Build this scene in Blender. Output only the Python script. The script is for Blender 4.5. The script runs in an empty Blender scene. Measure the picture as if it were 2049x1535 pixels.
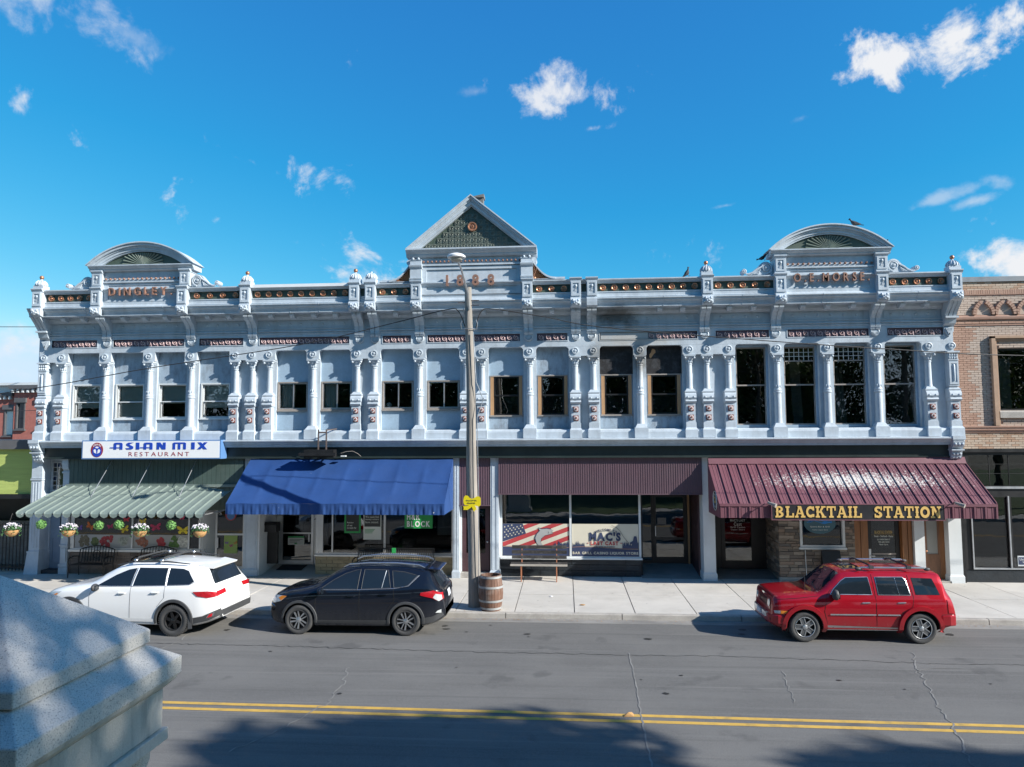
import bpy, bmesh, math, random
from mathutils import Vector, Matrix
from mathutils.bvhtree import BVHTree

R = math.radians
rnd = random.Random(11)
SC = bpy.context.scene
COL = SC.collection

# ------------------------------------------------------------------ camera
cam_d = bpy.data.cameras.new('camera')
cam_d.sensor_width = 36.0
cam_d.lens = 1430.0 / 2049.0 * 36.0
cam_d.clip_start = 0.05
cam_d.clip_end = 4000.0
cam = bpy.data.objects.new('camera', cam_d)
COL.objects.link(cam)
YAW, PITCH, ROLL = R(4.25), R(4.2), R(-0.28)
fw = Vector((-math.sin(YAW) * math.cos(PITCH), math.cos(YAW) * math.cos(PITCH), math.sin(PITCH)))
rt = Vector((math.cos(YAW), math.sin(YAW), 0.0))
up = rt.cross(fw)
rt2 = rt * math.cos(ROLL) + up * math.sin(ROLL)
up2 = up * math.cos(ROLL) - rt * math.sin(ROLL)
cam.matrix_world = Matrix(((rt2.x, up2.x, -fw.x, 0.0), (rt2.y, up2.y, -fw.y, -24.0),
                           (rt2.z, up2.z, -fw.z, 4.68), (0, 0, 0, 1)))
SC.camera = cam

# ------------------------------------------------------------------ sun and sky
SUN = Vector((2.6, -1.0, 1.56)).normalized()
ELEV = math.asin(SUN.z)
AZ = math.atan2(SUN.x, SUN.y)
sun_d = bpy.data.lights.new('sun', 'SUN')
sun_d.energy = 5.0
sun_d.angle = R(0.53)
sun_d.color = (1.0, 0.955, 0.88)
sun = bpy.data.objects.new('sun', sun_d)
COL.objects.link(sun)
sun.rotation_euler = (-SUN).to_track_quat('-Z', 'Y').to_euler()
sun.location = (40, -20, 40)

SC.view_settings.view_transform = 'Standard'
SC.view_settings.look = 'None'
SC.view_settings.exposure = 0.8
SC.view_settings.gamma = 1.0
SC.view_settings.use_curve_mapping = False

world = bpy.data.worlds.new('World')
SC.world = world
world.use_nodes = True
wt = world.node_tree
for n in list(wt.nodes):
    wt.nodes.remove(n)


def wn(t, **kw):
    n = wt.nodes.new(t)
    for k, v in kw.items():
        setattr(n, k, v)
    return n


def wl(a, b):
    wt.links.new(a, b)


def wmath(op, a, b=None, c=None, clamp=False):
    n = wn('ShaderNodeMath', operation=op, use_clamp=clamp)
    for i, q in enumerate((a, b, c)):
        if q is None:
            continue
        if hasattr(q, 'is_linked'):
            wl(q, n.inputs[i])
        else:
            n.inputs[i].default_value = q
    return n.outputs[0]


sky = wn('ShaderNodeTexSky', sky_type='NISHITA')
sky.sun_disc = False
sky.sun_elevation = ELEV
sky.sun_rotation = AZ
sky.altitude = 1500.0
sky.air_density = 1.0
sky.dust_density = 0.02
sky.ozone_density = 3.0
sep = wn('ShaderNodeSeparateColor')
wl(sky.outputs[0], sep.inputs[0])
hsv = wn('ShaderNodeCombineColor')
outs_ = []
for ch, (k_, p_) in enumerate(((6.0, 2.4), (1.46, 0.88), (1.18, 0.45))):      # deep polarised blue of the photograph, paling towards the horizon
    v_ = wmath('POWER', wmath('MULTIPLY', sep.outputs[ch], 0.0966), p_)
    outs_.append(wmath('MINIMUM', wmath('MULTIPLY', v_, k_ / 0.087), 12.0))
wl(wmath('MAXIMUM', wmath('MINIMUM', outs_[0], wmath('MULTIPLY', outs_[1], 0.62)), wmath('MULTIPLY', outs_[2], 0.042)), hsv.inputs[0])
wl(wmath('MINIMUM', outs_[1], wmath('MULTIPLY', outs_[2], 0.80)), hsv.inputs[1])
wl(outs_[2], hsv.inputs[2])
tc = wn('ShaderNodeTexCoord')
DIR = tc.outputs['Generated']
nz = wn('ShaderNodeTexNoise')
nz.inputs['Scale'].default_value = 13.0
nz.inputs['Detail'].default_value = 9.0
nz.inputs['Roughness'].default_value = 0.62
nz.inputs['Distortion'].default_value = 0.35
wl(DIR, nz.inputs['Vector'])
nf = nz.outputs['Fac']
nz2 = wn('ShaderNodeTexNoise')
nz2.inputs['Scale'].default_value = 48.0
nz2.inputs['Detail'].default_value = 6.0
nz2.inputs['Roughness'].default_value = 0.6
wl(DIR, nz2.inputs['Vector'])


def cloud(d, rx, rz, dens, tilt=0.0, soft=0.55):
    """one cloud of the sky: an elliptic patch of directions eaten away by noise"""
    d = Vector(d).normalized()
    u = Vector((d.y, -d.x, 0)).normalized()
    v = u.cross(d)
    ca, sa = math.cos(tilt), math.sin(tilt)
    u, v = u * ca + v * sa, v * ca - u * sa
    outs = []
    for ax, r in ((u, rx), (v, rz)):
        n = wn('ShaderNodeVectorMath', operation='DOT_PRODUCT')
        wl(DIR, n.inputs[0])
        n.inputs[1].default_value = ax / r
        outs.append(wmath('POWER', wmath('ABSOLUTE', n.outputs['Value']), 2.0))
    n = wn('ShaderNodeVectorMath', operation='DOT_PRODUCT')
    wl(DIR, n.inputs[0])
    n.inputs[1].default_value = d
    front = wmath('GREATER_THAN', n.outputs['Value'], 0.2)
    e = wmath('SQRT', wmath('ADD', outs[0], outs[1]))
    e = wmath('SUBTRACT', 1.0, e)                      # 1 at the centre, 0 at the rim
    rim = wmath('GREATER_THAN', e, -0.35)
    e = wmath('MULTIPLY_ADD', e, 0.8, wmath('MULTIPLY', wmath('SUBTRACT', nf, 0.54), 3.2))
    e = wmath('MULTIPLY_ADD', wmath('SUBTRACT', nz2.outputs['Fac'], 0.5), 0.9, e)
    m = wn('ShaderNodeMapRange', interpolation_type='SMOOTHSTEP')
    wl(e, m.inputs[0])
    m.inputs[1].default_value = 0.02
    m.inputs[2].default_value = soft
    m.inputs[3].default_value = 0.0
    m.inputs[4].default_value = dens
    return wmath('MULTIPLY', m.outputs[0], wmath('MULTIPLY', front, rim))


FILL_CLOUD_SEED = 63.2
clouds = [cloud((.378, .819, .432), .068, .032, 1.0, .0, .6), cloud((.440, .788, .440), .078, .040, 1.0, .08, .6),
          cloud((-.012, .8967, .4400), .085, .034, .9, -.12, .7), cloud((.03, .897, .437), .085, .034, .9, .1, .7), cloud((.039, .915, .4015), .030, .009, .7, .15, .8),
          cloud((-.555, .685, .470), .13, .038, .6, -.2, 1.0), cloud((-.49, .74, .455), .06, .018, .3, -.3, 1.2),
          cloud((-.66, .75, .105), .13, .070, 1.0, 0, .9), cloud((-.63, .77, .05), .2, .04, .8, 0, 1.3),
          cloud((.518, .83, .185), .085, .050, 1.0, -.5, .7), cloud((.5, .84, .160), .09, .018, .8, 0, 1.0),
          cloud((.4357, .8572, .2745), .06, .009, .4, .25, 1.1), cloud((.4693, .8422, .2656), .028, .007, .45, .2, 1.0),
          cloud((.2101, .9311, .2981), .022, .005, .45, .1, 1.0), cloud((.4879, .825, .2852), .022, .011, .35, -.3, 1.0),
          cloud((.29, .87, .385), .02, .007, .25, .2, 1.1), cloud((-.115, .90, .45), .025, .008, .25, .1, 1.1), cloud((-.35, .90, .255), .02, .010, .3, 0, 1.1)]
# added cumulus layer for white fill light, seeded to stay mostly out of frame
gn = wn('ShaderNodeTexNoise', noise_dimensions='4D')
gn.inputs['W'].default_value = FILL_CLOUD_SEED
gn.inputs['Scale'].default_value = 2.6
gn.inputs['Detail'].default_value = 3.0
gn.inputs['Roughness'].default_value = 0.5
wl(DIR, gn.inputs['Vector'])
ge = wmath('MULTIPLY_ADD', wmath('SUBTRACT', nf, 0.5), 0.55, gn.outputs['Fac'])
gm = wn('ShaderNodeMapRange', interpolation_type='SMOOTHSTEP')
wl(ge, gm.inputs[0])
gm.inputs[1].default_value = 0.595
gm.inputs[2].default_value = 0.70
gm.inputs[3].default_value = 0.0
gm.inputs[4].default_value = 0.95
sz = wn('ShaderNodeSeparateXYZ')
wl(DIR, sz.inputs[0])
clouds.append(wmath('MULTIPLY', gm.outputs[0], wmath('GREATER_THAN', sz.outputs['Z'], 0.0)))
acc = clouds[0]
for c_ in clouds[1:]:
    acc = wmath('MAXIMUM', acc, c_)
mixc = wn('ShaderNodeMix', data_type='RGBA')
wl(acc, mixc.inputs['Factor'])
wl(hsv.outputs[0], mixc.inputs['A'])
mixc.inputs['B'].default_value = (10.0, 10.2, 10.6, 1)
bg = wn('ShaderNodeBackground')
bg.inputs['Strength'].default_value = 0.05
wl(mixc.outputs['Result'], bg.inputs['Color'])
wo = wn('ShaderNodeOutputWorld')
wl(bg.outputs[0], wo.inputs['Surface'])

# ------------------------------------------------------------------ mesh helpers
WM = {}


class MB:
    def __init__(s):
        s.v, s.f, s.sm = [], [], []

    def add(s, vs, fs, smooth=False, M=None):
        o = len(s.v)
        if M is not None:
            vs = [M @ Vector(p) for p in vs]
        s.v += [tuple(p) for p in vs]
        s.f += [tuple(i + o for i in f) for f in fs]
        s.sm += [smooth] * len(fs)
        return s

    def box(s, x0, x1, y0, y1, z0, z1, M=None):
        return s.add([(x0, y0, z0), (x1, y0, z0), (x1, y1, z0), (x0, y1, z0), (x0, y0, z1), (x1, y0, z1), (x1, y1, z1), (x0, y1, z1)],
                     [(0, 3, 2, 1), (4, 5, 6, 7), (0, 1, 5, 4), (1, 2, 6, 5), (2, 3, 7, 6), (3, 0, 4, 7)], M=M)

    def frus(s, x0, x1, y0, y1, z0, X0, X1, Y0, Y1, z1):
        return s.add([(x0, y0, z0), (x1, y0, z0), (x1, y1, z0), (x0, y1, z0), (X0, Y0, z1), (X1, Y0, z1), (X1, Y1, z1), (X0, Y1, z1)],
                     [(0, 3, 2, 1), (4, 5, 6, 7), (0, 1, 5, 4), (1, 2, 6, 5), (2, 3, 7, 6), (3, 0, 4, 7)])

    def ext(s, pts, a, b, f, smooth=False, M=None):
        n = len(pts)
        vs = [f(p, a) for p in pts] + [f(p, b) for p in pts]
        s.add(vs, [tuple(range(n - 1, -1, -1)), tuple(range(n, 2 * n))], False, M)
        o = len(s.v) - 2 * n
        for i in range(n):
            j = (i + 1) % n
            s.f.append((o + i, o + j, o + n + j, o + n + i))
            s.sm.append(smooth)
        return s

    def px(s, yz, x0, x1, smooth=False, M=None):
        return s.ext(yz, x0, x1, lambda p, t: (t, p[0], p[1]), smooth, M)

    def py(s, xz, y0, y1, smooth=False, M=None):
        return s.ext(xz, y0, y1, lambda p, t: (p[0], t, p[1]), smooth, M)

    def pz(s, xy, z0, z1, smooth=False, M=None):
        return s.ext(xy, z0, z1, lambda p, t: (p[0], p[1], t), smooth, M)

    def lathe(s, prof, c=(0, 0, 0), n=12, axis='z', smooth=True, M=None, caps=True):
        vs, fs = [], []
        for r, h in prof:
            for i in range(n):
                a = 2 * math.pi * i / n
                x, y = r * math.cos(a), r * math.sin(a)
                if axis == 'z':
                    p = (c[0] + x, c[1] + y, c[2] + h)
                elif axis == 'y':
                    p = (c[0] + x, c[1] + h, c[2] + y)
                else:
                    p = (c[0] + h, c[1] + x, c[2] + y)
                vs.append(p)
        m = len(prof)
        for k in range(m - 1):
            for i in range(n):
                j = (i + 1) % n
                fs.append((k * n + i, k * n + j, (k + 1) * n + j, (k + 1) * n + i))
        if caps:
            fs.append(tuple(range(n - 1, -1, -1)))
            fs.append(tuple(range((m - 1) * n, m * n)))
        return s.add(vs, fs, smooth, M)

    def ball(s, c, r, n=8, m=5, sc=(1, 1, 1), M=None):
        vs, fs = [(c[0], c[1], c[2] + r * sc[2])], []
        for k in range(1, m):
            t = math.pi * k / m
            for i in range(n):
                a = 2 * math.pi * i / n
                vs.append((c[0] + r * sc[0] * math.sin(t) * math.cos(a), c[1] + r * sc[1] * math.sin(t) * math.sin(a), c[2] + r * sc[2] * math.cos(t)))
        vs.append((c[0], c[1], c[2] - r * sc[2]))
        for i in range(n):
            fs.append((0, 1 + i, 1 + (i + 1) % n))
            fs.append((len(vs) - 1, 1 + (m - 2) * n + (i + 1) % n, 1 + (m - 2) * n + i))
        for k in range(m - 2):
            for i in range(n):
                j = (i + 1) % n
                fs.append((1 + k * n + i, 1 + (k + 1) * n + i, 1 + (k + 1) * n + j, 1 + k * n + j))
        return s.add(vs, fs, True, M)

    def tube(s, pts, r, n=6, smooth=True, M=None, caps=True):
        pts = [Vector(p) for p in pts]
        rs = r if isinstance(r, (list, tuple)) else [r] * len(pts)
        vs, fs = [], []
        prev = None
        for i, p in enumerate(pts):
            t = (pts[min(i + 1, len(pts) - 1)] - pts[max(i - 1, 0)]).normalized()
            ref = prev if prev is not None else (Vector((0, 0, 1)) if abs(t.z) < 0.9 else Vector((1, 0, 0)))
            a = ref - t * ref.dot(t)
            if a.length < 1e-5:
                a = t.orthogonal()
            a.normalize()
            prev = a
            b = t.cross(a)
            for k in range(n):
                w = 2 * math.pi * k / n
                vs.append(p + a * rs[i] * math.cos(w) + b * rs[i] * math.sin(w))
        for i in range(len(pts) - 1):
            for k in range(n):
                j = (k + 1) % n
                fs.append((i * n + k, i * n + j, (i + 1) * n + j, (i + 1) * n + k))
        if caps:
            fs.append(tuple(range(n - 1, -1, -1)))
            fs.append(tuple(range((len(pts) - 1) * n, len(pts) * n)))
        return s.add(vs, fs, smooth, M)

    def bar(s, p, q, w, h=None):
        """square bar from p to q"""
        p, q = Vector(p), Vector(q)
        h = w if h is None else h
        t = (q - p).normalized()
        a = Vector((0, 0, 1)) if abs(t.z) < 0.95 else Vector((1, 0, 0))
        u = t.cross(a).normalized()
        v = u.cross(t)
        vs = []
        for c in (p, q):
            for sx, sy in ((-1, -1), (1, -1), (1, 1), (-1, 1)):
                vs.append(c + u * sx * w / 2 + v * sy * h / 2)
        return s.add(vs, [(0, 3, 2, 1), (4, 5, 6, 7), (0, 1, 5, 4), (1, 2, 6, 5), (2, 3, 7, 6), (3, 0, 4, 7)])

    def strip(s, pts, w, y, d=0.004):
        """thick polyline drawn in the xz plane: flat stroke of width w, front at y, depth d"""
        n = len(pts)
        L, Rr = [], []
        for i in range(n):
            a, b = pts[max(i - 1, 0)], pts[min(i + 1, n - 1)]
            dx, dz = b[0] - a[0], b[1] - a[1]
            q = math.hypot(dx, dz) or 1
            nx, nzz = -dz / q * w / 2, dx / q * w / 2
            L.append((pts[i][0] + nx, pts[i][1] + nzz))
            Rr.append((pts[i][0] - nx, pts[i][1] - nzz))
        for i in range(n - 1):
            s.py([L[i], L[i + 1], Rr[i + 1], Rr[i]], y, y + d)
        return s

    def wall(s, x0, x1, z0, z1, y0, y1, holes):
        """upright wall along x with rectangular holes (x0,x1,z0,z1)"""
        xs = sorted({x0, x1, *[q for h in holes for q in h[:2] if x0 <= q <= x1]})
        zs = sorted({z0, z1, *[q for h in holes for q in h[2:] if z0 <= q <= z1]})
        nx, nz_ = len(xs) - 1, len(zs) - 1

        def solid(i, k):
            if i < 0 or k < 0 or i >= nx or k >= nz_:
                return False
            cx, cz = (xs[i] + xs[i + 1]) / 2, (zs[k] + zs[k + 1]) / 2
            return not any(h[0] < cx < h[1] and h[2] < cz < h[3] for h in holes)
        for i in range(nx):
            for k in range(nz_):
                if not solid(i, k):
                    continue
                a, b, e, f = xs[i], xs[i + 1], zs[k], zs[k + 1]
                s.add([(a, y0, e), (b, y0, e), (b, y0, f), (a, y0, f), (a, y1, e), (b, y1, e), (b, y1, f), (a, y1, f)], [(0, 1, 2, 3), (5, 4, 7, 6)])
                o = len(s.v) - 8
                for (di, dk, q) in ((-1, 0, (4, 0, 3, 7)), (1, 0, (1, 5, 6, 2)), (0, -1, (4, 5, 1, 0)), (0, 1, (3, 2, 6, 7))):
                    if not solid(i + di, k + dk):
                        s.f.append(tuple(o + t for t in q))
                        s.sm.append(False)
        return s

    def mesh(s, name, mat, recalc=True):
        me = bpy.data.meshes.new(name)
        me.from_pydata(s.v, [], s.f)
        if any(s.sm):
            me.polygons.foreach_set('use_smooth', s.sm)
            if not all(s.sm) or True:
                me.set_sharp_from_angle(angle=R(40))
        if recalc:
            bm = bmesh.new()
            bm.from_mesh(me)
            bmesh.ops.recalc_face_normals(bm, faces=bm.faces)
            bm.to_mesh(me)
            bm.free()
        if mat is not None:
            me.materials.append(mat)
        return me

    def build(s, name, mat, parent=None, **kw):
        return link(name, s.mesh(name, mat), parent, **kw)


def link(name, me, parent=None, loc=(0, 0, 0), rot=None, local=False, scale=None, label=None):
    o = bpy.data.objects.new(name, me)
    COL.objects.link(o)
    M = Matrix.Translation(loc)
    if rot is not None:
        M = M @ rot.to_4x4()
    if scale is not None:
        M = M @ Matrix.Diagonal((*scale, 1)) if not isinstance(scale, (int, float)) else M @ Matrix.Scale(scale, 4)
    o.matrix_basis = M
    W = M
    if parent is not None:
        o.parent = parent
        if local:
            W = WM[parent.name] @ M
        else:
            o.matrix_parent_inverse = WM[parent.name].inverted()
    WM[o.name] = W
    if label:
        o['label'] = label
    return o


def tag(o, label=None, cat=None, group=None, kind=None):
    for k, v in (('label', label), ('category', cat), ('group', group), ('kind', kind)):
        if v:
            o[k] = v
    return o


def thing(name, label, cat, loc=(0, 0, 0), rot=None, group=None):
    return tag(link(name, None, None, loc, rot), label, cat, group)


def copy_tree(o, parent=None):
    c = o.copy()
    COL.objects.link(c)
    c.parent = parent
    for ch in [q for q in KIDS.get(o.name, [])]:
        copy_tree(ch, c)
    return c


KIDS = {}


def index_kids(o):
    """remember the children of a thing so that it can be copied"""
    for q in bpy.data.objects:
        if q.parent is not None:
            KIDS.setdefault(q.parent.name, [])
            if q not in KIDS[q.parent.name]:
                KIDS[q.parent.name].append(q)


def rz(a):
    return Matrix.Rotation(a, 4, 'Z')


# ------------------------------------------------------------------ materials
def newmat(name):
    m = bpy.data.materials.new(name)
    m.use_nodes = True
    nt = m.node_tree
    return m, nt, nt.nodes['Principled BSDF']


def N(nt, t, **kw):
    n = nt.nodes.new(t)
    for k, v in kw.items():
        if k.startswith('i_'):
            n.inputs[k[2:].replace('_', ' ')].default_value = v
        else:
            setattr(n, k, v)
    return n


def pos_noise(nt, scale, detail=4.0, rough=0.55, stretch=None, obj=False):
    src = nt.nodes.new('ShaderNodeTexCoord').outputs['Object'] if obj else nt.nodes.new('ShaderNodeNewGeometry').outputs['Position']
    if stretch:
        mp = N(nt, 'ShaderNodeMapping')
        mp.inputs['Scale'].default_value = stretch
        nt.links.new(src, mp.inputs['Vector'])
        src = mp.outputs[0]
    n = N(nt, 'ShaderNodeTexNoise')
    n.inputs['Scale'].default_value = scale
    n.inputs['Detail'].default_value = detail
    n.inputs['Roughness'].default_value = rough
    nt.links.new(src, n.inputs['Vector'])
    return n.outputs['Fac']


def ramp(nt, fac, a, b, lo=0.0, hi=1.0):
    m = N(nt, 'ShaderNodeMapRange')
    m.clamp = True
    nt.links.new(fac, m.inputs[0])
    m.inputs[1].default_value, m.inputs[2].default_value = a, b
    m.inputs[3].default_value, m.inputs[4].default_value = lo, hi
    return m.outputs[0]


def mixcol(nt, fac, A, B, mode='MIX'):
    m = N(nt, 'ShaderNodeMix', data_type='RGBA', blend_type=mode)
    for k, v in (('Factor', fac), ('A', A), ('B', B)):
        if hasattr(v, 'is_linked'):
            nt.links.new(v, m.inputs[k])
        elif k == 'Factor':
            m.inputs[k].default_value = v
        else:
            m.inputs[k].default_value = (*v[:3], 1)
    return m.outputs['Result']


def mat(name, col, rough=0.6, metal=0.0, var=0.12, scale=1.5, fine=0.0, fscale=25, bump=0.0, bscale=40, dirt=0.0, dcol=(.12, .1, .085), dscale=0.8,
        dstretch=None, coat=0.0, spec=0.5, stretch=None, rnd_var=0.0, bstretch=None, speck=0.0, speckcol=(.8, .78, .74), speckscale=9):
    m, nt, b = newmat(name)
    col = Vector(col)
    c = mixcol(nt, ramp(nt, pos_noise(nt, scale, 4, .6, stretch), .3, .7), col * (1 - var), [min(1, q) for q in col * (1 + var)])
    if fine:
        c = mixcol(nt, ramp(nt, pos_noise(nt, fscale, 3, .6, stretch), .3, .7, 0, fine), c, col * .55)
    if dirt:
        c = mixcol(nt, ramp(nt, pos_noise(nt, dscale, 6, .65, dstretch), .48, .72, 0, dirt), c, dcol)
    if speck:
        c = mixcol(nt, ramp(nt, pos_noise(nt, speckscale, 4, .7), 1 - speck, 1.03 - speck), c, speckcol)
    if rnd_var:
        oi = N(nt, 'ShaderNodeObjectInfo')
        hs = N(nt, 'ShaderNodeHueSaturation')
        nt.links.new(ramp(nt, oi.outputs['Random'], 0, 1, 1 - rnd_var, 1 + rnd_var), hs.inputs['Value'])
        nt.links.new(c, hs.inputs['Color'])
        c = hs.outputs[0]
    nt.links.new(c, b.inputs['Base Color'])
    b.inputs['Metallic'].default_value = metal
    b.inputs['Specular IOR Level'].default_value = spec
    if rough > .12:
        nt.links.new(ramp(nt, pos_noise(nt, 3.3, 3), .3, .7, max(.02, rough - .08), min(1, rough + .08)), b.inputs['Roughness'])
    else:
        b.inputs['Roughness'].default_value = rough
    if coat:
        b.inputs['Coat Weight'].default_value = coat
        b.inputs['Coat Roughness'].default_value = 0.03
    if bump:
        bp = N(nt, 'ShaderNodeBump')
        bp.inputs['Strength'].default_value = bump
        bp.inputs['Distance'].default_value = 0.02
        nt.links.new(pos_noise(nt, bscale, 4, .6, bstretch), bp.inputs['Height'])
        nt.links.new(bp.outputs[0], b.inputs['Normal'])
    return m


def glass(name, tint=(.86, .88, .88), refl=1.0, rough=0.0):
    m = bpy.data.materials.new(name)
    m.use_nodes = True
    nt = m.node_tree
    nt.nodes.clear()
    out = N(nt, 'ShaderNodeOutputMaterial')
    tr = N(nt, 'ShaderNodeBsdfTransparent')
    tr.inputs[0].default_value = (*tint, 1)
    gl = N(nt, 'ShaderNodeBsdfGlossy')
    gl.inputs['Roughness'].default_value = rough
    gl.inputs['Color'].default_value = (refl, refl, refl, 1)
    fr = N(nt, 'ShaderNodeFresnel')
    fr.inputs['IOR'].default_value = 1.55
    bp = N(nt, 'ShaderNodeBump')
    bp.inputs['Strength'].default_value = 0.04
    bp.inputs['Distance'].default_value = 0.05
    nt.links.new(pos_noise(nt, 1.3, 2), bp.inputs['Height'])
    nt.links.new(bp.outputs[0], gl.inputs['Normal'])
    mx = N(nt, 'ShaderNodeMixShader')
    nt.links.new(ramp(nt, fr.outputs[0], 0, 1, 0.03, 1.0), mx.inputs[0])
    nt.links.new(tr.outputs[0], mx.inputs[1])
    nt.links.new(gl.outputs[0], mx.inputs[2])
    nt.links.new(mx.outputs[0], out.inputs['Surface'])
    return m


M = {}
BL = (.475, .54, .60)
M['blue'] = mat('pale_blue_painted_metal', BL, .5, var=.09, scale=1.6, fine=.22, fscale=7, bump=.3, bscale=5, dirt=.36, dcol=(.24, .26, .28), dscale=2.2, dstretch=(1.4, 1.4, .22))
M['blue_white'] = mat('weathered_white_flashing', (.78, .8, .82), .5, var=.05, dirt=.2, dcol=(.45, .45, .45))
M['blue_panel'] = mat('chalky_blue_plywood', (.33, .45, .565), .75, var=.08, scale=2, fine=.3, fscale=16, dirt=.35, dcol=(.2, .22, .24), dscale=1.7, bump=.15, bscale=60)
M['blue_peel'] = mat('peeling_blue_plywood', (.33, .42, .51), .8, var=.1, scale=2.5, fine=.45, fscale=22, stretch=(3, 1, .8), dirt=.75, dcol=(.13, .13, .14), dscale=3.2, dstretch=(1.5, 1, .6), bump=.3, bscale=50)
M['copper'] = mat('copper_paint', (.46, .21, .12), .34, metal=.55, var=.12, scale=6)
M['copper_flat'] = mat('dull_copper_paint', (.27, .15, .11), .55, metal=.1, var=.12, scale=6)
M['green'] = mat('dark_green_paint', (.055, .08, .062), .55, var=.12, scale=2, dirt=.15, dcol=(.1, .11, .1))
M['purple'] = mat('dark_purple_paint', (.15, .095, .12), .55, var=.15, scale=4)
M['pink'] = mat('dusty_pink_paint', (.5, .36, .36), .6, var=.15, scale=8)
M['tile'] = mat('pale_tile', (.55, .48, .47), .55, var=.1, scale=8)
M['brown'] = mat('oxide_red_paint', (.20, .055, .04), .5, var=.15, scale=8)
M['fascia'] = mat('black_green_fascia', (.018, .03, .03), .45, var=.25, scale=1.2, dirt=.25, dcol=(.05, .06, .055), dscale=2)
M['black'] = mat('black_paint', (.012, .012, .013), .45, var=.2, scale=4)
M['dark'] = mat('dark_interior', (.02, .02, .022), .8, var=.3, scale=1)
M['roomwall'] = mat('dim_room_wall', (.22, .21, .20), .9, var=.1)
M['white'] = mat('white_paint', (.78, .79, .79), .5, var=.04)
M['offwhite'] = mat('aged_white_paint', (.6, .63, .64), .55, var=.06, dirt=.2, dcol=(.3, .3, .3))
M['greywood'] = mat('weathered_bare_wood', (.30, .27, .245), .85, var=.2, scale=3, stretch=(1, 1, 6), fine=.3, fscale=20)
M['newwood'] = mat('new_pine_trim', (.40, .235, .12), .6, var=.15, scale=3, stretch=(4, 4, .6))
M['alu'] = mat('brushed_aluminium', (.55, .56, .56), .35, metal=.7, var=.06)
M['steel'] = mat('galvanised_steel', (.48, .49, .5), .42, metal=.8, var=.1, scale=8)
M['glass'] = glass('window_glass')
M['glass_dark'] = glass('dark_store_glass', (.52, .55, .56))
M['stain'] = [glass('plain_quarry'), glass('blue_quarry', (.3, .42, .7)), glass('amber_quarry', (.6, .5, .3))]
M['curtain'] = mat('pale_curtain', (.76, .77, .73), .9, var=.08, scale=4, stretch=(10, 1, .3))
M['blind'] = mat('pale_window_blind', (.74, .76, .70), .85, var=.06, scale=2)
M['soot'] = mat('charred_plywood', (.013, .013, .015), .75, var=.4, scale=3, fine=.2, fscale=10, dirt=.5, dcol=(.085, .095, .11), dscale=4.5, bump=.4, bscale=25)


def soot_on(m, centre, rad, col=(.05, .05, .052), amt=.85):
    """smoke stain with its own ragged outline, left by the fire in the two windows"""
    nt = m.node_tree
    b = nt.nodes['Principled BSDF']
    old = b.inputs['Base Color'].links[0].from_socket
    g = N(nt, 'ShaderNodeNewGeometry')
    s1 = N(nt, 'ShaderNodeVectorMath', operation='SUBTRACT')
    nt.links.new(g.outputs['Position'], s1.inputs[0])
    s1.inputs[1].default_value = centre
    s2 = N(nt, 'ShaderNodeVectorMath', operation='DIVIDE')
    nt.links.new(s1.outputs[0], s2.inputs[0])
    s2.inputs[1].default_value = rad
    ln = N(nt, 'ShaderNodeVectorMath', operation='LENGTH')
    nt.links.new(s2.outputs[0], ln.inputs[0])
    ad = N(nt, 'ShaderNodeMath', operation='MULTIPLY_ADD')
    nt.links.new(pos_noise(nt, 2.2, 6, .7), ad.inputs[0])
    ad.inputs[1].default_value = 1.6
    nt.links.new(ln.outputs['Value'], ad.inputs[2])
    fac = ramp(nt, ad.outputs[0], 2.1, 1.35, 0, amt)
    nt.links.new(mixcol(nt, fac, old, col), b.inputs['Base Color'])


def brickmat(name, cols, rough=.85):
    m_, nt, b = newmat(name)
    g = N(nt, 'ShaderNodeNewGeometry')
    oi = N(nt, 'ShaderNodeObjectInfo')
    ad = N(nt, 'ShaderNodeMath', operation='ADD')
    nt.links.new(g.outputs['Random Per Island'], ad.inputs[0])
    nt.links.new(oi.outputs['Random'], ad.inputs[1])
    fr_ = N(nt, 'ShaderNodeMath', operation='FRACT')
    nt.links.new(ad.outputs[0], fr_.inputs[0])
    cr = N(nt, 'ShaderNodeValToRGB')
    cr.color_ramp.interpolation = 'CONSTANT'
    while len(cr.color_ramp.elements) < len(cols):
        cr.color_ramp.elements.new(.5)
    for k, c_ in enumerate(cols):
        cr.color_ramp.elements[k].position = k / len(cols)
        cr.color_ramp.elements[k].color = (*c_, 1)
    nt.links.new(fr_.outputs[0], cr.inputs[0])
    c_ = mixcol(nt, ramp(nt, pos_noise(nt, 18, 4), .3, .7, 0, .3), cr.outputs[0], Vector(cols[0]) * .7)
    nt.links.new(c_, b.inputs['Base Color'])
    b.inputs['Roughness'].default_value = rough
    bp_ = N(nt, 'ShaderNodeBump')
    bp_.inputs['Strength'].default_value = .3
    bp_.inputs['Distance'].default_value = .01
    nt.links.new(pos_noise(nt, 60, 3), bp_.inputs['Height'])
    nt.links.new(bp_.outputs[0], b.inputs['Normal'])
    return m_



soot_on(M['blue'], (2.3, -.3, 7.9), (1.35, .7, .36), (.40, .385, .355), .8)
soot_on(M['blue'], (1.75, -.5, 8.6), (.85, .7, .3), (.07, .07, .068), .85)
soot_on(M['blue'], (2.48, -.2, 7.15), (.3, .5, .6), (.17, .165, .155), .8)
soot_on(M['blue'], (1.0, -.3, 7.45), (.25, .5, .3), (.2, .2, .195), .7)
soot_on(M['purple'], (1.7, -.4, 8.05), (1.6, 2, 1.2), (.3, .3, .29), .9)

# ------------------------------------------------------------------ setting: ground, road, sidewalk
M['asphalt'] = None


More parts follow.
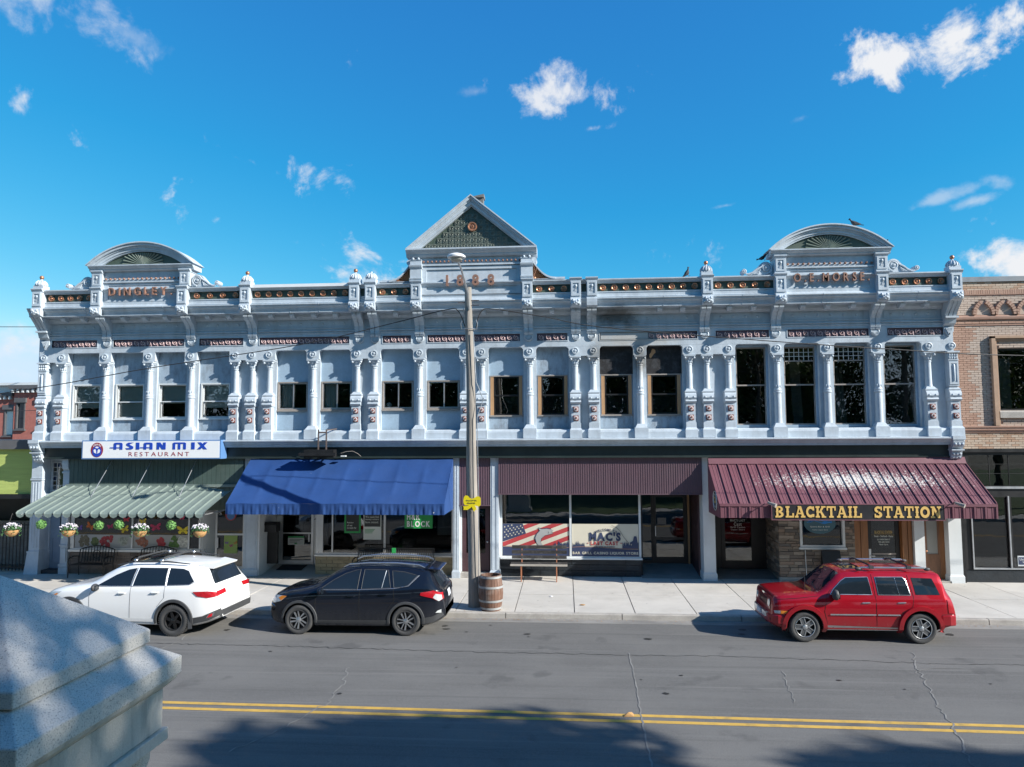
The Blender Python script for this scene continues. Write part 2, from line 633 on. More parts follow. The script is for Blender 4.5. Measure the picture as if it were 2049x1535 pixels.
def asphalt():
    m, nt, b = newmat('worn_grey_asphalt')
    base = mixcol(nt, ramp(nt, pos_noise(nt, 1.0, 6, .65, (.22, 1.5, 1)), .3, .72), (.085, .083, .08), (.128, .126, .121))
    base = mixcol(nt, ramp(nt, pos_noise(nt, .35, 4, .6), .42, .7, 0, .55), base, (.175, .17, .16))
    base = mixcol(nt, ramp(nt, pos_noise(nt, 1.0, 3, .6, (.05, 2.2, 1)), .52, .66, 0, .6), base, (.07, .069, .067))
    base = mixcol(nt, ramp(nt, pos_noise(nt, 60, 2, .6), .32, .72, .0, .75), base, (.165, .161, .154))
    base = mixcol(nt, ramp(nt, pos_noise(nt, 110, 2, .5), .3, .42, .5, .0), base, (.018, .018, .019))
    base = mixcol(nt, ramp(nt, pos_noise(nt, 7, 5, .75), .68, .76, 0, .6), base, (.24, .235, .225))
    base = mixcol(nt, ramp(nt, pos_noise(nt, 1.0, 5, .7, (.09, 5.0, 1)), .56, .66, 0, .3), base, (.06, .059, .058))
    base = mixcol(nt, ramp(nt, pos_noise(nt, 1.0, 5, .7, (.12, 7.0, 1)), .56, .66, 0, .4), base, (.2, .195, .185))
    base = mixcol(nt, ramp(nt, pos_noise(nt, .9, 3, .6), .62, .70, 0, .45), base, (.055, .054, .054))
    nt.links.new(base, b.inputs['Base Color'])
    b.inputs['Roughness'].default_value = .88
    bp = N(nt, 'ShaderNodeBump')
    bp.inputs['Strength'].default_value = .55
    bp.inputs['Distance'].default_value = .012
    nt.links.new(pos_noise(nt, 70, 3, .6), bp.inputs['Height'])
    nt.links.new(bp.outputs[0], b.inputs['Normal'])
    return m


M['asphalt'] = asphalt()
M['concrete'] = mat('pale_sidewalk_concrete', (.50, .475, .435), .88, var=.09, scale=.8, fine=.16, fscale=40, bump=.2, bscale=90, dirt=.3, dcol=(.27, .25, .225), dscale=.9, rnd_var=.05)
M['kerb'] = mat('kerb_concrete', (.40, .375, .34), .9, var=.14, scale=2, fine=.3, fscale=30, bump=.4, bscale=40, dirt=.5, dcol=(.18, .165, .15), dscale=2.2)
M['gutter'] = mat('gutter_concrete', (.24, .23, .215), .9, var=.16, scale=1.5, fine=.3, fscale=40, dirt=.55, dcol=(.1, .097, .093), dscale=1.2, dstretch=(.6, 2, 1))
M['grass'] = mat('park_grass', (.05, .085, .022), .9, var=.3, scale=2)
M['earth'] = mat('dry_ground', (.16, .14, .10), .95, var=.2, scale=.2)
M['yellow'] = mat('worn_yellow_road_paint', (.58, .36, .075), .75, var=.12, scale=4, fine=.35, fscale=60, dirt=.5, dcol=(.17, .14, .08), dscale=5)
M['crackline'] = mat('dusty_crack_filler', (.20, .195, .185), .9, var=.25, scale=5)
M['crackdark'] = mat('dark_tar_crack', (.03, .03, .03), .8, var=.25, scale=5)

ZR = -.14
o = MB().box(-900, 900, -900, 900, -.9, -.19).build('ground', M['earth'])
tag(o, 'dry open ground running out to the horizon', kind='structure')
road = MB().box(-140, 120, -17.6, -5.12, -.5, ZR).build('road', M['asphalt'])
tag(road, 'worn grey asphalt street with double yellow centre line', kind='structure')
g = MB().box(-140, 120, -5.12, -4.74, -.5, ZR + .006).build('gutter', M['gutter'])
tag(g, 'concrete gutter strip along the kerb', kind='structure')

# double yellow line (laid a little out of square with the kerb, as in the street)
ln = []
for (yc) in (-11.145, -11.405):
    mb = MB()
    a = -.0118
    y0 = lambda x: yc + a * (x + 1.0)
    n = 60
    for i in range(n):
        xa, xb = -60 + 120 * i / n, -60 + 120 * (i + 1) / n
        ja, jb = .004 * math.sin(i * 2.3), .004 * math.sin(i * 2.3 + 2.3)
        mb.add([(xa, y0(xa) - .058 + ja, ZR + .004), (xb, y0(xb) - .058 + jb, ZR + .004), (xb, y0(xb) + .058 + jb, ZR + .004), (xa, y0(xa) + .058 + ja, ZR + .004)], [(0, 1, 2, 3)])
    mb.build('centre_line', M['yellow'], road)


def crack(pts, w, m='crackline', jit=.05, z=.007, parent=road):
    mb = MB()
    P = []
    for (a, b) in zip(pts[:-1], pts[1:]):
        k = max(3, int(math.dist(a, b) / .12))
        for i in range(k):
            t = i / k
            P.append((a[0] + (b[0] - a[0]) * t + rnd.uniform(-jit, jit), a[1] + (b[1] - a[1]) * t + rnd.uniform(-jit, jit)))
    P.append(pts[-1])
    for i in range(len(P) - 1):
        (x0, y0_), (x1, y1_) = P[i], P[i + 1]
        q = math.dist(P[i], P[i + 1]) or 1
        nx, ny = -(y1_ - y0_) / q, (x1 - x0) / q
        wa = w * (.5 + .5 * rnd.random()) / 2
        mb.add([(x0 + nx * wa, y0_ + ny * wa, ZR + z), (x0 - nx * wa, y0_ - ny * wa, ZR + z), (x1 - nx * wa, y1_ - ny * wa, ZR + z), (x1 + nx * wa, y1_ + ny * wa, ZR + z)], [(0, 1, 2, 3)])
    return mb.build('crack', M[m], parent)


crack([(1.35, -7.6), (1.33, -9.2), (1.25, -11.1), (1.2, -13.6), (1.15, -16.5)], .035, jit=.012)
crack([(7.6, -7.2), (7.2, -8.2), (6.9, -9.3), (6.6, -10.2), (6.3, -11.4), (5.9, -12.6), (5.6, -14.2)], .035, jit=.05)
crack([(8.1, -8.2), (7.4, -8.3), (7.0, -8.6)], .025, jit=.06)
crack([(-4.6, -8.9), (-4.4, -9.8), (-4.35, -10.9), (-4.7, -12.0), (-5.2, -13.0)], .03, jit=.05)
crack([(-9.4, -5.6), (-9.2, -7.2), (-9.3, -8.6), (-9.0, -9.6)], .035, jit=.05)
crack([(4.4, -8.6), (4.2, -9.6), (4.05, -10.4)], .025, jit=.05)
crack([(-12, -7.45), (-6, -7.55), (-3, -7.7), (1.2, -7.75), (3, -7.7), (7.4, -7.95), (12, -8.0)], .022, 'crackdark', jit=.05)


# sidewalk: one bed, the slabs laid on it one by one
side = MB().box(-60, 60, -4.58, 3.5, -.5, -.03).build('sidewalk', M['gutter'])
tag(side, 'pale concrete sidewalk in front of the shops', kind='structure')
PITCH_S = 1.6
slabs = {}
for j, (ya, yb) in enumerate(((-4.575, -2.43), (-2.43, .62))):
    mb = MB()
    e = .009
    hw = PITCH_S / 2
    mb.frus(-hw + e, hw - e, ya + e, yb - e, -.05, -hw + e + .004, hw - e - .004, ya + e + .004, yb - e - .004, 0.0)
    slabs[j] = mb.mesh('slab', M['concrete'])
for i in range(-16, 12):
    for j in (0, 1):
        xc = -1.41 + (i + .5) * PITCH_S + .1 * (j == 0) * 0
        link('slab', slabs[j], side, (xc, 0, rnd.uniform(-.004, .002)), Matrix.Rotation(rnd.uniform(-.0015, .0015), 4, 'Y'))
kmb = MB()
kmb.px([(-4.745, -.2), (-4.735, -.02), (-4.72, 0.0), (-4.585, .002), (-4.585, -.2)], -1.52, 1.52)
kme = kmb.mesh('kerb_stone', M['kerb'])
kerb = thing_k = MB().box(-60, 60, -4.74, -4.585, -.5, -.19).build('kerb', M['kerb'])
tag(kerb, 'concrete kerb edging the sidewalk', kind='structure')
for i in range(-9, 8):
    link('kerb_stone', kme, kerb, (-.1 + i * 3.06, 0, rnd.uniform(-.004, .004)))
# opposite side of the street: kerb, walk and park lawn (behind the camera)
o = MB().box(-60, 60, -17.75, -17.6, -.5, .0).build('opposite_kerb', M['kerb'])
tag(o, 'kerb on the near side of the street', kind='structure')
o = MB().box(-60, 60, -19.3, -17.75, -.5, -.004).build('opposite_path', M['concrete'])
tag(o, 'concrete path on the near side of the street', kind='structure')
o = MB().box(-70, 60, -75, -19.3, -.5, .02).build('park_lawn', M['grass'])
tag(o, 'lawn of the park across the street', kind='structure')
# oil drips on the parking lane, gum spots on the slabs
M['oil'] = mat('oil_stain', (.03, .029, .028), .6, var=.3, scale=6)
M['gum'] = mat('old_gum_spot', (.2, .19, .175), .9)


def spots(n_, x0, x1, y0, y1, r0, r1, z, m_, name, parent):
    mb = MB()
    for k in range(n_):
        x, y, r = rnd.uniform(x0, x1), rnd.uniform(y0, y1), rnd.uniform(r0, r1)
        P = [(x + r * rnd.uniform(.6, 1.2) * math.cos(a) * 1.2, y + r * rnd.uniform(.6, 1.2) * math.sin(a)) for a in [.63 * q for q in range(10)]]
        mb.add([(a, b, z + .0003 * (k % 9)) for a, b in P], [tuple(range(10))])
    o_ = mb.build(name, M[m_], parent)
    o_['kind'] = 'stuff'


spots(26, -14, 14, -6.6, -5.4, .02, .10, ZR + .006, 'oil', 'oil_stains', road)
spots(16, -14, 14, -10.5, -7.0, .015, .06, ZR + .006, 'oil', 'oil_stains', road)
spots(130, -14, 14, -4.5, -.4, .008, .022, .0045, 'gum', 'gum_spots', side)
# leaf litter in the gutter
M['litter'] = mat('dry_leaf_litter', (.33, .19, .075), .9, var=.4, scale=9)
mb = MB()
for k in range(420):
    x = rnd.uniform(-13, 14)
    if rnd.random() < .55:
        x = rnd.gauss(rnd.choice([-1.8, -.2, 3.3, -8.3, -2.6, 9.8]), .7)
    y = -4.83 - abs(rnd.gauss(0, .09)) if rnd.random() < .8 else rnd.uniform(-4.7, -4.2)
    z = ZR + .014 if y < -4.75 else .006
    s_ = rnd.uniform(.008, .024)
    a = rnd.uniform(0, 6.28)
    ca, sa = math.cos(a), math.sin(a)
    mb.add([(x + s_ * ca, y + s_ * sa, z), (x - s_ * .5 * sa, y + s_ * .5 * ca, z + .008 * rnd.random()), (x - s_ * ca, y - s_ * sa, z), (x + s_ * .5 * sa, y - s_ * .5 * ca, z + .006)], [(0, 1, 2, 3)])
o = mb.build('leaf_litter', M['litter'])
tag(o, 'dry leaves and grit blown along the gutter', 'leaf litter', kind='stuff')
o = MB().add([(-.09, -.05, 0), (.09, -.04, .0), (.1, .05, .01), (-.06, .06, 0), (0, 0, .06), (.06, .04, .05)], [(0, 1, 4), (1, 2, 5, 4), (2, 3, 5), (3, 0, 4, 5), (0, 3, 2, 1)]).build('crumpled_leaf', M['litter'], None, loc=(1.03, -11.2, ZR + .006))
tag(o, 'brown crumpled leaf lying on the yellow centre line', 'leaf')
o = MB().ball((0, 0, 0), .04, 6, 4, (1.3, 1, .4)).build('paper_scrap', M['white'], None, loc=(-.46, -2.75, .014))
tag(o, 'small white paper scrap on the sidewalk', 'litter')
o = MB().ball((0, 0, 0), .06, 6, 4, (1.4, 1, .3)).build('dead_leaf', M['litter'], None, loc=(.42, -3.75, .014))
tag(o, 'single brown leaf on the sidewalk slabs near the kerb', 'leaf')

# ------------------------------------------------------------------ the metal-fronted building
BX0, BX1 = -18.6, 12.47
bld = thing('metal_front_building', 'long two-storey building with pale blue pressed-metal front, three pediments and copper ornament', 'building', (-3, 0, 0))
COLA = [-17.61, -11.32, -10.73, -10.13, -7.05, -6.46, -3.32, -2.78, .35, .945, 4.087, 4.65, 5.355, 11.65]
COLB = [-16.03, -14.43, -12.92, -8.59, -4.90, -1.17, 2.48, 6.91, 8.49, 10.08]
PIL = [-18.27, 12.36]
PAIRS = [(-17.61, -16.03), (-16.03, -14.43), (-14.43, -12.92), (-12.92, -11.32), (-10.13, -8.59), (-8.59, -7.05), (-6.46, -4.90), (-4.90, -3.32),
         (-2.78, -1.17), (-1.17, .35), (.945, 2.48), (2.48, 4.087), (5.355, 6.91), (6.91, 8.49), (8.49, 10.08), (10.08, 11.65)]
OPEN = [(a + .215, b - .215) for a, b in PAIRS]
Z_SILL, Z_TOP = 4.9, 7.65

# shell
mb = MB()
mb.wall(BX0, BX1, 4.0, 9.0, -.10, .30, [(a, b, Z_SILL, Z_TOP) for a, b in OPEN])
mb.build('upper_wall', M['blue'], bld)
M['sidewall'] = mat('rough_painted_side_wall', (.34, .40, .47), .9, var=.2, scale=3, fine=.4, fscale=14, bump=.6, bscale=14)
mb = MB()
mb.box(BX0, BX0 + .35, .30, 24, -.1, 9.0)
mb.box(BX1 - .3, BX1, .30, 24, -.1, 9.0)
mb.box(BX0, BX1, 23.6, 24, -.1, 9.0)
mb.build('side_walls', M['sidewall'], bld)
M['roof'] = mat('grey_roof_felt', (.2, .2, .2), .9)
MB().box(BX0 + .02, BX1 - .02, .0, 24, 8.7, 8.9).build('flat_roof', M['roof'], bld)
MB().box(BX0 + .36, BX1 - .31, .31, 23.5, 4.15, 4.3).build('upper_floor', M['roomwall'], bld)
mb = MB()
mb.box(BX0 + .36, BX1 - .31, 4.0, 4.1, 4.31, 8.68)
for x in (-10.4, -3.0, .65, 4.6):
    mb.box(x - .05, x + .05, .31, 4.0, 4.31, 8.68)
mb.build('upper_partitions', M['dark'], bld)
mb = MB()
mb.box(BX0 + .36, BX1 - .31, 6.0, 6.1, 0, 4.14)
for x in (-10.72, -3.66, -2.38, 4.5):
    mb.box(x - .04, x + .04, .5, 6.0, 0, 3.9)
mb.build('shop_partitions', M['dark'], bld)
MB().box(BX0 + .36, BX1 - .31, .7, 6.0, -.02, .03).build('shop_floor', M['dark'], bld)

# frieze zone above the windows
mb = MB()
FR = [(-18.0, -16.33), (-15.74, -13.16), (-12.62, -11.05), (-10.47, -7.32), (-6.16, -5.19), (-4.62, -1.49), (-.92, .1), (1.17, 4.36), (4.95, 6.66), (7.25, 9.81), (10.39, 12.12)]
mb.wall(BX0 + .15, BX1 - .05, Z_TOP, 8.87, -.27, -.11, [(a, b, 7.85, 8.10) for a, b in FR])
mb.build('frieze_wall', M['blue'], bld)
groups = []
xs = [BX0 + .15] + [q for ab in OPEN for q in ab] + [BX1 - .05]
for i in range(0, len(xs), 2):
    MB().box(xs[i], xs[i + 1], -.268, -.102, 7.33, 7.649).build('lintel', M['blue'], bld)
# fillets in the upper corners of the round-cornered openings
mb = MB()
for i, (a, b) in enumerate(OPEN):
    if i < 4:
        continue
    r = .12
    for x, sx in ((a, 1), (b, -1)):
        arc = [(x + sx * (r - r * math.cos(t)), Z_TOP - r + r * math.sin(t)) for t in [math.pi / 2 * k / 5 for k in range(6)]]
        MB().py([(x - sx * .001, Z_TOP - r)] + arc + [(x - sx * .001, Z_TOP)], -.266, -.09).build('corner_fillet', M['blue'], bld)

# scroll tiles of the purple friezes
t = MB()
t.box(-.108, .108, .0, .02, -.115, .115)
tile_plate = t.mesh('frieze_tile', M['purple'])
t = MB()
sp = []
for k in range(15):
    a = k * .62 + 2.2
    r = .085 * (1 - k / 16.5)
    sp.append((r * math.cos(a) + .0, -.014 + 0, r * math.sin(a)))
t.tube(sp, [.013 * (1 - k / 30) + .004 for k in range(15)], 4)
t.box(.055, .085, -.014, 0, -.105, .02)
scroll_me = t.mesh('scroll', M['pink'])
for (a, b) in FR:
    n = max(1, round((b - a - .06) / .222))
    pit = (b - a - .04) / n
    p = MB().box(a, b, -.225, -.2, 7.85, 8.10).build('frieze_panel', M['purple'], bld)
    skip = 4 if abs(a - 1.17) < .01 else -1
    for k in range(n):
        x = a + .02 + pit * (k + .5)
        if abs(a - 1.17) < .01 and k < 7:
            continue
        link('scroll', scroll_me, p, (x, -.226, 7.975), None, scale=(1, 1.2, 1.1))
    if abs(a - 1.17) < .01:
        MB().box(1.2, 2.75, -.245, -.226, 7.87, 8.09).build('bare_metal_patch', M['blue'], p)
# thin mouldings round each frieze
mb = MB()
for a, b in FR:
    for (x0, x1, z0, z1) in ((a - .02, b + .02, 8.1, 8.125), (a - .02, b + .02, 7.825, 7.85), (a - .025, a, 7.85, 8.1), (b, b + .025, 7.85, 8.1)):
        mb.box(x0, x1, -.285, -.2, z0, z1)
mb.build('frieze_moulding', M['blue'], bld)

# bracket positions along the cornice
PED = [-18.06, -15.95, -12.90, -10.70, -6.96, -6.42, -4.88, -1.20, .38, .90, 4.585, 6.87, 10.0, 12.22]
BAYS = list(zip(PED[:-1], PED[1:]))
# running mouldings and boss panels in the shade of the cornice
mb = MB()
mb.px([(-.26, 8.2), (-.30, 8.215), (-.30, 8.235), (-.26, 8.25)], BX0 + .15, BX1 - .05)
mb.px([(-.26, 8.27), (-.325, 8.285), (-.325, 8.30), (-.26, 8.33)], BX0 + .15, BX1 - .05)
mb.px([(-.26, 8.36), (-.30, 8.37), (-.31, 8.39), (-.26, 8.40)], BX0 + .15, BX1 - .05)
mb.px([(-.26, 8.68), (-.34, 8.70), (-.40, 8.78), (-.42, 8.86), (-.26, 8.86)], BX0 + .15, BX1 - .05)
mb.build('bed_moulding', M['blue'], bld)
boss = MB().lathe([(.045, 0), (.045, -.012), (.02, -.03), (.0, -.032)], (0, 0, 0), 8, 'y').mesh('boss', M['blue'])
for a, b in BAYS:
    if b - a < .8:
        continue
    w = MB()
    for (x0, x1, z0, z1) in ((a + .3, b - .3, 8.64, 8.66), (a + .3, b - .3, 8.44, 8.46), (a + .3, a + .33, 8.46, 8.64), (b - .33, b - .3, 8.46, 8.64)):
        w.box(x0, x1, -.285, -.26, z0, z1)
    pn = w.build('boss_panel', M['blue'], bld)
    n = max(2, round((b - a - .7) / .4))
    for k in range(n):
        link('boss', boss, pn, (a + .35 + (b - a - .7) * (k + .5) / n, -.27, 8.55))

# scrolled brackets under the cornice
yz = [(-.26, 8.06), (-.33, 8.06), (-.36, 8.12), (-.36, 8.2), (-.35, 8.28), (-.38, 8.42), (-.46, 8.54), (-.58, 8.64), (-.70, 8.70), (-.76, 8.76), (-.77, 8.86), (-.26, 8.86)]
br = MB()
br.px(yz, -.155, -.015)
br.px(yz, .015, .155)
br.px([(y + .03, z) for y, z in yz], -.015, .015)
for z in (8.14, 8.18):
    br.box(-.16, .16, -.375, -.3, z, z + .012)
brm = br.mesh('bracket', M['blue'])
sh = MB()
sh.lathe([(.15, 0), (.15, -.03), (.12, -.05), (.105, -.03), (.0, -.03)], (0, 0, 0), 16, 'y')
for q in range(7):
    a = math.pi + math.pi * (q + .5) / 7
    sh.bar((0, -.04, 0), (.1 * math.cos(a), -.045, .1 * math.sin(a)), .018)
shm = sh.mesh('shell_ornament', M['blue'])
for x in PED[1:-1]:
    b_ = link('bracket', brm, bld, (x, 0, 0))
    link('shell_ornament', shm, b_, (x, -.272, 7.99))
# heavy corner consoles
for sx, x in ((-1, -18.22), (1, 12.28)):
    c = MB()
    for q in (-.19, -.06, .07):
        c.px([(-.27, 8.42), (-.45, 8.42), (-.52, 8.5), (-.62, 8.62), (-.86, 8.858), (-.272, 8.858)], x + q, x + q + .1)
    c.px([(-.25, 8.43), (-.40, 8.43), (-.82, 8.84), (-.25, 8.84)], x - .163, x + .163)
    c.box(x - .2, x + .2, -.56, -.25, 8.36, 8.42)
    c.px([(-.25, 8.12), (-.3, 8.12), (-.42, 8.2), (-.48, 8.36), (-.25, 8.36)], x - .17, x + .17)
    cc = c.build('corner_console', M['blue'], bld)
    s_ = MB()
    s_.py([(x - .15, 8.1), (x + .15, 8.1), (x + .14, 7.95), (x, 7.78), (x - .14, 7.95)], -.33, -.27)
    for q in range(5):
        s_.bar((x, -.345, 7.84), (x - .1 + .05 * q, -.345, 8.06), .02)
    s_.build('shield_ornament', M['blue'], cc)

# small modillions under the soffit
md = MB()
md.px([(-.41, 8.86), (-.41, 8.74), (-.48, 8.70), (-.6, 8.72), (-.69, 8.79), (-.70, 8.86)], -.075, .075)
mdm = md.mesh('modillion', M['blue'])
for a, b in BAYS:
    if b - a < .8:
        continue
    n = max(1, round((b - a) / .78) - 1)
    for k in range(n):
        x = a + (b - a) * (k + 1) / (n + 1)
        if 1.0 < x < 2.9:
            continue
        link('modillion', mdm, bld, (x, 0, 0))

# main cornice
mb = MB()
mb.px([(-.1, 8.862), (-.80, 8.862), (-.805, 8.945), (-.82, 8.95), (-.83, 8.99), (-.86, 9.03), (-.90, 9.06), (-.905, 9.10), (-.95, 9.115), (-.95, 9.145), (-.84, 9.16), (-.1, 9.16)], BX0 + .12, BX1 - .02)
mb.build('cornice', M['blue'], bld)
seam = MB()
for x in [-16.4, -13.6, -9.2, -8.2, -5.6, -3.3, -2.1, 1.9, 3.2, 5.7, 8.2, 11.1]:
    seam.px([(-.808, 8.86), (-.826, 8.95), (-.957, 9.113), (-.957, 9.15), (-.84, 9.163), (-.7, 8.95)], x, x + .012)
seam.build('cornice_seams', M['blue'], bld)
# parapet above the cornice
mb = MB()
mb.px([(-.3, 9.14), (-.86, 9.14), (-.88, 9.19), (-.84, 9.21), (-.84, 9.31), (-.86, 9.33), (-.86, 9.36), (-.3, 9.36)], BX0 + .3, BX1 - .12)
mb.build('parapet_base', M['blue'], bld)
MB().box(BX0 + .3, BX1 - .12, -.76, -.3, 9.36, 9.63).build('parapet_frieze', M['green'], bld)
mb = MB()
mb.px([(-.3, 9.63), (-.86, 9.63), (-.87, 9.66), (-.90, 9.70), (-.95, 9.73), (-.95, 9.765), (-.85, 9.785), (-.3, 9.80)], BX0 + .3, BX1 - .12)
cap = mb.build('parapet_cap', M['blue'], bld)
MB().px([(-.25, 9.80), (-.965, 9.70), (-.968, 9.80), (-.85, 9.815), (-.25, 9.83)], -10.55, -7.1).build('white_flashing', M['blue_white'], cap)

ro = MB()
ro.lathe([(.095, 0), (.105, -.02), (.10, -.045), (.08, -.05), (.055, -.03), (.04, -.025), (.025, -.045), (.0, -.05)], (0, 0, 0), 16, 'y')
rom = ro.mesh('rosette', M['copper'])
ROS = [(-17.86, -16.14, 5), (-12.70, -10.88, 4), (-10.52, -7.14, 9), (-6.24, -5.07, 3), (-1.02, .2, 3), (1.08, 4.4, 9), (4.76, 6.70, 5), (10.2, 12.04, 5)]
for a, b, n in ROS:
    pn = MB().box(a, b, -.775, -.755, 9.365, 9.625).build('rosette_panel', M['green'], bld)
    for k in range(n):
        link('rosette', rom, pn, (a + (b - a) * (k + .5) / n, -.776, 9.495))

# pedestals with leaf panels, lion masks and finials
pd = MB()
pd.box(-.17, .17, -1.02, -.55, 9.12, 9.72)
pd.px([(-.55, 9.70), (-1.02, 9.70), (-1.03, 9.73), (-1.07, 9.78), (-1.07, 9.81), (-.55, 9.82)], -.2, .2)
pd.wall(-.15, .15, 9.2, 9.68, -1.045, -1.021, [(-.095, .095, 9.28, 9.62)])
pd.px([(-.9, 8.84), (-1.06, 8.88), (-1.07, 9.0), (-1.07, 9.10), (-1.04, 9.13), (-.9, 9.13)], -.17, .17)
pdm = pd.mesh('pedestal', M['blue'])
lf = MB()
for q in range(5):
    a = -.5 + q * .25
    lf.add([(0, 0, .02), (math.sin(a) * .04 - .012, -.02, -.05), (math.sin(a) * .12, -.008, -.13), (math.sin(a) * .04 + .012, -.02, -.05)], [(0, 1, 2, 3)])
lf.ball((.0, -.01, .06), .045, 8, 5, (1, .6, 1.2))
lfm = lf.mesh('leaf_ornament', M['blue'])
ln_ = MB()
ln_.ball((0, 0, 0), .11, 10, 7, (1.1, .55, 1))
for s in (-1, 1):
    ln_.ball((s * .08, -.03, .05), .05, 7, 5)
    ln_.ball((s * .05, -.06, -.03), .04, 7, 5)
    ln_.ball((s * .11, -.01, -.05), .045, 7, 5)
ln_.ball((0, -.07, -.0), .035, 7, 5, (.8, 1, 1.6))
ln_.ball((0, -.05, -.08), .04, 7, 5, (1.2, 1, .8))
lnm = ln_.mesh('lion_mask', M['blue'])
for i, x in enumerate(PED):
    p = link('pedestal', pdm, bld, (x, 0, 0))
    link('leaf_ornament', lfm, p, (x, -1.023, 9.47))
    if i != 9:
        link('lion_mask', lnm, p, (x, -1.07, 8.99))
fn = MB()
fn.box(-.18, .18, -.98, -.66, 9.81, 9.93)
fn.lathe([(.17, 9.93), (.185, 9.96), (.18, 10.01), (.155, 10.06), (.11, 10.11), (.05, 10.14), (.035, 10.155), (.03, 10.19), (.0, 10.19)], (0, -.82, 0), 16)
for k in range(14):
    a = 2 * math.pi * k / 14
    fn.tube([(.19 * math.cos(a), -.82 + .19 * math.sin(a), 9.95), (.188 * math.cos(a), -.82 + .188 * math.sin(a), 10.0), (.16 * math.cos(a), -.82 + .16 * math.sin(a), 10.06), (.1 * math.cos(a), -.82 + .1 * math.sin(a), 10.12)], .013, 4)
fnm = fn.mesh('finial', M['blue'])
bm_ = MB().ball((0, -.82, 10.235), .07, 12, 8).mesh('copper_ball', M['copper'])
for x in (-18.06, -10.70, -6.96, -6.42, 4.585, 12.22):
    f_ = link('finial', fnm, bld, (x, 0, 0))
    if x != -6.42:
        link('copper_ball', bm_, f_, (x, 0, 0))


# ------------------------------------------------------------------ lettering
def char_mesh(ch, bold=.0):
    cu = bpy.data.curves.new('t', 'FONT')
    cu.body = ch
    cu.size = 1.0
    cu.offset = bold
    cu.extrude = 0.5
    cu.resolution_u = 3
    ob = bpy.data.objects.new('t', cu)
    COL.objects.link(ob)
    dg = bpy.context.evaluated_depsgraph_get()
    me = bpy.data.meshes.new_from_object(ob.evaluated_get(dg))
    bpy.data.objects.remove(ob)
    bpy.data.curves.remove(cu)
    return me


_cm = {}


def char_data(ch, bold):
    if (ch, bold) not in _cm:
        me = char_mesh(ch, bold)
        vs = [tuple(v.co) for v in me.vertices]
        fs = [tuple(p.vertices) for p in me.polygons]
        bpy.data.meshes.remove(me)
        _cm[(ch, bold)] = (vs, fs)
    return _cm[(ch, bold)]


def lettering(txt, x0, x1, z0, z1, y, depth, m, parent, name='letter', bold=.02, split=True, gap=.16, Mx=None, narrow=None):
    """letters standing in the xz plane, their front at y; each letter a mesh of its own when split"""
    items, cx = [], 0.0
    for ch in txt:
        if ch == ' ':
            cx += .38
            continue
        vs, fs = char_data(ch, bold)
        a, b = min(v[0] for v in vs), max(v[0] for v in vs)
        items.append((ch, vs, fs, cx - a))
        cx += b - a + gap
    cx -= gap
    lo = 0.0
    hi = max(v[1] for it in items for v in it[1])
    if any(ch in 'gpqyj,' for ch in txt):
        lo = min(v[1] for it in items for v in it[1])
    sx, sz = (x1 - x0) / cx, (z1 - z0) / (hi - lo)
    allmb = MB()
    res = []
    for ch, vs, fs, off in items:
        P = [(x0 + (v[0] + off) * sx, y + (.5 - v[2]) * depth, z0 + (v[1] - lo) * sz) for v in vs]
        if Mx is not None:
            P = [Mx(p) for p in P]
        if split:
            res.append(MB().add(P, fs).build(name, m, parent))
        else:
            allmb.add(P, fs)
    if not split:
        res.append(allmb.build(name, m, parent))
    return res


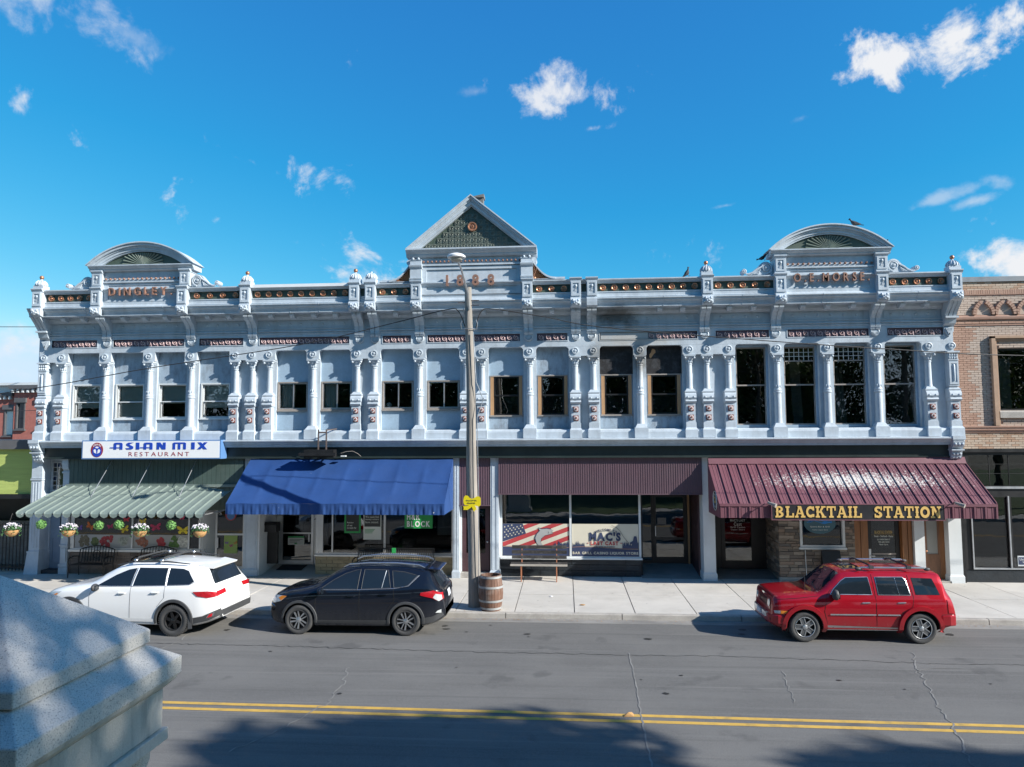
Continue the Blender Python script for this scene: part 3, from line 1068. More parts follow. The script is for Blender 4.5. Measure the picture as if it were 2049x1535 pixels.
# ------------------------------------------------------------------ pediments
def arch_pediment(cx, txt, lx0, lx1):
    p = MB()
    x0, x1 = cx - 1.6, cx + 1.6
    p.wall(x0, x1, 9.14, 10.40, -.82, -.35, [])
    p.wall(x0 + .15, x1 - .15, 9.16, 9.98, -.85, -.821, [(cx - 1.22, cx + 1.22, 9.40, 9.90)])
    p.px([(-.8, 9.98), (-.9, 9.985), (-.9, 10.03), (-.8, 10.05)], x0 + .15, x1 - .15)
    p.px([(-.8, 9.14), (-.9, 9.14), (-.88, 9.2), (-.85, 9.22), (-.82, 9.3), (-.8, 9.3)], x0 + .15, x1 - .15)
    root = p.build('name_pediment', M['blue'], bld)
    for s in (-1, 1):
        q = MB()
        xx = cx + s * 1.56
        q.box(xx - .18, xx + .18, -.98, -.5, 9.82, 10.36)
        q.px([(-.5, 10.30), (-.98, 10.30), (-1.03, 10.36), (-1.03, 10.4), (-.5, 10.4)], xx - .2, xx + .2)
        q.wall(xx - .15, xx + .15, 9.88, 10.28, -1.0, -.981, [(xx - .09, xx + .09, 9.93, 10.23)])
        q.build('pilaster', M['blue'], root)
        link('leaf_ornament', lfm, root, (xx, -.985, 10.09))
    be = MB().lathe([(.028, 0), (.038, -.02), (.038, -.05), (.02, -.075), (0, -.078)], (0, 0, 0), 8, 'y').mesh('bead', M['copper_flat'])
    n = 17
    for k in range(n):
        link('bead', be, root, (cx - 1.3 + 2.6 * k / (n - 1), -.83, 10.12))
    c = MB()
    c.px([(-.4, 10.38), (-.9, 10.38), (-.94, 10.42), (-.94, 10.45), (-1.0, 10.48), (-1.04, 10.53), (-1.07, 10.535), (-1.07, 10.565), (-.4, 10.58)], cx - 1.86, cx + 1.86)
    c.build('pediment_cornice', M['blue'], root)
    # segmental arch, built of three stepped rings
    hw, rise = 1.93, .80
    Rr = (hw * hw + rise * rise) / (2 * rise)
    zc = 10.56 + rise - Rr
    ring = MB()
    amax = math.asin(hw / Rr)

    def arcband(r0, r1, y0, y1):
        k = 26
        pts = []
        for i in range(k + 1):
            a = -amax + 2 * amax * i / k
            pts.append((a, (cx + math.sin(a) * r0, zc + math.cos(a) * r0), (cx + math.sin(a) * r1, zc + math.cos(a) * r1)))
        for i in range(k):
            o0, i0, o1, i1 = pts[i][1], pts[i][2], pts[i + 1][1], pts[i + 1][2]
            cl = lambda q: (q[0], max(q[1], 10.568))
            poly = [cl(o0), cl(o1), cl(i1), cl(i0)]
            if max(q[1] for q in poly) < 10.575:
                continue
            ring.py(poly, y0, y1)
    arcband(Rr, Rr - .04, -1.09, -.35)
    arcband(Rr - .04, Rr - .12, -1.04, -.35)
    arcband(Rr - .12, Rr - .17, -.98, -.35)
    arcband(Rr - .17, Rr - .25, -.94, -.35)
    arcband(Rr - .25, Rr - .30, -.90, -.35)
    ring.build('arch_ring', M['blue'], root)
    Ri = Rr - .29
    am = math.acos((10.572 - zc) / Ri)
    ty = [(cx + math.sin(-am + 2 * am * i / 22) * Ri, zc + math.cos(-am + 2 * am * i / 22) * Ri) for i in range(23)]
    tym = MB().py(ty, -.82, -.4).build('tympanum', M['green'], root)
    fan = MB()
    for k in range(18):
        a = math.pi * (k + .5) / 18
        d = min(.56, .40 + .2 * abs(math.cos(a)))
        # length to the arch
        L = .05
        while L < .85 and (math.hypot(cx + math.cos(a) * L - cx, 10.58 + math.sin(a) * L - zc) < Ri - .06) and L < .72:
            L += .02
        fan.tube([(cx + .05 * math.cos(a), -.83, 10.59 + .05 * math.sin(a)), (cx + L * math.cos(a), -.85, 10.58 + L * math.sin(a))], [.012, .032], 4, smooth=False)
    fan.build('sunburst', mat('fan_green_paint', (.13, .165, .14), .55, var=.1), tym)
    lettering(txt, lx0, lx1, 9.53, 9.80, -.985, .10, M['copper_flat'], root, bold=.012, gap=.42)
    return root


arch_pediment(-14.40, 'DINGLEY.', -15.52, -13.28)
arch_pediment(8.45, 'O.E.MORSE.', 7.30, 9.62)

# the gabled 1888 pediment
cx = -3.05
p = MB()
p.wall(cx - 1.85, cx + 1.85, 9.14, 10.66, -.82, -.35, [])
p.wall(cx - 1.66, cx + 1.66, 9.34, 10.30, -.86, -.821, [(cx - 1.5, cx + 1.5, 9.49, 10.20)])
p.px([(-.8, 10.32), (-.9, 10.325), (-.9, 10.38), (-.8, 10.40)], cx - 1.66, cx + 1.66)
p.px([(-.8, 9.14), (-.92, 9.14), (-.9, 9.2), (-.85, 9.22), (-.82, 9.33), (-.8, 9.33)], cx - 1.66, cx + 1.66)
gab = p.build('date_pediment', M['blue'], bld)
be = MB().lathe([(.028, 0), (.036, -.02), (.036, -.05), (.02, -.075), (0, -.078)], (0, 0, 0), 8, 'y').mesh('bead', M['copper_flat'])
for k in range(24):
    link('bead', be, gab, (cx - 1.6 + 3.2 * k / 23, -.83, 10.47))
for s in (-1, 1):
    xx = cx + s * 1.84
    q = MB()
    q.box(xx - .19, xx + .19, -.98, -.5, 9.82, 10.50)
    q.px([(-.5, 10.22), (-.99, 10.22), (-1.05, 10.30), (-1.05, 10.34), (-.5, 10.34)], xx - .21, xx + .21)
    q.px([(-.5, 9.80), (-.99, 9.80), (-1.04, 9.86), (-1.04, 9.9), (-.5, 9.9)], xx - .205, xx + .205)
    q.box(xx - .2, xx + .2, -1.0, -.5, 10.50, 10.52)
    for t_ in (-.09, .09):
        q.ball((xx + t_, -.98, 10.55), .045, 8, 5)
    q.build('pilaster', M['blue'], gab)
c = MB()
c.px([(-.4, 10.62), (-.9, 10.62), (-.94, 10.68), (-.94, 10.71), (-1.0, 10.75), (-1.06, 10.82), (-1.09, 10.83), (-1.09, 10.875), (-.4, 10.89)], cx - 2.17, cx + 2.17)
c.build('pediment_cornice', M['blue'], gab)
ap, bs, hw = 12.66, 10.88, 2.17
rake = MB()


def rakeband(t0, t1, y0, y1):
    # band measured square to the slope
    L = math.hypot(hw, ap - bs)
    k = L / hw
    for s in (-1, 1):
        rake.py([(cx, ap - t0 * k), (cx + s * (hw - t0 * L / (ap - bs)), bs), (cx + s * (hw - t1 * L / (ap - bs)), bs), (cx, ap - t1 * k)], y0, y1)


rakeband(0, .035, -1.09, -.35)
rakeband(.035, .10, -1.05, -.35)
rakeband(.10, .14, -1.0, -.35)
rakeband(.14, .235, -.96, -.35)
rakeband(.235, .27, -.90, -.35)
rake.build('gable_rake', M['blue'], gab)
k_ = math.hypot(hw, ap - bs)
ti = .262
tri = [(cx - (hw - ti * k_ / (ap - bs)), bs), (cx + (hw - ti * k_ / (ap - bs)), bs), (cx, ap - ti * k_ / hw)]
tym = MB().py(tri, -.80, -.4).build('gable_field', M['green'], gab)
M['tilegreen'] = mat('grey_green_tile', (.105, .125, .105), .5, var=.15, scale=5)
t = MB()
t.box(-.094, .094, -.012, 0, -.094, .094)
sp = []
for k in range(14):
    a = k * .66 + .4
    r = .075 * (1 - k / 16)
    sp.append((r * math.cos(a), -.02, r * math.sin(a)))
t.tube(sp, [.013] * 14, 4)
t.box(-.09, -.06, -.024, -.01, -.09, .04)
tm = t.mesh('scroll_tile', M['tilegreen'])
pit = .197
for r in range(10):
    z = bs + .012 + pit * (r + .5)
    for k in range(-9, 9):
        x = cx + pit * (k + .5) + .02
        top = tri[2][1]
        half = (hw - ti * k_ / (ap - bs)) * (top - (z + .06)) / (top - bs)
        if abs(x - cx) < half - .05:
            link('scroll_tile', tm, tym, (x, -.801, z))
ro2 = MB().lathe([(.15, 0), (.165, -.03), (.15, -.06), (.12, -.06), (.10, -.035), (.07, -.03), (.055, -.055), (.03, -.06), (.015, -.03), (0, -.03)], (0, 0, 0), 20, 'y')
ro2.build('gable_rosette', M['copper'], tym, loc=(cx + .03, -.825, 11.63))
ME_NUM = lettering('1888', cx - .83, cx + .77, 9.64, 9.99, -.99, .10, M['copper_flat'], gab, name='numeral', bold=.03, gap=.62)

# quarter-fan wings beside the gable
for s in (-1, 1):
    xx = cx + s * 2.04
    w = MB()
    cv = [(xx + s * (.72 * t_), 9.81 + .56 * (1 - t_) ** 2.1) for t_ in [k / 12 for k in range(13)]]
    w.py([(xx, 9.80)] + cv, -.78, -.5)
    wing = w.build('wing', M['green'], gab)
    e = MB()
    for a, b in zip(cv[:-1], cv[1:]):
        e.py([a, b, (b[0], b[1] + .06), (a[0], a[1] + .06)], -.92, -.45)
    e.box(min(xx, xx + s * 1.0), max(xx, xx + s * 1.0), -.9, -.45, 9.80, 9.815)
    e.box(min(xx + s * .7, xx + s * 1.05), max(xx + s * .7, xx + s * 1.05), -.88, -.45, 9.815, 9.87)
    e.lathe([(.10, -.9), (.10, -.5)], (xx + s * .03, 0, 10.45), 12, 'y')
    e.build('wing_coping', M['blue'], gab)
    fanm = MB()
    for k in range(7):
        a = math.pi / 2 * (k + .4) / 7
        L = .08
        while L < .62:
            t_ = L * math.cos(a) / .72
            if t_ >= 1 or L * math.sin(a) > .56 * (1 - t_) ** 2.1 - .02:
                break
            L += .02
        fanm.tube([(xx + s * .06 * math.cos(a), -.79, 9.83 + .06 * math.sin(a)), (xx + s * L * math.cos(a), -.81, 9.83 + L * math.sin(a))], [.015, .04], 5)
    fanm.ball((xx + s * .05, -.8, 9.86), .06, 8, 5)
    fanm.build('copper_fan', M['copper'], wing)

# scroll brackets beside the arched pediments
for x, s in ((-16.16, -1), (-12.66, 1), (6.69, -1), (10.21, 1)):
    v = MB()
    R0 = .19
    xc, zc_ = x + s * .22, 10.02
    prof = [(x + s * .02, 9.80), (x + s * .02, 10.1)] + [(xc + s * (R0 + .02) * math.sin(a), zc_ + (R0 + .02) * math.cos(a)) for a in [-1.1 + .3 * q for q in range(8)]] + [(x + s * .55, 9.96), (x + s * .66, 9.87), (x + s * .75, 9.82), (x + s * .8, 9.80)]
    v.py(prof, -.84, -.62)
    # raised rim following the scroll
    rim = [(xc + s * R0 * math.sin(a) * (1 - .02 * i), -.85, zc_ + R0 * math.cos(a) * (1 - .02 * i)) for i, a in enumerate([-3.0 + .3 * q for q in range(15)])]
    rim += [(x + s * .52, -.85, 9.98), (x + s * .64, -.85, 9.88), (x + s * .76, -.85, 9.83), (x + s * .86, -.85, 9.84)]
    v.tube(rim, .032, 6)
    v.lathe([(.115, -.84), (.125, -.87), (.10, -.88), (.085, -.86), (.05, -.86), (.04, -.89), (0, -.9)], (xc, 0, zc_), 16, 'y')
    v.lathe([(.08, -.6), (.08, -.87), (.06, -.885), (.04, -.87), (.03, -.89), (0, -.9)], (x + s * .91, 0, 9.92), 12, 'y')
    for q in range(4):
        v.tube([(x + s * (.40 + .035 * q), -.85, 9.98 - .03 * q), (x + s * (.46 + .05 * q), -.86, 9.83)], .015, 4)
    v.build('scroll_bracket', M['blue'], bld)
vent = MB()
vent.box(-3.20, -2.86, .95, 1.25, 8.9, 13.25)
vent.py([(-3.24, 13.22), (-2.83, 13.22), (-2.83, 13.34), (-3.24, 13.26)], .9, 1.3)
vent.build('roof_vent', mat('dull_grey_sheet_metal', (.17, .165, .155), .7), bld)

# ------------------------------------------------------------------ columns of the upper floor
def capital(mb):
    mb.lathe([(.085, 6.98), (.105, 6.99), (.105, 7.02), (.09, 7.03), (.095, 7.10), (.12, 7.18), (.15, 7.24)], (0, -.17, 0), 12)
    mb.box(-.19, .19, -.34, -.0, 7.27, 7.32)
    mb.frus(-.15, .15, -.30, -.04, 7.22, -.175, .175, -.33, -.01, 7.27)
    for sx in (-1, 1):
        mb.ball((sx * .145, -.305, 7.215), .042, 8, 5)
    for q in range(6):
        a = math.pi + math.pi * (q + .5) / 6
        mb.ball((.10 * math.cos(a), -.17 + .10 * math.sin(a), 7.09), .03, 6, 4, (.8, .8, 1.7))


ros = MB().lathe([(.115, 0), (.12, -.03), (.09, -.04), (.075, -.02), (.05, -.015), (.045, -.04), (.02, -.05), (0, -.05)], (0, 0, 0), 16, 'y').mesh('lintel_rosette', M['blue'])


def pedestal(mb):
    mb.box(-.20, .20, -.43, -.1, 4.60, 4.86)
    mb.frus(-.20, .20, -.43, -.1, 4.86, -.165, .165, -.37, -.1, 4.93)
    mb.box(-.165, .165, -.37, -.1, 4.93, 5.10)
    mb.box(-.145, .145, -.35, -.1, 5.10, 5.72)
    # bull-nose, cushion with two bosses, flare
    mb.px([(-.1, 5.72), (-.35, 5.72), (-.40, 5.75), (-.415, 5.785), (-.40, 5.82), (-.36, 5.84), (-.1, 5.84)], -.175, .175)
    mb.px([(-.1, 5.84), (-.36, 5.85), (-.40, 5.90), (-.395, 5.98), (-.36, 6.04), (-.31, 6.08), (-.1, 6.08)], -.18, .18)
    for sx in (-.1, .1):
        mb.ball((sx, -.40, 5.92), .032, 7, 5)
    mb.box(-.19, .19, -.345, -.02, 6.08, 6.115)
    mb.frus(-.17, .17, -.33, -.03, 6.115, -.11, .11, -.27, -.07, 6.20)


ca = MB()
pedestal(ca)
ca.lathe([(.115, 6.19), (.105, 6.24), (.10, 6.3), (.09, 6.98)], (0, -.17, 0), 16)
capital(ca)
cam_ = ca.mesh('pedestal_column', M['blue'])
cb = MB()
cb.box(-.22, .22, -.41, -.1, 4.60, 4.93)
cb.frus(-.20, .20, -.38, -.1, 4.93, -.12, .12, -.29, -.1, 5.06)
cb.lathe([(.13, 5.02), (.12, 5.08), (.115, 5.2), (.108, 6.02), (.13, 6.04), (.13, 6.08), (.11, 6.10), (.125, 6.13), (.11, 6.16), (.10, 6.2), (.09, 6.98)], (0, -.17, 0), 16)
for q in range(5):
    a = math.pi + math.pi * (q + .5) / 5
    cb.ball((.098 * math.cos(a), -.17 + .098 * math.sin(a), 6.25), .03, 6, 4, (.7, .7, 1.8))
capital(cb)
cbm = cb.mesh('slender_column', M['blue'])
til = MB()
til.box(-.085, .085, -.02, 0, -.085, .085)
tilm = til.mesh('square_tile', M['brown'])
til = MB()
for q in range(8):
    a = 2 * math.pi * q / 8
    til.ball((.05 * math.cos(a), -.022, .05 * math.sin(a)), .027, 6, 4, (1, .5, 1))
tilp = til.mesh('flower_relief', M['tile'])
tilc = MB().lathe([(.03, 0), (.028, -.02), (.012, -.03), (0, -.025)], (0, -.025, 0), 8, 'y').mesh('flower_centre', M['brown'])


def dress(o, x):
    for z in (5.26, 5.55):
        t_ = link('square_tile', tilm, o, (x, -.351, z))
        link('flower_relief', tilp, o, (x, -.371, z))
        link('flower_centre', tilc, o, (x, -.371, z))


for x in COLA:
    o = link('pedestal_column', cam_, bld, (x, 0, 0))
    dress(o, x)
    link('lintel_rosette', ros, o, (x, -.27, 7.50))
for x in COLB:
    o = link('slender_column', cbm, bld, (x, 0, 0))
    link('lintel_rosette', ros, o, (x, -.27, 7.50))
cp = MB()
pedestal(cp)
cp.box(-.15, .15, -.33, -.1, 6.19, 7.02)
cp.wall(-.14, .14, 6.25, 6.98, -.35, -.331, [(-.09, .09, 6.32, 6.92)])
cp.lathe([(.035, 6.36), (.04, 6.5), (.04, 6.86), (.02, 6.9)], (0, -.335, 0), 8)
cp.box(-.16, .16, -.35, -.1, 7.02, 7.05)
cp.box(-.145, .145, -.33, -.1, 7.05, 7.27)
cp.box(-.19, .19, -.38, -.05, 7.27, 7.32)
for a in range(4):
    for b in range(2):
        cp.ball((-.11 + .073 * a, -.335, 7.10 + .1 * b), .04, 6, 4, (.9, .8, 1.2))
cpm = cp.mesh('corner_pilaster', M['blue'])
for x in PIL:
    o = link('corner_pilaster', cpm, bld, (x, 0, 0))
    dress(o, x)
    link('lintel_rosette', ros, o, (x, -.27, 7.50))
# sill plinth running between the pedestals, belt cornice, fascia
mb = MB()
mb.px([(-.1, 4.60), (-.33, 4.60), (-.33, 4.80), (-.31, 4.86), (-.22, 4.90), (.2, 4.90), (.2, 4.60)], BX0 + .12, BX1 - .02)
mb.build('sill_plinth', M['blue'], bld)
mb = MB()
mb.px([(-.1, 4.34), (-.44, 4.34), (-.44, 4.375), (-.46, 4.38), (-.46, 4.42), (-.50, 4.44), (-.52, 4.49), (-.57, 4.53), (-.60, 4.54), (-.60, 4.575), (-.33, 4.60), (-.1, 4.60)], BX0 + .3, BX1 - .32)
mb.build('belt_cornice', M['blue'], bld)
mb = MB()
mb.box(BX0 + .3, BX1 - .3, -.27, .1, 3.97, 4.339)
mb.px([(-.2, 3.955), (-.33, 3.955), (-.33, 3.985), (-.2, 4.0)], BX0 + .3, BX1 - .3)
mb.build('shop_fascia', M['fascia'], bld)
# carved consoles at the two ends of the belt
for x in (-18.28, 12.28):
    c = MB()
    c.box(x - .19, x + .19, -.62, -.1, 4.50, 4.62)
    c.px([(-.1, 4.2), (-.42, 4.2), (-.55, 4.3), (-.6, 4.45), (-.58, 4.52), (-.1, 4.52)], x - .17, x + .17)
    c.px([(-.1, 3.85), (-.3, 3.85), (-.40, 3.95), (-.46, 4.16), (-.1, 4.2)], x - .16, x + .16)
    c.box(x - .19, x + .19, -.52, -.1, 4.16, 4.2)
    c.build('belt_console', M['blue'], bld)
    c = MB()
    for q in range(9):
        c.ball((x - .11 + .11 * (q % 3), -.58 + .02 * (q // 3), 4.36 + .07 * (q // 3)), .05, 7, 5, (1, .7, 1))
    for q in range(6):
        c.ball((x - .1 + .1 * (q % 3), -.38 - .05 * (q // 3), 3.95 + .1 * (q // 3)), .045, 7, 5, (1, .7, 1))
    c.build('carved_leaves', M['blue'], bld)


# ------------------------------------------------------------------ upper-floor windows
def frame(mb, x0, x1, z0, z1, y0, y1, w, wb=None):
    wb = w if wb is None else wb
    mb.box(x0, x0 + w, y0, y1, z0, z1)
    mb.box(x1 - w, x1, y0, y1, z0, z1)
    mb.box(x0 + w, x1 - w, y0, y1, z1 - w, z1)
    mb.box(x0 + w, x1 - w, y0, y1, z0, z0 + wb)


def pane(x0, x1, z0, z1, y, parent, g='glass', name='pane'):
    return MB().box(x0, x1, y, y + .006, z0, z1).build(name, M[g], parent)


def folds(x0, x1, z0, z1, y, m, parent, name='curtain', n=14, amp=.03):
    mb = MB()
    k = n * 4
    vs = []
    for i in range(k + 1):
        x = x0 + (x1 - x0) * i / k
        yy = y + amp * math.sin(i / k * n * 2 * math.pi) * (1 + .3 * math.sin(i * .7))
        vs += [(x, yy, z0), (x, yy - amp * .3, z1)]
    mb.add(vs, [(2 * i, 2 * i + 2, 2 * i + 3, 2 * i + 1) for i in range(k)], True)
    return mb.build(name, m, parent)


for i, (a, b) in enumerate(OPEN):
    if i < 4:                                     # small sash windows set in weathered plywood
        wx0, wx1, wz0, wz1 = a + .03 + (.12 if i else .1), b - .08 if i < 3 else b - .03, 5.38, 6.52
        wx0 = (a + b) / 2 - .48
        wx1 = (a + b) / 2 + .48
        pm = MB().wall(a, b, Z_SILL, Z_TOP, .0, .03, [(wx0, wx1, wz0, wz1)]).build('infill_panel', M['blue_peel'], bld)
        w = MB()
        frame(w, wx0 - .05, wx1 + .05, wz0 - .05, wz1 + .05, -.035, .05, .05)
        w.box(wx0 - .09, wx1 + .09, -.07, -.0, wz0 - .08, wz0 - .045)
        win = w.build('window', M['offwhite'], bld)
        s_ = MB()
        zm = wz0 + .56
        frame(s_, wx0, wx1, zm - .02, wz1, .05, .085, .035)
        frame(s_, wx0, wx1, wz0, zm + .015, .09, .12, .035)
        s_.build('sash', M['offwhite'], win)
        pane(wx0 + .03, wx1 - .03, zm, wz1 - .03, .066, win)
        pane(wx0 + .03, wx1 - .03, wz0 + .03, zm, .104, win)
        zb = [wz0 + .36, wz0 + .02, wz0 + .5, wz0 + .34][i]
        MB().box(wx0 + .01, wx1 - .01, .15, .156, zb, wz1).build('blind', M['blind'], win)
    elif i < 8:                                   # sliding windows in plain plywood
        wz0, wz1 = 5.6, 6.58
        MB().wall(a, b, Z_SILL, Z_TOP, .0, .03, [(a + .02, b - .02, wz0, wz1)]).build('infill_panel', M['blue_panel'], bld)
        w = MB()
        frame(w, a + .02, b - .02, wz0, wz1, -.045, .06, .045)
        w.box(a + .01, b - .01, -.075, -.005, wz0 - .045, wz0 + .0)
        win = w.build('window', M['greywood'], bld)
        xm = (a + b) / 2
        s_ = MB()
        frame(s_, a + .065, xm + .03, wz0 + .045, wz1 - .045, -.01, .02, .035)
        frame(s_, xm - .02, b - .065, wz0 + .045, wz1 - .045, .025, .05, .035)
        s_.build('sash', M['steel'], win)
        pane(a + .10, xm, wz0 + .08, wz1 - .08, .002, win)
        pane(xm + .01, b - .10, wz0 + .08, wz1 - .08, .036, win)
        if i in (4, 5):
            folds(a + .08, xm - (0 if i == 4 else .05), wz0 + .05, wz1 - .03, .16, M['curtain'], win, n=6)
        if i == 6:
            MB().lathe([(.09, wz0 + .04), (.1, wz0 + .2), (.03, wz0 + .26), (0, wz0 + .26)], (a + .2, .2, 0), 10).build('white_jar', M['white'], win)
    elif i < 12:                                  # new dark sashes between raw pine trim; two of them burnt
        wz0, wz1 = 5.38, 6.68
        burnt = i >= 10
        MB().wall(a, b, Z_SILL, 6.72, .0, .03, [(a + .05, b - .05, wz0, wz1 + .04)]).build('infill_panel', M['blue_peel'], bld)
        MB().box(a, b, .0, .03, 6.72, Z_TOP).build('charred_panel' if burnt else 'infill_panel', M['soot'] if burnt else (M['blue_peel'] if i == 9 else M['blue_panel']), bld)
        if burnt and i == 11:
            MB().py([(a + .12, 7.28), (a + .16, 7.25), (a + .2, 7.28), (a + .25, 7.36), (a + .33, 7.44), (a + .32, 7.52), (a + .24, 7.56), (a + .2, 7.52), (a + .18, 7.44), (a + .13, 7.38)], -.006, -.001).build('burn_hole_patch', M['newwood'], bld)
        w = MB()
        w.box(a + .05, a + .16, -.02, .05, wz0, wz1)
        w.box(b - .16, b - .05, -.02, .05, wz0, wz1)
        w.box(a + .155, b - .155, .03, .05, wz1 - .03, wz1)
        win = w.build('window', M['newwood'], bld)
        MB().box(a + .02, b - .02, -.05, .02, wz0 - .05, wz0).build('sill', M['greywood'], win)
        MB().box(a + .04, b - .04, -.03, .02, wz1, wz1 + .04).build('head_trim', M['greywood'], win)
        s_ = MB()
        zm = wz0 + .66
        frame(s_, a + .16, b - .16, zm - .02, wz1, .0, .04, .05)
        frame(s_, a + .16, b - .16, wz0, zm + .02, .04, .08, .05)
        s_.build('sash', M['black'], win)
        pane(a + .2, b - .2, zm + .02, wz1 - .04, .02, win)
        pane(a + .2, b - .2, wz0 + .04, zm - .01, .06, win)
        MB().box(a + .17, b - .17, .12, .126, wz0 + .02, zm - .02).build('insect_screen', M['dark'], win)
    else:                                         # tall original sashes
        wz0, wz1, zm = 4.98, 7.62, 6.32
        lead = i in (13, 14)
        w = MB()
        frame(w, a, b, 4.9, wz1 + .02, .05, .16, .07, .10)
        win = w.build('window', M['blue_panel'], bld)
        s_ = MB()
        frame(s_, a + .07, b - .07, zm - .03, wz1 - .05, .08, .11, .045)
        frame(s_, a + .07, b - .07, 5.0, zm + .02, .12, .15, .045)
        if lead:
            s_.box(a + .07, b - .07, .08, .11, 7.08, 7.12)
        s_.build('sash', M['greywood'], win)
        pane(a + .11, b - .11, zm, (7.1 if lead else wz1 - .09), .094, win)
        pane(a + .11, b - .11, 5.03, zm, .134, win)
        if lead:
            nx, nz_ = 6, 3
            cw, ch = (b - a - .22) / nx, (wz1 - .10 - 7.12) / nz_
            for r in range(nz_):
                for c_ in range(nx):
                    x0, z0 = a + .11 + c_ * cw, 7.12 + r * ch
                    MB().box(x0 + .006, x0 + cw - .006, .09, .096, z0 + .006, z0 + ch - .006).build('quarry_pane', M['stain'][(r * 5 + c_ * 3 + i) % 3] if 'stain' in M else M['glass'], win)
            lb = MB()
            for c_ in range(1, nx):
                lb.box(a + .11 + c_ * cw - .008, a + .11 + c_ * cw + .008, .082, .1, 7.12, wz1 - .1)
            for r in range(1, nz_):
                lb.box(a + .11, b - .11, .083, .1, 7.12 + r * ch - .008, 7.12 + r * ch + .008)
            lb.build('lead_bars', M['offwhite'], win)
# timber leaning inside the right-hand windows
mb = MB()
for k in range(7):
    mb.bar((9.0 + .09 * k, 1.1, 4.3), (8.75 + .13 * k, 1.5, 7.0), .05, .09)
for k in range(4):
    mb.bar((7.9 + .07 * k, 1.2, 4.3), (7.85 + .08 * k, 1.5, 7.2), .06, .1)
mb.build('stored_timber', M['greywood'], bld)

# ------------------------------------------------------------------ ground-floor shop fronts
M['maroon_sheet'] = mat('maroon_ribbed_sheet', (.125, .075, .095), .5, var=.1, scale=1, stretch=(6, 1, .4), fine=.2, fscale=3, dirt=.25, dcol=(.08, .07, .075))
M['green_board'] = mat('dark_green_boards', (.055, .085, .075), .6, var=.14, scale=1, dirt=.2, dcol=(.12, .14, .13), dscale=3)
M['slate'] = mat('black_painted_block', (.016, .022, .028), .5, var=.3, scale=3, rnd_var=.2, bump=.5, bscale=12)
M['ybrick'] = mat('buff_brick', (.34, .27, .16), .8, var=.12, scale=4, rnd_var=.14, bump=.3, bscale=40)
M['mortar'] = mat('grey_mortar', (.24, .22, .19), .9)
M['flag'] = mat('brown_flagstone', (.16, .125, .105), .85, var=.2, scale=3, rnd_var=.25, bump=.5, bscale=20)
M['ledge'] = brickmat('ledge_stone_veneer', [(.20, .165, .13), (.13, .11, .095), (.27, .23, .19), (.17, .135, .11), (.10, .095, .09), (.24, .18, .14), (.31, .27, .23)])
M['oak'] = mat('varnished_oak', (.27, .115, .042), .4, var=.25, scale=2, stretch=(5, 5, .7), fine=.2, fscale=8)
M['brownwood'] = mat('old_brown_door_wood', (.19, .09, .045), .45, var=.25, scale=3, stretch=(4, 4, .6))
M['maroon_door'] = mat('maroon_painted_door', (.06, .028, .033), .5, var=.15)
M['mat'] = mat('black_door_mat', (.03, .03, .03), .95, var=.2)
M['bluedoor'] = mat('slate_blue_door_paint', (.2, .27, .36), .55, var=.08)

piers = [(-18.62, -18.24, -.17, .3), (-17.5, -17.24, -.12, .25), (-10.95, -10.47, -.15, .55), (-3.77, -3.56, -.15, .45), (-2.51, -2.24, -.15, .45), (4.42, 4.80, -.17, .4), (12.04, 12.43, -.17, .3)]
for k, (a, b, y0, y1) in enumerate(piers):
    p = MB()
    p.box(a, b, y0, y1, .22, 3.954)
    p.box(a - .03, b + .03, y0 - .03, y1, .0, .2)
    p.frus(a - .03, b + .03, y0 - .03, y1, .2, a, b, y0, y1, .26)
    if k == 0:
        p.box(a - .02, b + .02, y0 - .03, y1, 3.22, 3.26)
        p.box(a - .015, b + .015, y0 - .025, y1, 3.28, 3.30)
        p.frus(a - .08, b + .05, y0 - .1, y1, .0, a - .03, b + .02, y0 - .035, y1, .72)
        p.box(a - .04, b + .03, y0 - .045, y1, .72, .78)
        for q in range(3):
            p.box(a + .05 + .1 * q, a + .09 + .1 * q, y0 - .012, y0, .9, 3.15)
    if k == 1:
        p.px([(-.11, 3.55), (-.2, 3.62), (-.24, 3.8), (-.24, 3.95), (-.11, 3.95)], a + .02, b - .02)
        p.box(a - .02, b + .02, y0 - .04, y1, 3.46, 3.52)
        p.box(a - .02, b + .02, y0 - .04, y1, .95, 1.0)
        p.box(a - .03, b + .03, y0 - .05, y1, .26, .34)
        p.box(a + .04, b - .04, y0 - .03, y0, .42, .88)
    if k in (2, 3, 4):
        p.box(a + .05, a + .08, y0 - .012, y0, .3, 3.9)
        p.box(b - .08, b - .05, y0 - .012, y0, .3, 3.9)
    p.build('pier', M['blue'] if k < 5 else M['offwhite'], bld)

# -- shop 1: blue side door with leaded transom
MB().wall(-18.24, -17.5, 0, 3.954, .25, .32, [(-18.2, -17.54, .1, 2.3), (-18.18, -17.56, 2.82, 3.84)]).build('side_entry_wall', M['blue'], bld)
tw = MB()
frame(tw, -18.18, -17.56, 2.82, 3.84, .22, .3, .04)
tw.px([(.1, 2.62), (.05, 2.7), (.05, 2.74), (.25, 2.76), (.25, 2.62)], -18.24, -17.5)
tw = tw.build('transom_window', M['blue'], bld)
pane(-18.02, -17.56, 2.97, 3.7, .27, tw, 'glass_dark')
nq = 0
for r in range(6):
    for c_ in range(4):
        if 0 < r < 5 and c_ > 0:
            continue
        x0, z0 = -18.14 + c_ * .135, 2.86 + r * .158
        MB().box(x0 + .006, x0 + .129, .262, .268, z0 + .006, z0 + .15).build('quarry_pane', M['stain'][(r * 5 + c_ * 3) % 3], tw)
lb = MB()
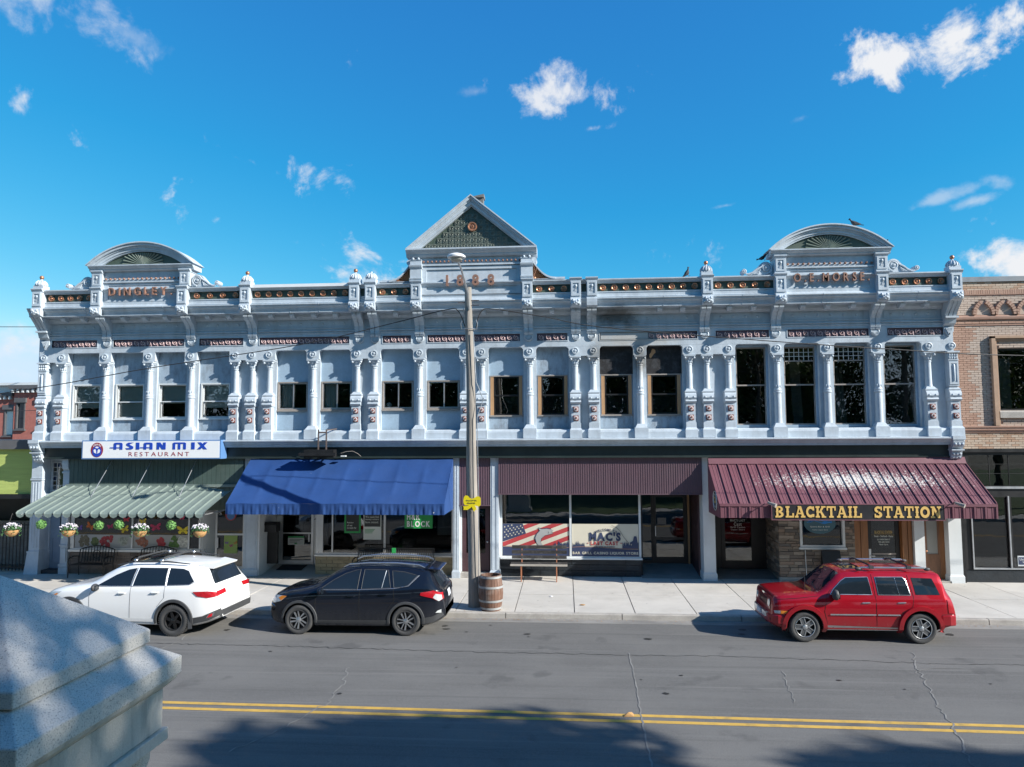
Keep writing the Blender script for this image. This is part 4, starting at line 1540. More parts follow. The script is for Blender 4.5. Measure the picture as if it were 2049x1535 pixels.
for r in range(1, 6):
    lb.box(-18.14, -18.0 if 1 < r < 5 else -17.6, .25, .272, 2.86 + r * .158 - .008, 2.86 + r * .158 + .008)
for c_ in range(1, 4):
    for z0, z1 in (((2.86, 3.8),) if c_ == 1 else ((2.86, 3.02), (3.65, 3.8))):
        lb.box(-18.14 + c_ * .135 - .008, -18.14 + c_ * .135 + .008, .252, .274, z0, z1)
lb.build('lead_bars', M['offwhite'], tw)
d = MB().wall(-18.2, -17.54, .12, 2.3, .30, .36, [(-17.86, -17.66, 1.35, 2.05)]).build('door', M['bluedoor'], bld, label='slate blue panelled side door with a small pane')
pane(-17.86, -17.66, 1.35, 2.05, .33, d, 'glass_dark')
dd = MB()
frame(dd, -18.12, -17.62, .3, 1.2, .285, .3, .03)
dd.build('door_panel', M['bluedoor'], d)
MB().ball((-17.62, .26, 1.1), .03).build('door_knob', M['alu'], d)
MB().box(-18.24, -17.5, -.1, .36, .0, .12).build('door_step', M['slate'], bld)
# green boards above the green awning, one board at a time
n = 39
w_ = (17.22 - 10.98) / n
bme = MB().box(.004, w_ - .004, -.20, -.17, 2.3, 3.953).mesh('board', M['green_board'])
sd = MB().box(-17.23, -10.96, -.168, -.1, 2.2, 3.954).build('board_backing', M['green_board'], bld)
for k in range(n):
    link('board', bme, sd, (-17.22 + k * w_, rnd.uniform(-.003, .003), 0))
# window, stone base and glass door
w = MB()
w.wall(-17.2, -12.5, .78, 2.3, -.06, .02, [(-17.06, -14.99, .88, 2.2), (-14.93, -12.96, .88, 2.2), (-12.90, -12.56, .88, 2.2)])
w.box(-17.22, -12.48, -.12, -.02, .76, .84)
aw = w.build('shop_window', M['alu'], bld)
for a, b in ((-17.06, -14.99), (-14.93, -12.96), (-12.90, -12.56)):
    pane(a, b, .88, 2.2, -.02, aw, 'glass_dark')
back = MB().box(-17.2, -12.46, -.03, .2, 0, .76).build('stone_base', M['mortar'], bld)
z = .02
r_ = random.Random(5)
while z < .74:
    h = min(r_.choice([.09, .12, .15]), .755 - z)
    x = -17.2
    while x < -12.48:
        L = min(r_.uniform(.25, .62), -12.47 - x)
        MB().frus(x + .006, x + L - .006, -.055, -.0, z + .005, x + .01, x + L - .01, -.06, -.0, z + h - .005).build('stone', M['flag'], back)
        x += L
    z += h
# food print along the bottom of the glass
strip = MB().box(-17.05, -12.97, -.028, -.024, .88, 1.34).build('printed_strip', mat('pale_print_film', (.36, .36, .36), .5, var=.05), bld, label='printed strip of vegetable pictures on the window')
dishes = [(-16.72, .21, (.13, .11, .07)), (-15.86, .26, (.33, .03, .04)), (-14.62, .22, (.34, .13, .08)), (-13.9, .16, (.42, .04, .05)), (-13.45, .2, (.09, .18, .04)), (-13.16, .2, (.5, .5, .46)), (-16.33, .12, (.10, .13, .04)), (-15.3, .15, (.3, .32, .28))]
for x, r, c_ in dishes:
    m_ = mat('printed_food', c_, .5, var=.45, scale=14)
    mb = MB()
    rr = random.Random(int(-x * 100))
    nb = 26
    for k in range(nb):
        a_, q = rr.uniform(0, 6.28), r * math.sqrt(rr.random()) * .92
        px_, pz_ = x + q * math.cos(a_), 1.11 + q * math.sin(a_)
        s_ = rr.uniform(.04, .075)
        pz_ = min(max(pz_, .89 + s_), 1.33 - s_)
        mb.py([(px_ + s_ * math.cos(t_ * 1.047), pz_ + s_ * math.sin(t_ * 1.047)) for t_ in range(6)], -.030 - .0006 * k, -.0285)
    mb.build('printed_food', m_, strip)


def butterfly(x, z, s, col, tilt, y=-.032, parent=None):
    mb = MB()
    ca, sa = math.cos(tilt), math.sin(tilt)

    def T(p):
        return (x + s * (p[0] * ca - p[1] * sa), z + s * (p[0] * sa + p[1] * ca))
    for q in (-1, 1):
        mb.py([T((q * a, b)) for a, b in ((.04, .05), (.3, .42), (.75, .62), (1.0, .55), (.9, .2), (.55, .0))], y, y + .003)
        mb.py([T((q * a, b)) for a, b in ((.04, .0), (.5, -.02), (.8, -.25), (.6, -.55), (.35, -.5), (.06, -.1))], y - .002, y + .001)
    mb.py([T(p) for p in ((-.04, -.45), (.04, -.45), (.05, .3), (-.05, .3))], y - .004, y - .001)
    return mb.build('butterfly_sticker', mat('butterfly_print', col, .5, var=.2, scale=20), parent)


for a_ in ((-16.5, 1.62, .17, (.5, .12, .02), -.5), (-15.77, 1.62, .12, (.42, .03, .12), .2), (-15.25, 1.52, .17, (.62, .48, .03), .35), (-14.6, 1.8, .14, (.6, .45, .04), .2),
           (-14.13, 1.6, .20, (.45, .03, .1), .15), (-13.15, 1.5, .23, (.7, .55, .03), .0), (-15.2, 1.86, .13, (.5, .04, .06), 0), (-16.9, 1.55, .14, (.12, .06, .3), .3), (-13.2, 1.92, .1, (.5, .03, .1), 0)):
    butterfly(*a_, parent=aw)
# recessed glass door of shop 1
d = MB()
frame(d, -12.22, -11.16, .06, 2.3, .40, .46, .07, .16)
d.box(-12.15, -11.23, .4, .46, 1.28, 1.34)
d = d.build('door', M['alu'], bld, label='aluminium glass door with a ring emblem and a butterfly poster')
pane(-12.15, -11.23, .22, 1.28, .43, d, 'glass_dark')
pane(-12.15, -11.23, 1.34, 2.23, .43, d, 'glass_dark')
MB().bar((-12.1, .36, .85), (-12.1, .36, 1.2), .03).build('door_handle', M['alu'], d)
MB().lathe([(.20, .425), (.20, .42), (.15, .42), (.15, .425)], (-11.68, 0, 1.98), 24, 'y').build('ring_emblem', mat('emblem_red', (.35, .05, .06), .5), d)
MB().lathe([(.145, .424), (.145, .418), (0, .418)], (-11.68, 0, 1.96), 24, 'y').build('emblem_disc', mat('emblem_blue', (.07, .2, .45), .5), d)
pp = MB().box(-11.9, -11.42, .415, .42, .66, 1.27).build('poster', mat('lime_poster', (.3, .42, .12), .6, var=.1), d)
for k in range(3):
    butterfly(-11.8 + .16 * k, 1.02 - .1 * (k % 2), .07, ((.2, .1, .4), (.45, .05, .2), (.5, .2, .05))[k], .3 * k, .405, d)
MB().box(-12.55, -12.22, .40, .46, .0, 3.0).build('side_light', M['dark'], bld)
MB().box(-11.16, -10.95, .40, .46, .0, 3.0).build('side_panel', M['offwhite'], bld)
MB().wall(-12.6, -10.9, 2.3, 3.9, .38, .44, []).build('entry_header', M['dark'], bld)
MB().pz([(-12.5, -.02), (-12.46, -.02), (-12.2, .42), (-12.24, .42)], 0, 2.3).build('angled_side_pane', M['alu'], bld)
MB().box(-12.5, -10.95, -.1, .5, -.02, .05).build('entry_floor', M['concrete'], bld)

# -- shop 2: recessed door, brick base, wide windows
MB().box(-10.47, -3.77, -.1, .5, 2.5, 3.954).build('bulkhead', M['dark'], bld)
MB().box(-10.47, -8.4, .5, 1.5, 2.45, 2.55).build('entry_ceiling', M['offwhite'], bld)
MB().px([(.1, -.01), (1.5, .16), (1.5, -.05), (.1, -.05)], -10.47, -8.6).build('entry_ramp', M['concrete'], bld)
MB().px([(.6, .066), (1.18, .1375), (1.18, .15), (.6, .078)], -10.1, -9.2).build('door_mat', M['mat'], bld)
p = MB().box(-10.47, -10.40, -.12, 1.4, 0, 2.5)
p.build('entry_side_wall', M['offwhite'], bld)
MB().wall(-10.40, -8.55, .1, 2.5, 1.32, 1.4, [(-10.25, -9.02, .15, 2.3), (-8.97, -8.62, .3, 2.3)]).build('entry_back_wall', M['alu'], bld)
pane(-8.97, -8.62, .3, 2.3, 1.35, bld, 'glass_dark', 'side_light_pane')
d = MB()
frame(d, -10.25, -9.02, .15, 2.3, 1.28, 1.34, .09, .14)
d.box(-10.16, -9.11, 1.28, 1.34, 1.22, 1.27)
d = d.build('door', M['alu'], bld, label='aluminium glass door with a green and white notice')
pane(-10.16, -9.11, .29, 1.22, 1.31, d, 'glass_dark')
pane(-10.16, -9.11, 1.27, 2.21, 1.31, d, 'glass_dark')
MB().bar((-9.17, 1.24, .95), (-9.17, 1.24, 1.22), .03).build('door_handle', M['alu'], d)
M['paper'] = mat('white_paper', (.62, .66, .62), .7, var=.03)
M['hrgreen'] = mat('bright_green_print', (.02, .30, .075), .5, var=.04)
M['ink'] = mat('dark_ink', (.04, .045, .05), .6)
nt_ = MB().box(-9.96, -9.36, 1.285, 1.29, .83, 1.14).build('notice', M['paper'], d)
MB().box(-9.96, -9.36, 1.281, 1.284, 1.08, 1.14).build('notice_band', M['hrgreen'], nt_)
for k in range(3):
    MB().box(-9.9, -9.42 - .1 * k, 1.282, 1.284, 1.02 - .05 * k, 1.035 - .05 * k).build('notice_line', M['ink'], nt_)
MB().box(-9.72, -9.62, 1.282, 1.284, .86, .9).build('notice_logo', M['hrgreen'], nt_)
MB().box(-10.38, -10.2, 1.27, 1.275, 1.6, 1.85).build('wall_notice', M['paper'], bld)
w = MB()
w.wall(-8.62, -3.77, .64, 2.52, .36, .44, [(-8.36, -6.24, .72, 2.45), (-6.17, -3.9, .72, 2.45)])
w.box(-8.64, -3.77, .28, .4, .60, .66)
w.box(-8.06, -8.01, .37, .43, .72, 2.45)
hw2 = w.build('shop_window', M['alu'], bld)
pane(-8.36, -6.24, .72, 2.45, .40, hw2, 'glass_dark')
pane(-6.17, -3.9, .72, 2.45, .40, hw2, 'glass_dark')
MB().pz([(-8.62, .38), (-8.55, .38), (-8.55, 1.36), (-8.62, 1.36)], .05, 2.5).build('entry_return', M['glass_dark'], bld)
back = MB().box(-8.6, -3.77, .33, .5, 0, .60).build('brick_base', M['mortar'], bld)
bme = MB().box(-.192, .192, .30, .34, .004, .115).mesh('brick', M['ybrick'])
bmh = MB().box(-.092, .092, .30, .34, .004, .115).mesh('brick', M['ybrick'])
for r in range(5):
    x = -8.6
    first = r % 2
    while x < -3.8:
        L = .2 if first else .4
        first = 0
        if x + L > -3.76:
            L = .2
        if x + L > -3.72:
            break
        link('brick', bmh if L < .3 else bme, back, (x + L / 2, rnd.uniform(-.004, .004), r * .12))
        x += L
M['frost'] = mat('poster_dark_print', (.03, .035, .035), .6)
po = MB().box(-7.62, -7.05, .388, .393, 1.38, 2.3).build('poster', M['hrgreen'], hw2)
MB().box(-7.56, -7.11, .381, .387, 1.44, 2.3).build('poster_field', M['frost'], po)
for k, (t_, a, b) in enumerate((('Putting', -7.52, -7.3), ('of our', -7.52, -7.34), ('to work for', -7.52, -7.2))):
    lettering(t_, a, b, 1.70 - .085 * k, 1.76 - .085 * k, .374, .004, M['paper'], po, 'poster_lettering', split=False)
po = MB().box(-6.95, -6.33, .388, .393, 1.16, 2.3).build('poster', M['paper'], hw2)
MB().box(-6.92, -6.36, .381, .387, 1.60, 2.3).build('poster_field', M['frost'], po)
for k, t_ in enumerate(('We could find', 'money others', 'have missed.')):
    lettering(t_, -6.88, -6.42, 1.9 - .09 * k, 1.97 - .09 * k, .374, .004, M['paper'], po, 'poster_lettering', split=False, bold=.01)
for k in range(4):
    MB().box(-6.9, -6.55 - .03 * k, .383, .386, 1.5 - .04 * k, 1.515 - .04 * k).build('poster_line', M['hrgreen'], po)
gs = MB().box(-5.50, -4.54, .30, .35, 1.56, 2.42).build('green_window_sign', M['hrgreen'], bld, label='green and white tax office sign in the window')
lettering('H&R', -5.42, -4.98, 1.86, 2.06, .292, .006, M['white'], gs, bold=.03, gap=.2)
lettering('BLOCK', -5.42, -4.62, 1.62, 1.81, .292, .006, M['white'], gs, bold=.03, gap=.2)
MB().box(-4.42, -3.95, .6, .62, 1.3, 2.4).build('white_screen_panel', M['offwhite'], bld)
MB().box(-5.5, -4.0, 1.3, 1.9, .03, .75).build('reception_desk', M['greywood'], bld)
for x in (-7.4, -6.6, -5.7):
    c_ = MB()
    c_.box(x - .25, x + .25, 1.5, 2.0, .4, .47)
    c_.box(x - .25, x + .25, 1.95, 2.0, .47, .98)
    for sx in (-.22, .22):
        c_.bar((x + sx, 1.53, .03), (x + sx, 1.53, .4), .03)
        c_.bar((x + sx, 1.97, .03), (x + sx, 1.97, .47), .03)
    o = c_.build('waiting_chair', M['roomwall'])
    tag(o, {-7.4: 'pale waiting chair behind the shop window nearest the recessed door', -6.6: 'middle pale waiting chair seen dimly through the shop window', -5.7: 'pale waiting chair behind glass under the green sign'}[x], 'chair', 'waiting chairs inside')

# -- narrow stair door between the shops
ribs = lambda x0, x1, z0, z1, y: None


def ribbed(x0, x1, z0, z1, y, m, name, parent, pitch=.075):
    n_ = int((x1 - x0) / pitch)
    mb = MB()
    pts = []
    for k in range(n_):
        a = x0 + (x1 - x0) * k / n_
        p_ = (x1 - x0) / n_
        pts += [(a, y), (a + p_ * .55, y), (a + p_ * .62, y + .014), (a + p_ * .93, y + .014)]
    pts += [(x1, y), (x1, y + .05), (x0, y + .05)]
    mb.pz(pts, z0, z1)
    return mb.build(name, m, parent)


ribbed(-3.55, -2.52, 2.4, 3.952, -.14, M['maroon_sheet'], 'ribbed_panel', bld)
ribbed(-2.235, 4.41, 2.78, 3.952, -.20, M['maroon_sheet'], 'ribbed_panel', bld)
MB().box(-2.24, 4.415, -.215, -.1, 2.745, 2.78).build('panel_trim', M['maroon_sheet'], bld)
MB().box(-3.555, -2.515, -.155, -.05, 2.365, 2.4).build('panel_trim', M['maroon_sheet'], bld)
MB().box(-3.56, -2.51, -.1, .4, .0, .16).build('door_step', M['kerb'], bld)
d = MB().wall(-3.5, -2.57, .17, 2.4, .12, .18, [(-3.36, -2.71, .78, 2.25)]).build('door', M['maroon_door'], bld, label='dark maroon stair door with a tall pane')
pane(-3.36, -2.71, .78, 2.25, .15, d, 'glass_dark')
MB().ball((-2.64, .08, 1.15), .03).build('door_knob', M['alu'], d)
MB().box(-3.56, -3.5, .1, .2, .17, 2.4).build('door_jamb', M['offwhite'], bld)

# -- shop 3: window with printed film, black block base, deep entry
back = MB().box(-2.24, 2.46, .34, .5, 0, .57).build('block_base', M['slate'], bld)
z = .0
for r, h in enumerate((.2, .19, .18)):
    x = -2.24
    while x < 2.44:
        L = min(r_.choice([.3, .45, .6]), 2.46 - x)
        MB().frus(x + .006, x + L - .006, .312, .345, z + .006, x + .012, x + L - .012, .30 + r_.uniform(-.006, .006), .345, z + h - .006).build('block', M['slate'], back)
        x += L
    z += h
w = MB()
w.wall(-2.24, 2.47, .57, 2.80, .31, .38, [(-2.16, .10, .66, 2.74), (.17, 2.40, .66, 2.74)])
w.box(-2.24, 2.50, .24, .33, .565, .62)
mw = w.build('shop_window', M['offwhite'], bld)
pane(-2.16, .10, .66, 2.74, .35, mw, 'glass_dark')
pane(.17, 2.40, .66, 2.74, .35, mw, 'glass_dark')
MB().box(-2.2, 2.45, .55, .56, 1.7, 2.75).build('inner_shade', mat('blue_grey_shade', (.10, .125, .15), .8), mw)
M['cream'] = mat('cream_print', (.60, .56, .45), .6, var=.04)
M['navy'] = mat('navy_print', (.03, .045, .10), .6, var=.08)
M['redp'] = mat('faded_red_print', (.42, .045, .05), .6, var=.08)
M['fishg'] = mat('fish_grey_print', (.36, .37, .36), .6)
film = MB().box(-2.15, .09, .338, .342, .67, 1.73).build('printed_film', M['cream'], mw, label='printed window film with flag and leaping trout')
yy = .336


def poly(pts, m_, name, parent, dy=0.0):
    return MB().py(pts, yy - dy - .0015, yy - dy).build(name, m_, parent)


def clip_rect(pts, x0, x1, z0, z1):
    def clip(P, ins, inter):
        out = []
        for i in range(len(P)):
            a, b = P[i - 1], P[i]
            if ins(b):
                if not ins(a):
                    out.append(inter(a, b))
                out.append(b)
            elif ins(a):
                out.append(inter(a, b))
        return out
    for axis, lim, sg in ((0, x0, 1), (0, x1, -1), (1, z0, 1), (1, z1, -1)):
        def ins(p, axis=axis, lim=lim, sg=sg):
            return (p[axis] - lim) * sg >= 0

        def inter(a, b, axis=axis, lim=lim):
            t = (lim - a[axis]) / (b[axis] - a[axis])
            return tuple(a[k] + (b[k] - a[k]) * t for k in (0, 1))
        pts = clip(pts, ins, inter) if pts else pts
    return pts


for k in range(7):                                 # slanting stripes
    zl = 1.98 - .30 * k
    P = [(-2.15, zl - .72), (.09, zl + .12), (.09, zl + .27), (-2.15, zl - .57)]
    P = clip_rect(P, -2.149, .089, .92, 1.729)
    if len(P) > 2:
        poly(P, M['redp'], 'stripe', film)
poly(clip_rect([(-2.15, 1.13), (-1.36, 1.40), (-1.47, 1.73), (-2.15, 1.73)], -2.149, .089, .9, 1.729), M['navy'], 'canton', film, .003)
for r in range(6):
    for c_ in range(6):
        x, z = -2.08 + .12 * c_ + .06 * (r % 2), 1.66 - .085 * r + .03 * c_ - .04
        if x > -1.45 or z < 1.17 + (x + 2.15) * .34 or z > 1.69:
            continue
        poly([(x + (.032 if q % 2 == 0 else .013) * math.sin(q * math.pi / 5), z + (.032 if q % 2 == 0 else .013) * math.cos(q * math.pi / 5)) for q in range(10)], M['cream'], 'star', film, .006)
fish = [(-.92, .98), (-1.02, 1.12), (-1.06, 1.26), (-1.0, 1.40), (-.9, 1.50), (-.95, 1.6), (-.82, 1.56), (-.66, 1.58), (-.52, 1.56), (-.43, 1.50), (-.50, 1.47), (-.44, 1.42), (-.56, 1.38), (-.72, 1.34), (-.84, 1.24), (-.86, 1.12), (-.8, 1.02), (-.72, .97), (-.86, .99)]
poly(fish, M['fishg'], 'trout', film, .009)
MB().strip(fish[1:9], .022, yy - .014, .002).build('trout_back', M['navy'], film)
MB().strip(fish[10:16], .012, yy - .014, .002).build('trout_belly', M['ink'], film)
MB().strip([(-.62, 1.48), (-.6, 1.44), (-.62, 1.40)], .012, yy - .014, .002).build('trout_gill', M['ink'], film)
film2 = MB().box(.18, 2.39, .338, .342, .67, 1.73).build('printed_film', M['cream'], mw, label='printed window film with the bar lettering and an angler')
for x0, x1, f_ in ((-2.149, .089, film), (.181, 2.389, film2)):
    n_ = 24
    top = [(x0 + (x1 - x0) * k / n_, .93 + .035 * math.sin((x0 + (x1 - x0) * k / n_) * 2.2)) for k in range(n_ + 1)]
    poly([(x0, .671)] + top + [(x1, .671)][::1] if False else [(x0, .671)] + top + [(x1, .671)], M['navy'], 'wave', f_, .011)
    MB().strip([(a, b + .018) for a, b in top], .016, yy - .016, .002).build('wave_line', M['copper_flat'], f_)
rr = random.Random(3)
for rng, f_ in (((-.45, .08), film), ((.19, .62), film2), ((1.85, 2.38), film2)):
    mb = MB()
    x = rng[0]
    k = 0
    while x < rng[1]:
        h = rr.uniform(.1, .26)
        w_ = .05
        mb.py(clip_rect([(x - w_, .92), (x + w_, .92), (x + .012, .92 + h * .6), (x + .02, .92 + h * .6), (x, .92 + h), (x - .02, .92 + h * .6), (x - .012, .92 + h * .6)], rng[0], rng[1], .9, 1.4), yy - .0115 - .0004 * (k % 5), yy - .01)
        x += rr.uniform(.025, .05)
        k += 1
    mb.build('printed_trees', M['navy'], f_)
poly([(2.12, .95), (2.36, .95), (2.34, 1.2), (2.33, 1.28), (2.31, 1.33), (2.24, 1.33), (2.22, 1.27), (2.2, 1.18), (2.1, 1.12), (2.11, 1.07), (2.17, 1.08)], M['navy'], 'angler', film2, .016)
MB().strip([(2.06, 1.1), (1.9, 1.3), (1.78, 1.5), (1.66, 1.62), (1.5, 1.68)], .012, yy - .02, .002).build('fishing_rod', M['ink'], film2)


def arcM(cx_, cz_, r0, x0, x1, span):
    def f(p):
        a = span * ((p[0] - x0) / (x1 - x0) - .5)
        rr_ = r0 + (p[2] - cz_)
        return (cx_ + rr_ * math.sin(a), p[1], cz_ - r0 + rr_ * math.cos(a))
    return f


lettering('WELCOME TO', .9, 1.7, 1.50, 1.58, yy - .014, .004, M['navy'], film2, 'print_letter', split=False, bold=.02, Mx=arcM(1.31, 1.54, .8, .9, 1.7, .95))
lettering("MAC'S", .76, 1.80, 1.19, 1.46, yy - .014, .004, M['navy'], film2, 'print_letter', bold=.06, gap=.08)
lettering('LAST CAST', .80, 1.72, 1.04, 1.16, yy - .014, .004, M['redp'], film2, 'print_letter', split=False, bold=.05, gap=.12)
for a, b in ((.68, .75), (1.78, 1.85)):
    poly([(a, 1.09), (b, 1.09), (b, 1.11), (a, 1.11)], M['redp'], 'print_dash', film2, .012)
lettering('Hooked on Freedom', .98, 1.6, .965, 1.01, yy - .02, .004, M['navy'], film2, 'print_letter', split=False)
lettering('BAR GRILL CASINO LIQUOR STORE', .2, 2.37, .735, .815, yy - .018, .004, M['cream'], film2, 'print_letter', split=False, bold=.025, gap=.1)
# deep entry of shop 3
MB().px([(-.05, -.02), (1.8, .2), (1.8, -.05), (-.05, -.05)], 2.47, 4.42).build('entry_ramp', M['gutter'], bld)
MB().box(2.47, 2.53, .40, 1.8, 0, 2.78).build('entry_return', M['dark'], bld)
MB().box(4.36, 4.42, .40, 1.8, 0, 2.78).build('entry_return', M['maroon_door'], bld)
MB().box(4.24, 4.30, 1.72, 1.8, .2, 2.6).build('pine_jamb', M['newwood'], bld)
MB().box(2.47, 4.42, .2, 1.8, 2.76, 2.80).build('entry_ceiling', M['dark'], bld)
MB().wall(2.53, 4.36, .2, 2.76, 1.8, 1.86, [(2.6, 2.98, .3, 2.6), (3.05, 4.2, .22, 2.6)]).build('entry_back_wall', M['black'], bld)
pane(2.6, 2.98, .3, 2.6, 1.83, bld, 'glass_dark', 'side_light_pane')
d = MB()
frame(d, 3.05, 4.2, .22, 2.6, 1.77, 1.83, .1, .2)
d.box(3.15, 4.1, 1.77, 1.83, 1.02, 1.1)
d = d.build('door', M['black'], bld, label='black framed glass door deep in the entry')
pane(3.15, 4.1, .42, 1.02, 1.80, d, 'glass_dark')
pane(3.15, 4.1, 1.1, 2.5, 1.80, d, 'glass_dark')
MB().bar((3.12, 1.72, 1.15), (3.12, 1.72, 1.5), .03).build('door_handle', M['alu'], d)
nt_ = MB().box(3.2, 3.5, 1.785, 1.79, 1.55, 1.78).build('door_notice', M['roomwall'], d)

# -- shop 4: stone front, oak door
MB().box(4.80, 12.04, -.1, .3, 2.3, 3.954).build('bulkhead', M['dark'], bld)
back = MB().wall(6.84, 9.17, 0, 2.3, -.12, .2, [(7.52, 8.80, 1.14, 2.2)])
back = back.build('stone_front', M['mortar'], bld)
sb = MB().box(6.84, 6.95, .2, 1.8, 0, 2.3).build('stone_return', M['mortar'], bld)
z = .14
cnt = 0
while z < 2.28:
    h = r_.choice([.075, .09, .11])
    x = 6.80
    while x < 9.16:
        L = min(r_.uniform(.16, .48), 9.17 - x)
        if L < .05:
            break
        segs = [(x, x + L)]
        if z + h > 1.08 and z < 2.2:
            segs = [(a, b) for a, b in ((x, min(x + L, 7.46)), (max(x, 8.86), x + L)) if b - a > .03]
        for a, b in segs:
            dpt = r_.uniform(.0, .035)
            MB().frus(a + .004, b - .004, -.15 - dpt * .6, -.118, z + .003, a + .008, b - .008, -.152 - dpt, -.118, z + h - .004).build('stone', M['ledge'], back)
            cnt += 1
        x += L
    y = -.12
    while y < 1.78:
        L = min(r_.uniform(.2, .5), 1.8 - y)
        dpt = r_.uniform(0, .03)
        MB().box(6.81 - dpt, 6.842, y + .004, y + L - .004, z + .003, z + h - .004).build('stone', M['ledge'], sb)
        y += L
    z += h
MB().box(6.78, 9.17, -.19, -.1, 0, .135).build('stone_plinth', M['kerb'], bld)
w = MB()
frame(w, 7.46, 8.86, 1.08, 2.26, -.19, .0, .075)
w.box(7.42, 8.90, -.22, -.1, 1.02, 1.08)
bw = w.build('shop_window', M['offwhite'], bld)
pane(7.53, 8.79, 1.15, 2.2, -.08, bw, 'glass_dark')
ov = MB()
ov.lathe([(1, 0), (1, -.006), (0, -.006)], (0, 0, 0), 28, 'y')
ovm = ov.mesh('window_emblem', mat('emblem_teal', (.05, .13, .17), .5))
ov = link('window_emblem', ovm, bw, (8.12, -.095, 1.83), None, scale=(.5, 1, .33), label='blue oval bar emblem on the window')
eb = mat('emblem_bright_blue', (.02, .22, .6), .5)
MB().strip([(7.74, 1.93), (7.9, 2.0), (8.1, 1.94), (8.3, 1.9), (8.5, 1.97)], .03, -.104, .002).build('emblem_wave', eb, ov)
MB().strip([(7.72, 1.86), (7.95, 1.92), (8.2, 1.84), (8.5, 1.88)], .022, -.104, .002).build('emblem_wave', eb, ov)
fishb = [(8.14, 1.84), (8.26, 1.9), (8.42, 1.88), (8.5, 1.92), (8.49, 1.84), (8.4, 1.85), (8.28, 1.81)]
MB().py(fishb, -.106, -.104).build('emblem_fish', eb, ov)
lettering('Sports Bar & Grill', 7.82, 8.42, 1.69, 1.75, -.104, .003, M['paper'], ov, 'emblem_lettering', split=False, bold=.02)
lettering('Casino | Liquor Store', 7.88, 8.36, 1.60, 1.645, -.104, .003, M['paper'], ov, 'emblem_lettering', split=False)
lettering("MAC'S LAST CAST", 7.74, 8.5, 1.94, 2.05, -.104, .003, eb, ov, 'emblem_lettering', split=False, bold=.01, Mx=arcM(8.12, 1.99, .55, 7.74, 8.5, 1.25))
MB().lathe([(.06, 1.16), (.06, 1.5), (.03, 1.56), (.03, 1.6), (0, 1.6)], (7.66, .12, 0), 10).build('fire_extinguisher', mat('extinguisher_red', (.4, .02, .02), .4), bw)
MB().wall(9.17, 12.04, .0, 2.3, .10, .18, [(9.66, 10.68, .05, 2.25), (11.42, 11.9, .06, 2.25)]).build('door_wall', M['oak'], bld)
for a, b in ((9.17, 9.4), (9.42, 9.64), (10.70, 10.86), (10.88, 11.0)):
    MB().box(a, b, .0, .12, .02, 2.3).build('oak_board', M['oak'], bld)
d = MB().wall(9.68, 10.66, .06, 2.24, .13, .18, [(9.80, 10.54, .2, 2.15)]).build('door', M['black'], bld, label='black glazed door with white lettering between oak boards')
pane(9.80, 10.54, .2, 2.15, .15, d, 'glass_dark')
MB().box(9.8, 10.54, .12, .14, .82, .87).build('push_bar', M['greywood'], d)
h_ = MB().box(9.69, 9.76, .1, .13, .62, 1.0)
h_.bar((9.73, .07, .78), (9.86, .07, .78), .025)
h_.build('door_lock', M['alu'], d)
M['gold'] = mat('gold_lettering', (.50, .36, .13), .45, var=.08, scale=20)
lettering('BLACKTAIL STATION', 9.9, 10.44, 1.49, 1.585, .115, .004, M['gold'], d, 'door_lettering', split=False, bold=.03)
lettering('Steak - Seafood - Pasta', 9.88, 10.46, 1.38, 1.44, .115, .004, M['paper'], d, 'door_lettering', split=False)
lettering('26 S MONTANA ST', 9.97, 10.37, 1.28, 1.33, .115, .004, M['paper'], d, 'door_lettering', split=False)
lettering('406-683-2244', 10.0, 10.34, 1.2, 1.25, .115, .004, M['paper'], d, 'door_lettering', split=False)
lettering('Open 3 p.m.', 10.03, 10.31, 1.11, 1.17, .115, .004, M['paper'], d, 'door_lettering', split=False)
MB().box(11.02, 11.33, -.12, .16, .0, 2.3).build('white_post', M['offwhite'], bld)
d = MB().wall(11.40, 11.92, .06, 2.25, .11, .17, [(11.5, 11.84, .85, 2.15)]).build('door', M['brownwood'], bld, label='narrow old brown wooden door with frosted pane')
MB().box(11.5, 11.84, .135, .145, .85, 2.15).build('pane', mat('frosted_pane', (.28, .28, .26), .35, var=.1), d)
MB().ball((11.46, .07, .95), .035).build('door_knob', M['copper'], d)
MB().box(10.98, 12.05, -.2, .2, .0, .06).build('door_step', M['kerb'], bld)
# deep entry left of the stone
MB().px([(.0, -.02), (1.3, .12), (1.3, -.05), (.0, -.05)], 4.8, 6.84).build('entry_ramp', M['gutter'], bld)
MB().wall(4.80, 6.84, .1, 2.3, 1.3, 1.36, [(5.30, 6.42, .14, 2.2)]).build('entry_back_wall', M['black'], bld)
MB().box(4.80, 4.86, .4, 1.3, 0, 2.3).build('entry_return', M['dark'], bld)
d = MB()
frame(d, 5.30, 6.42, .14, 2.2, 1.27, 1.33, .12, .26)
d = d.build('door', M['black'], bld, label='black glazed bar door left of the stone front')
pane(5.42, 6.30, .4, 2.08, 1.30, d, 'glass_dark')
for k, (t_, a, b, z0, z1) in enumerate((("MAC'S LAST", 5.6, 6.1, 1.72, 1.80), ('Cast', 5.72, 5.98, 1.58, 1.69), ('Grill Casino', 5.6, 6.1, 1.5, 1.56), ('Liquor Store', 5.62, 6.08, 1.41, 1.47))):
    lettering(t_, a, b, z0, z1, 1.265, .004, M['paper'], d, 'door_lettering', split=False, bold=.015)

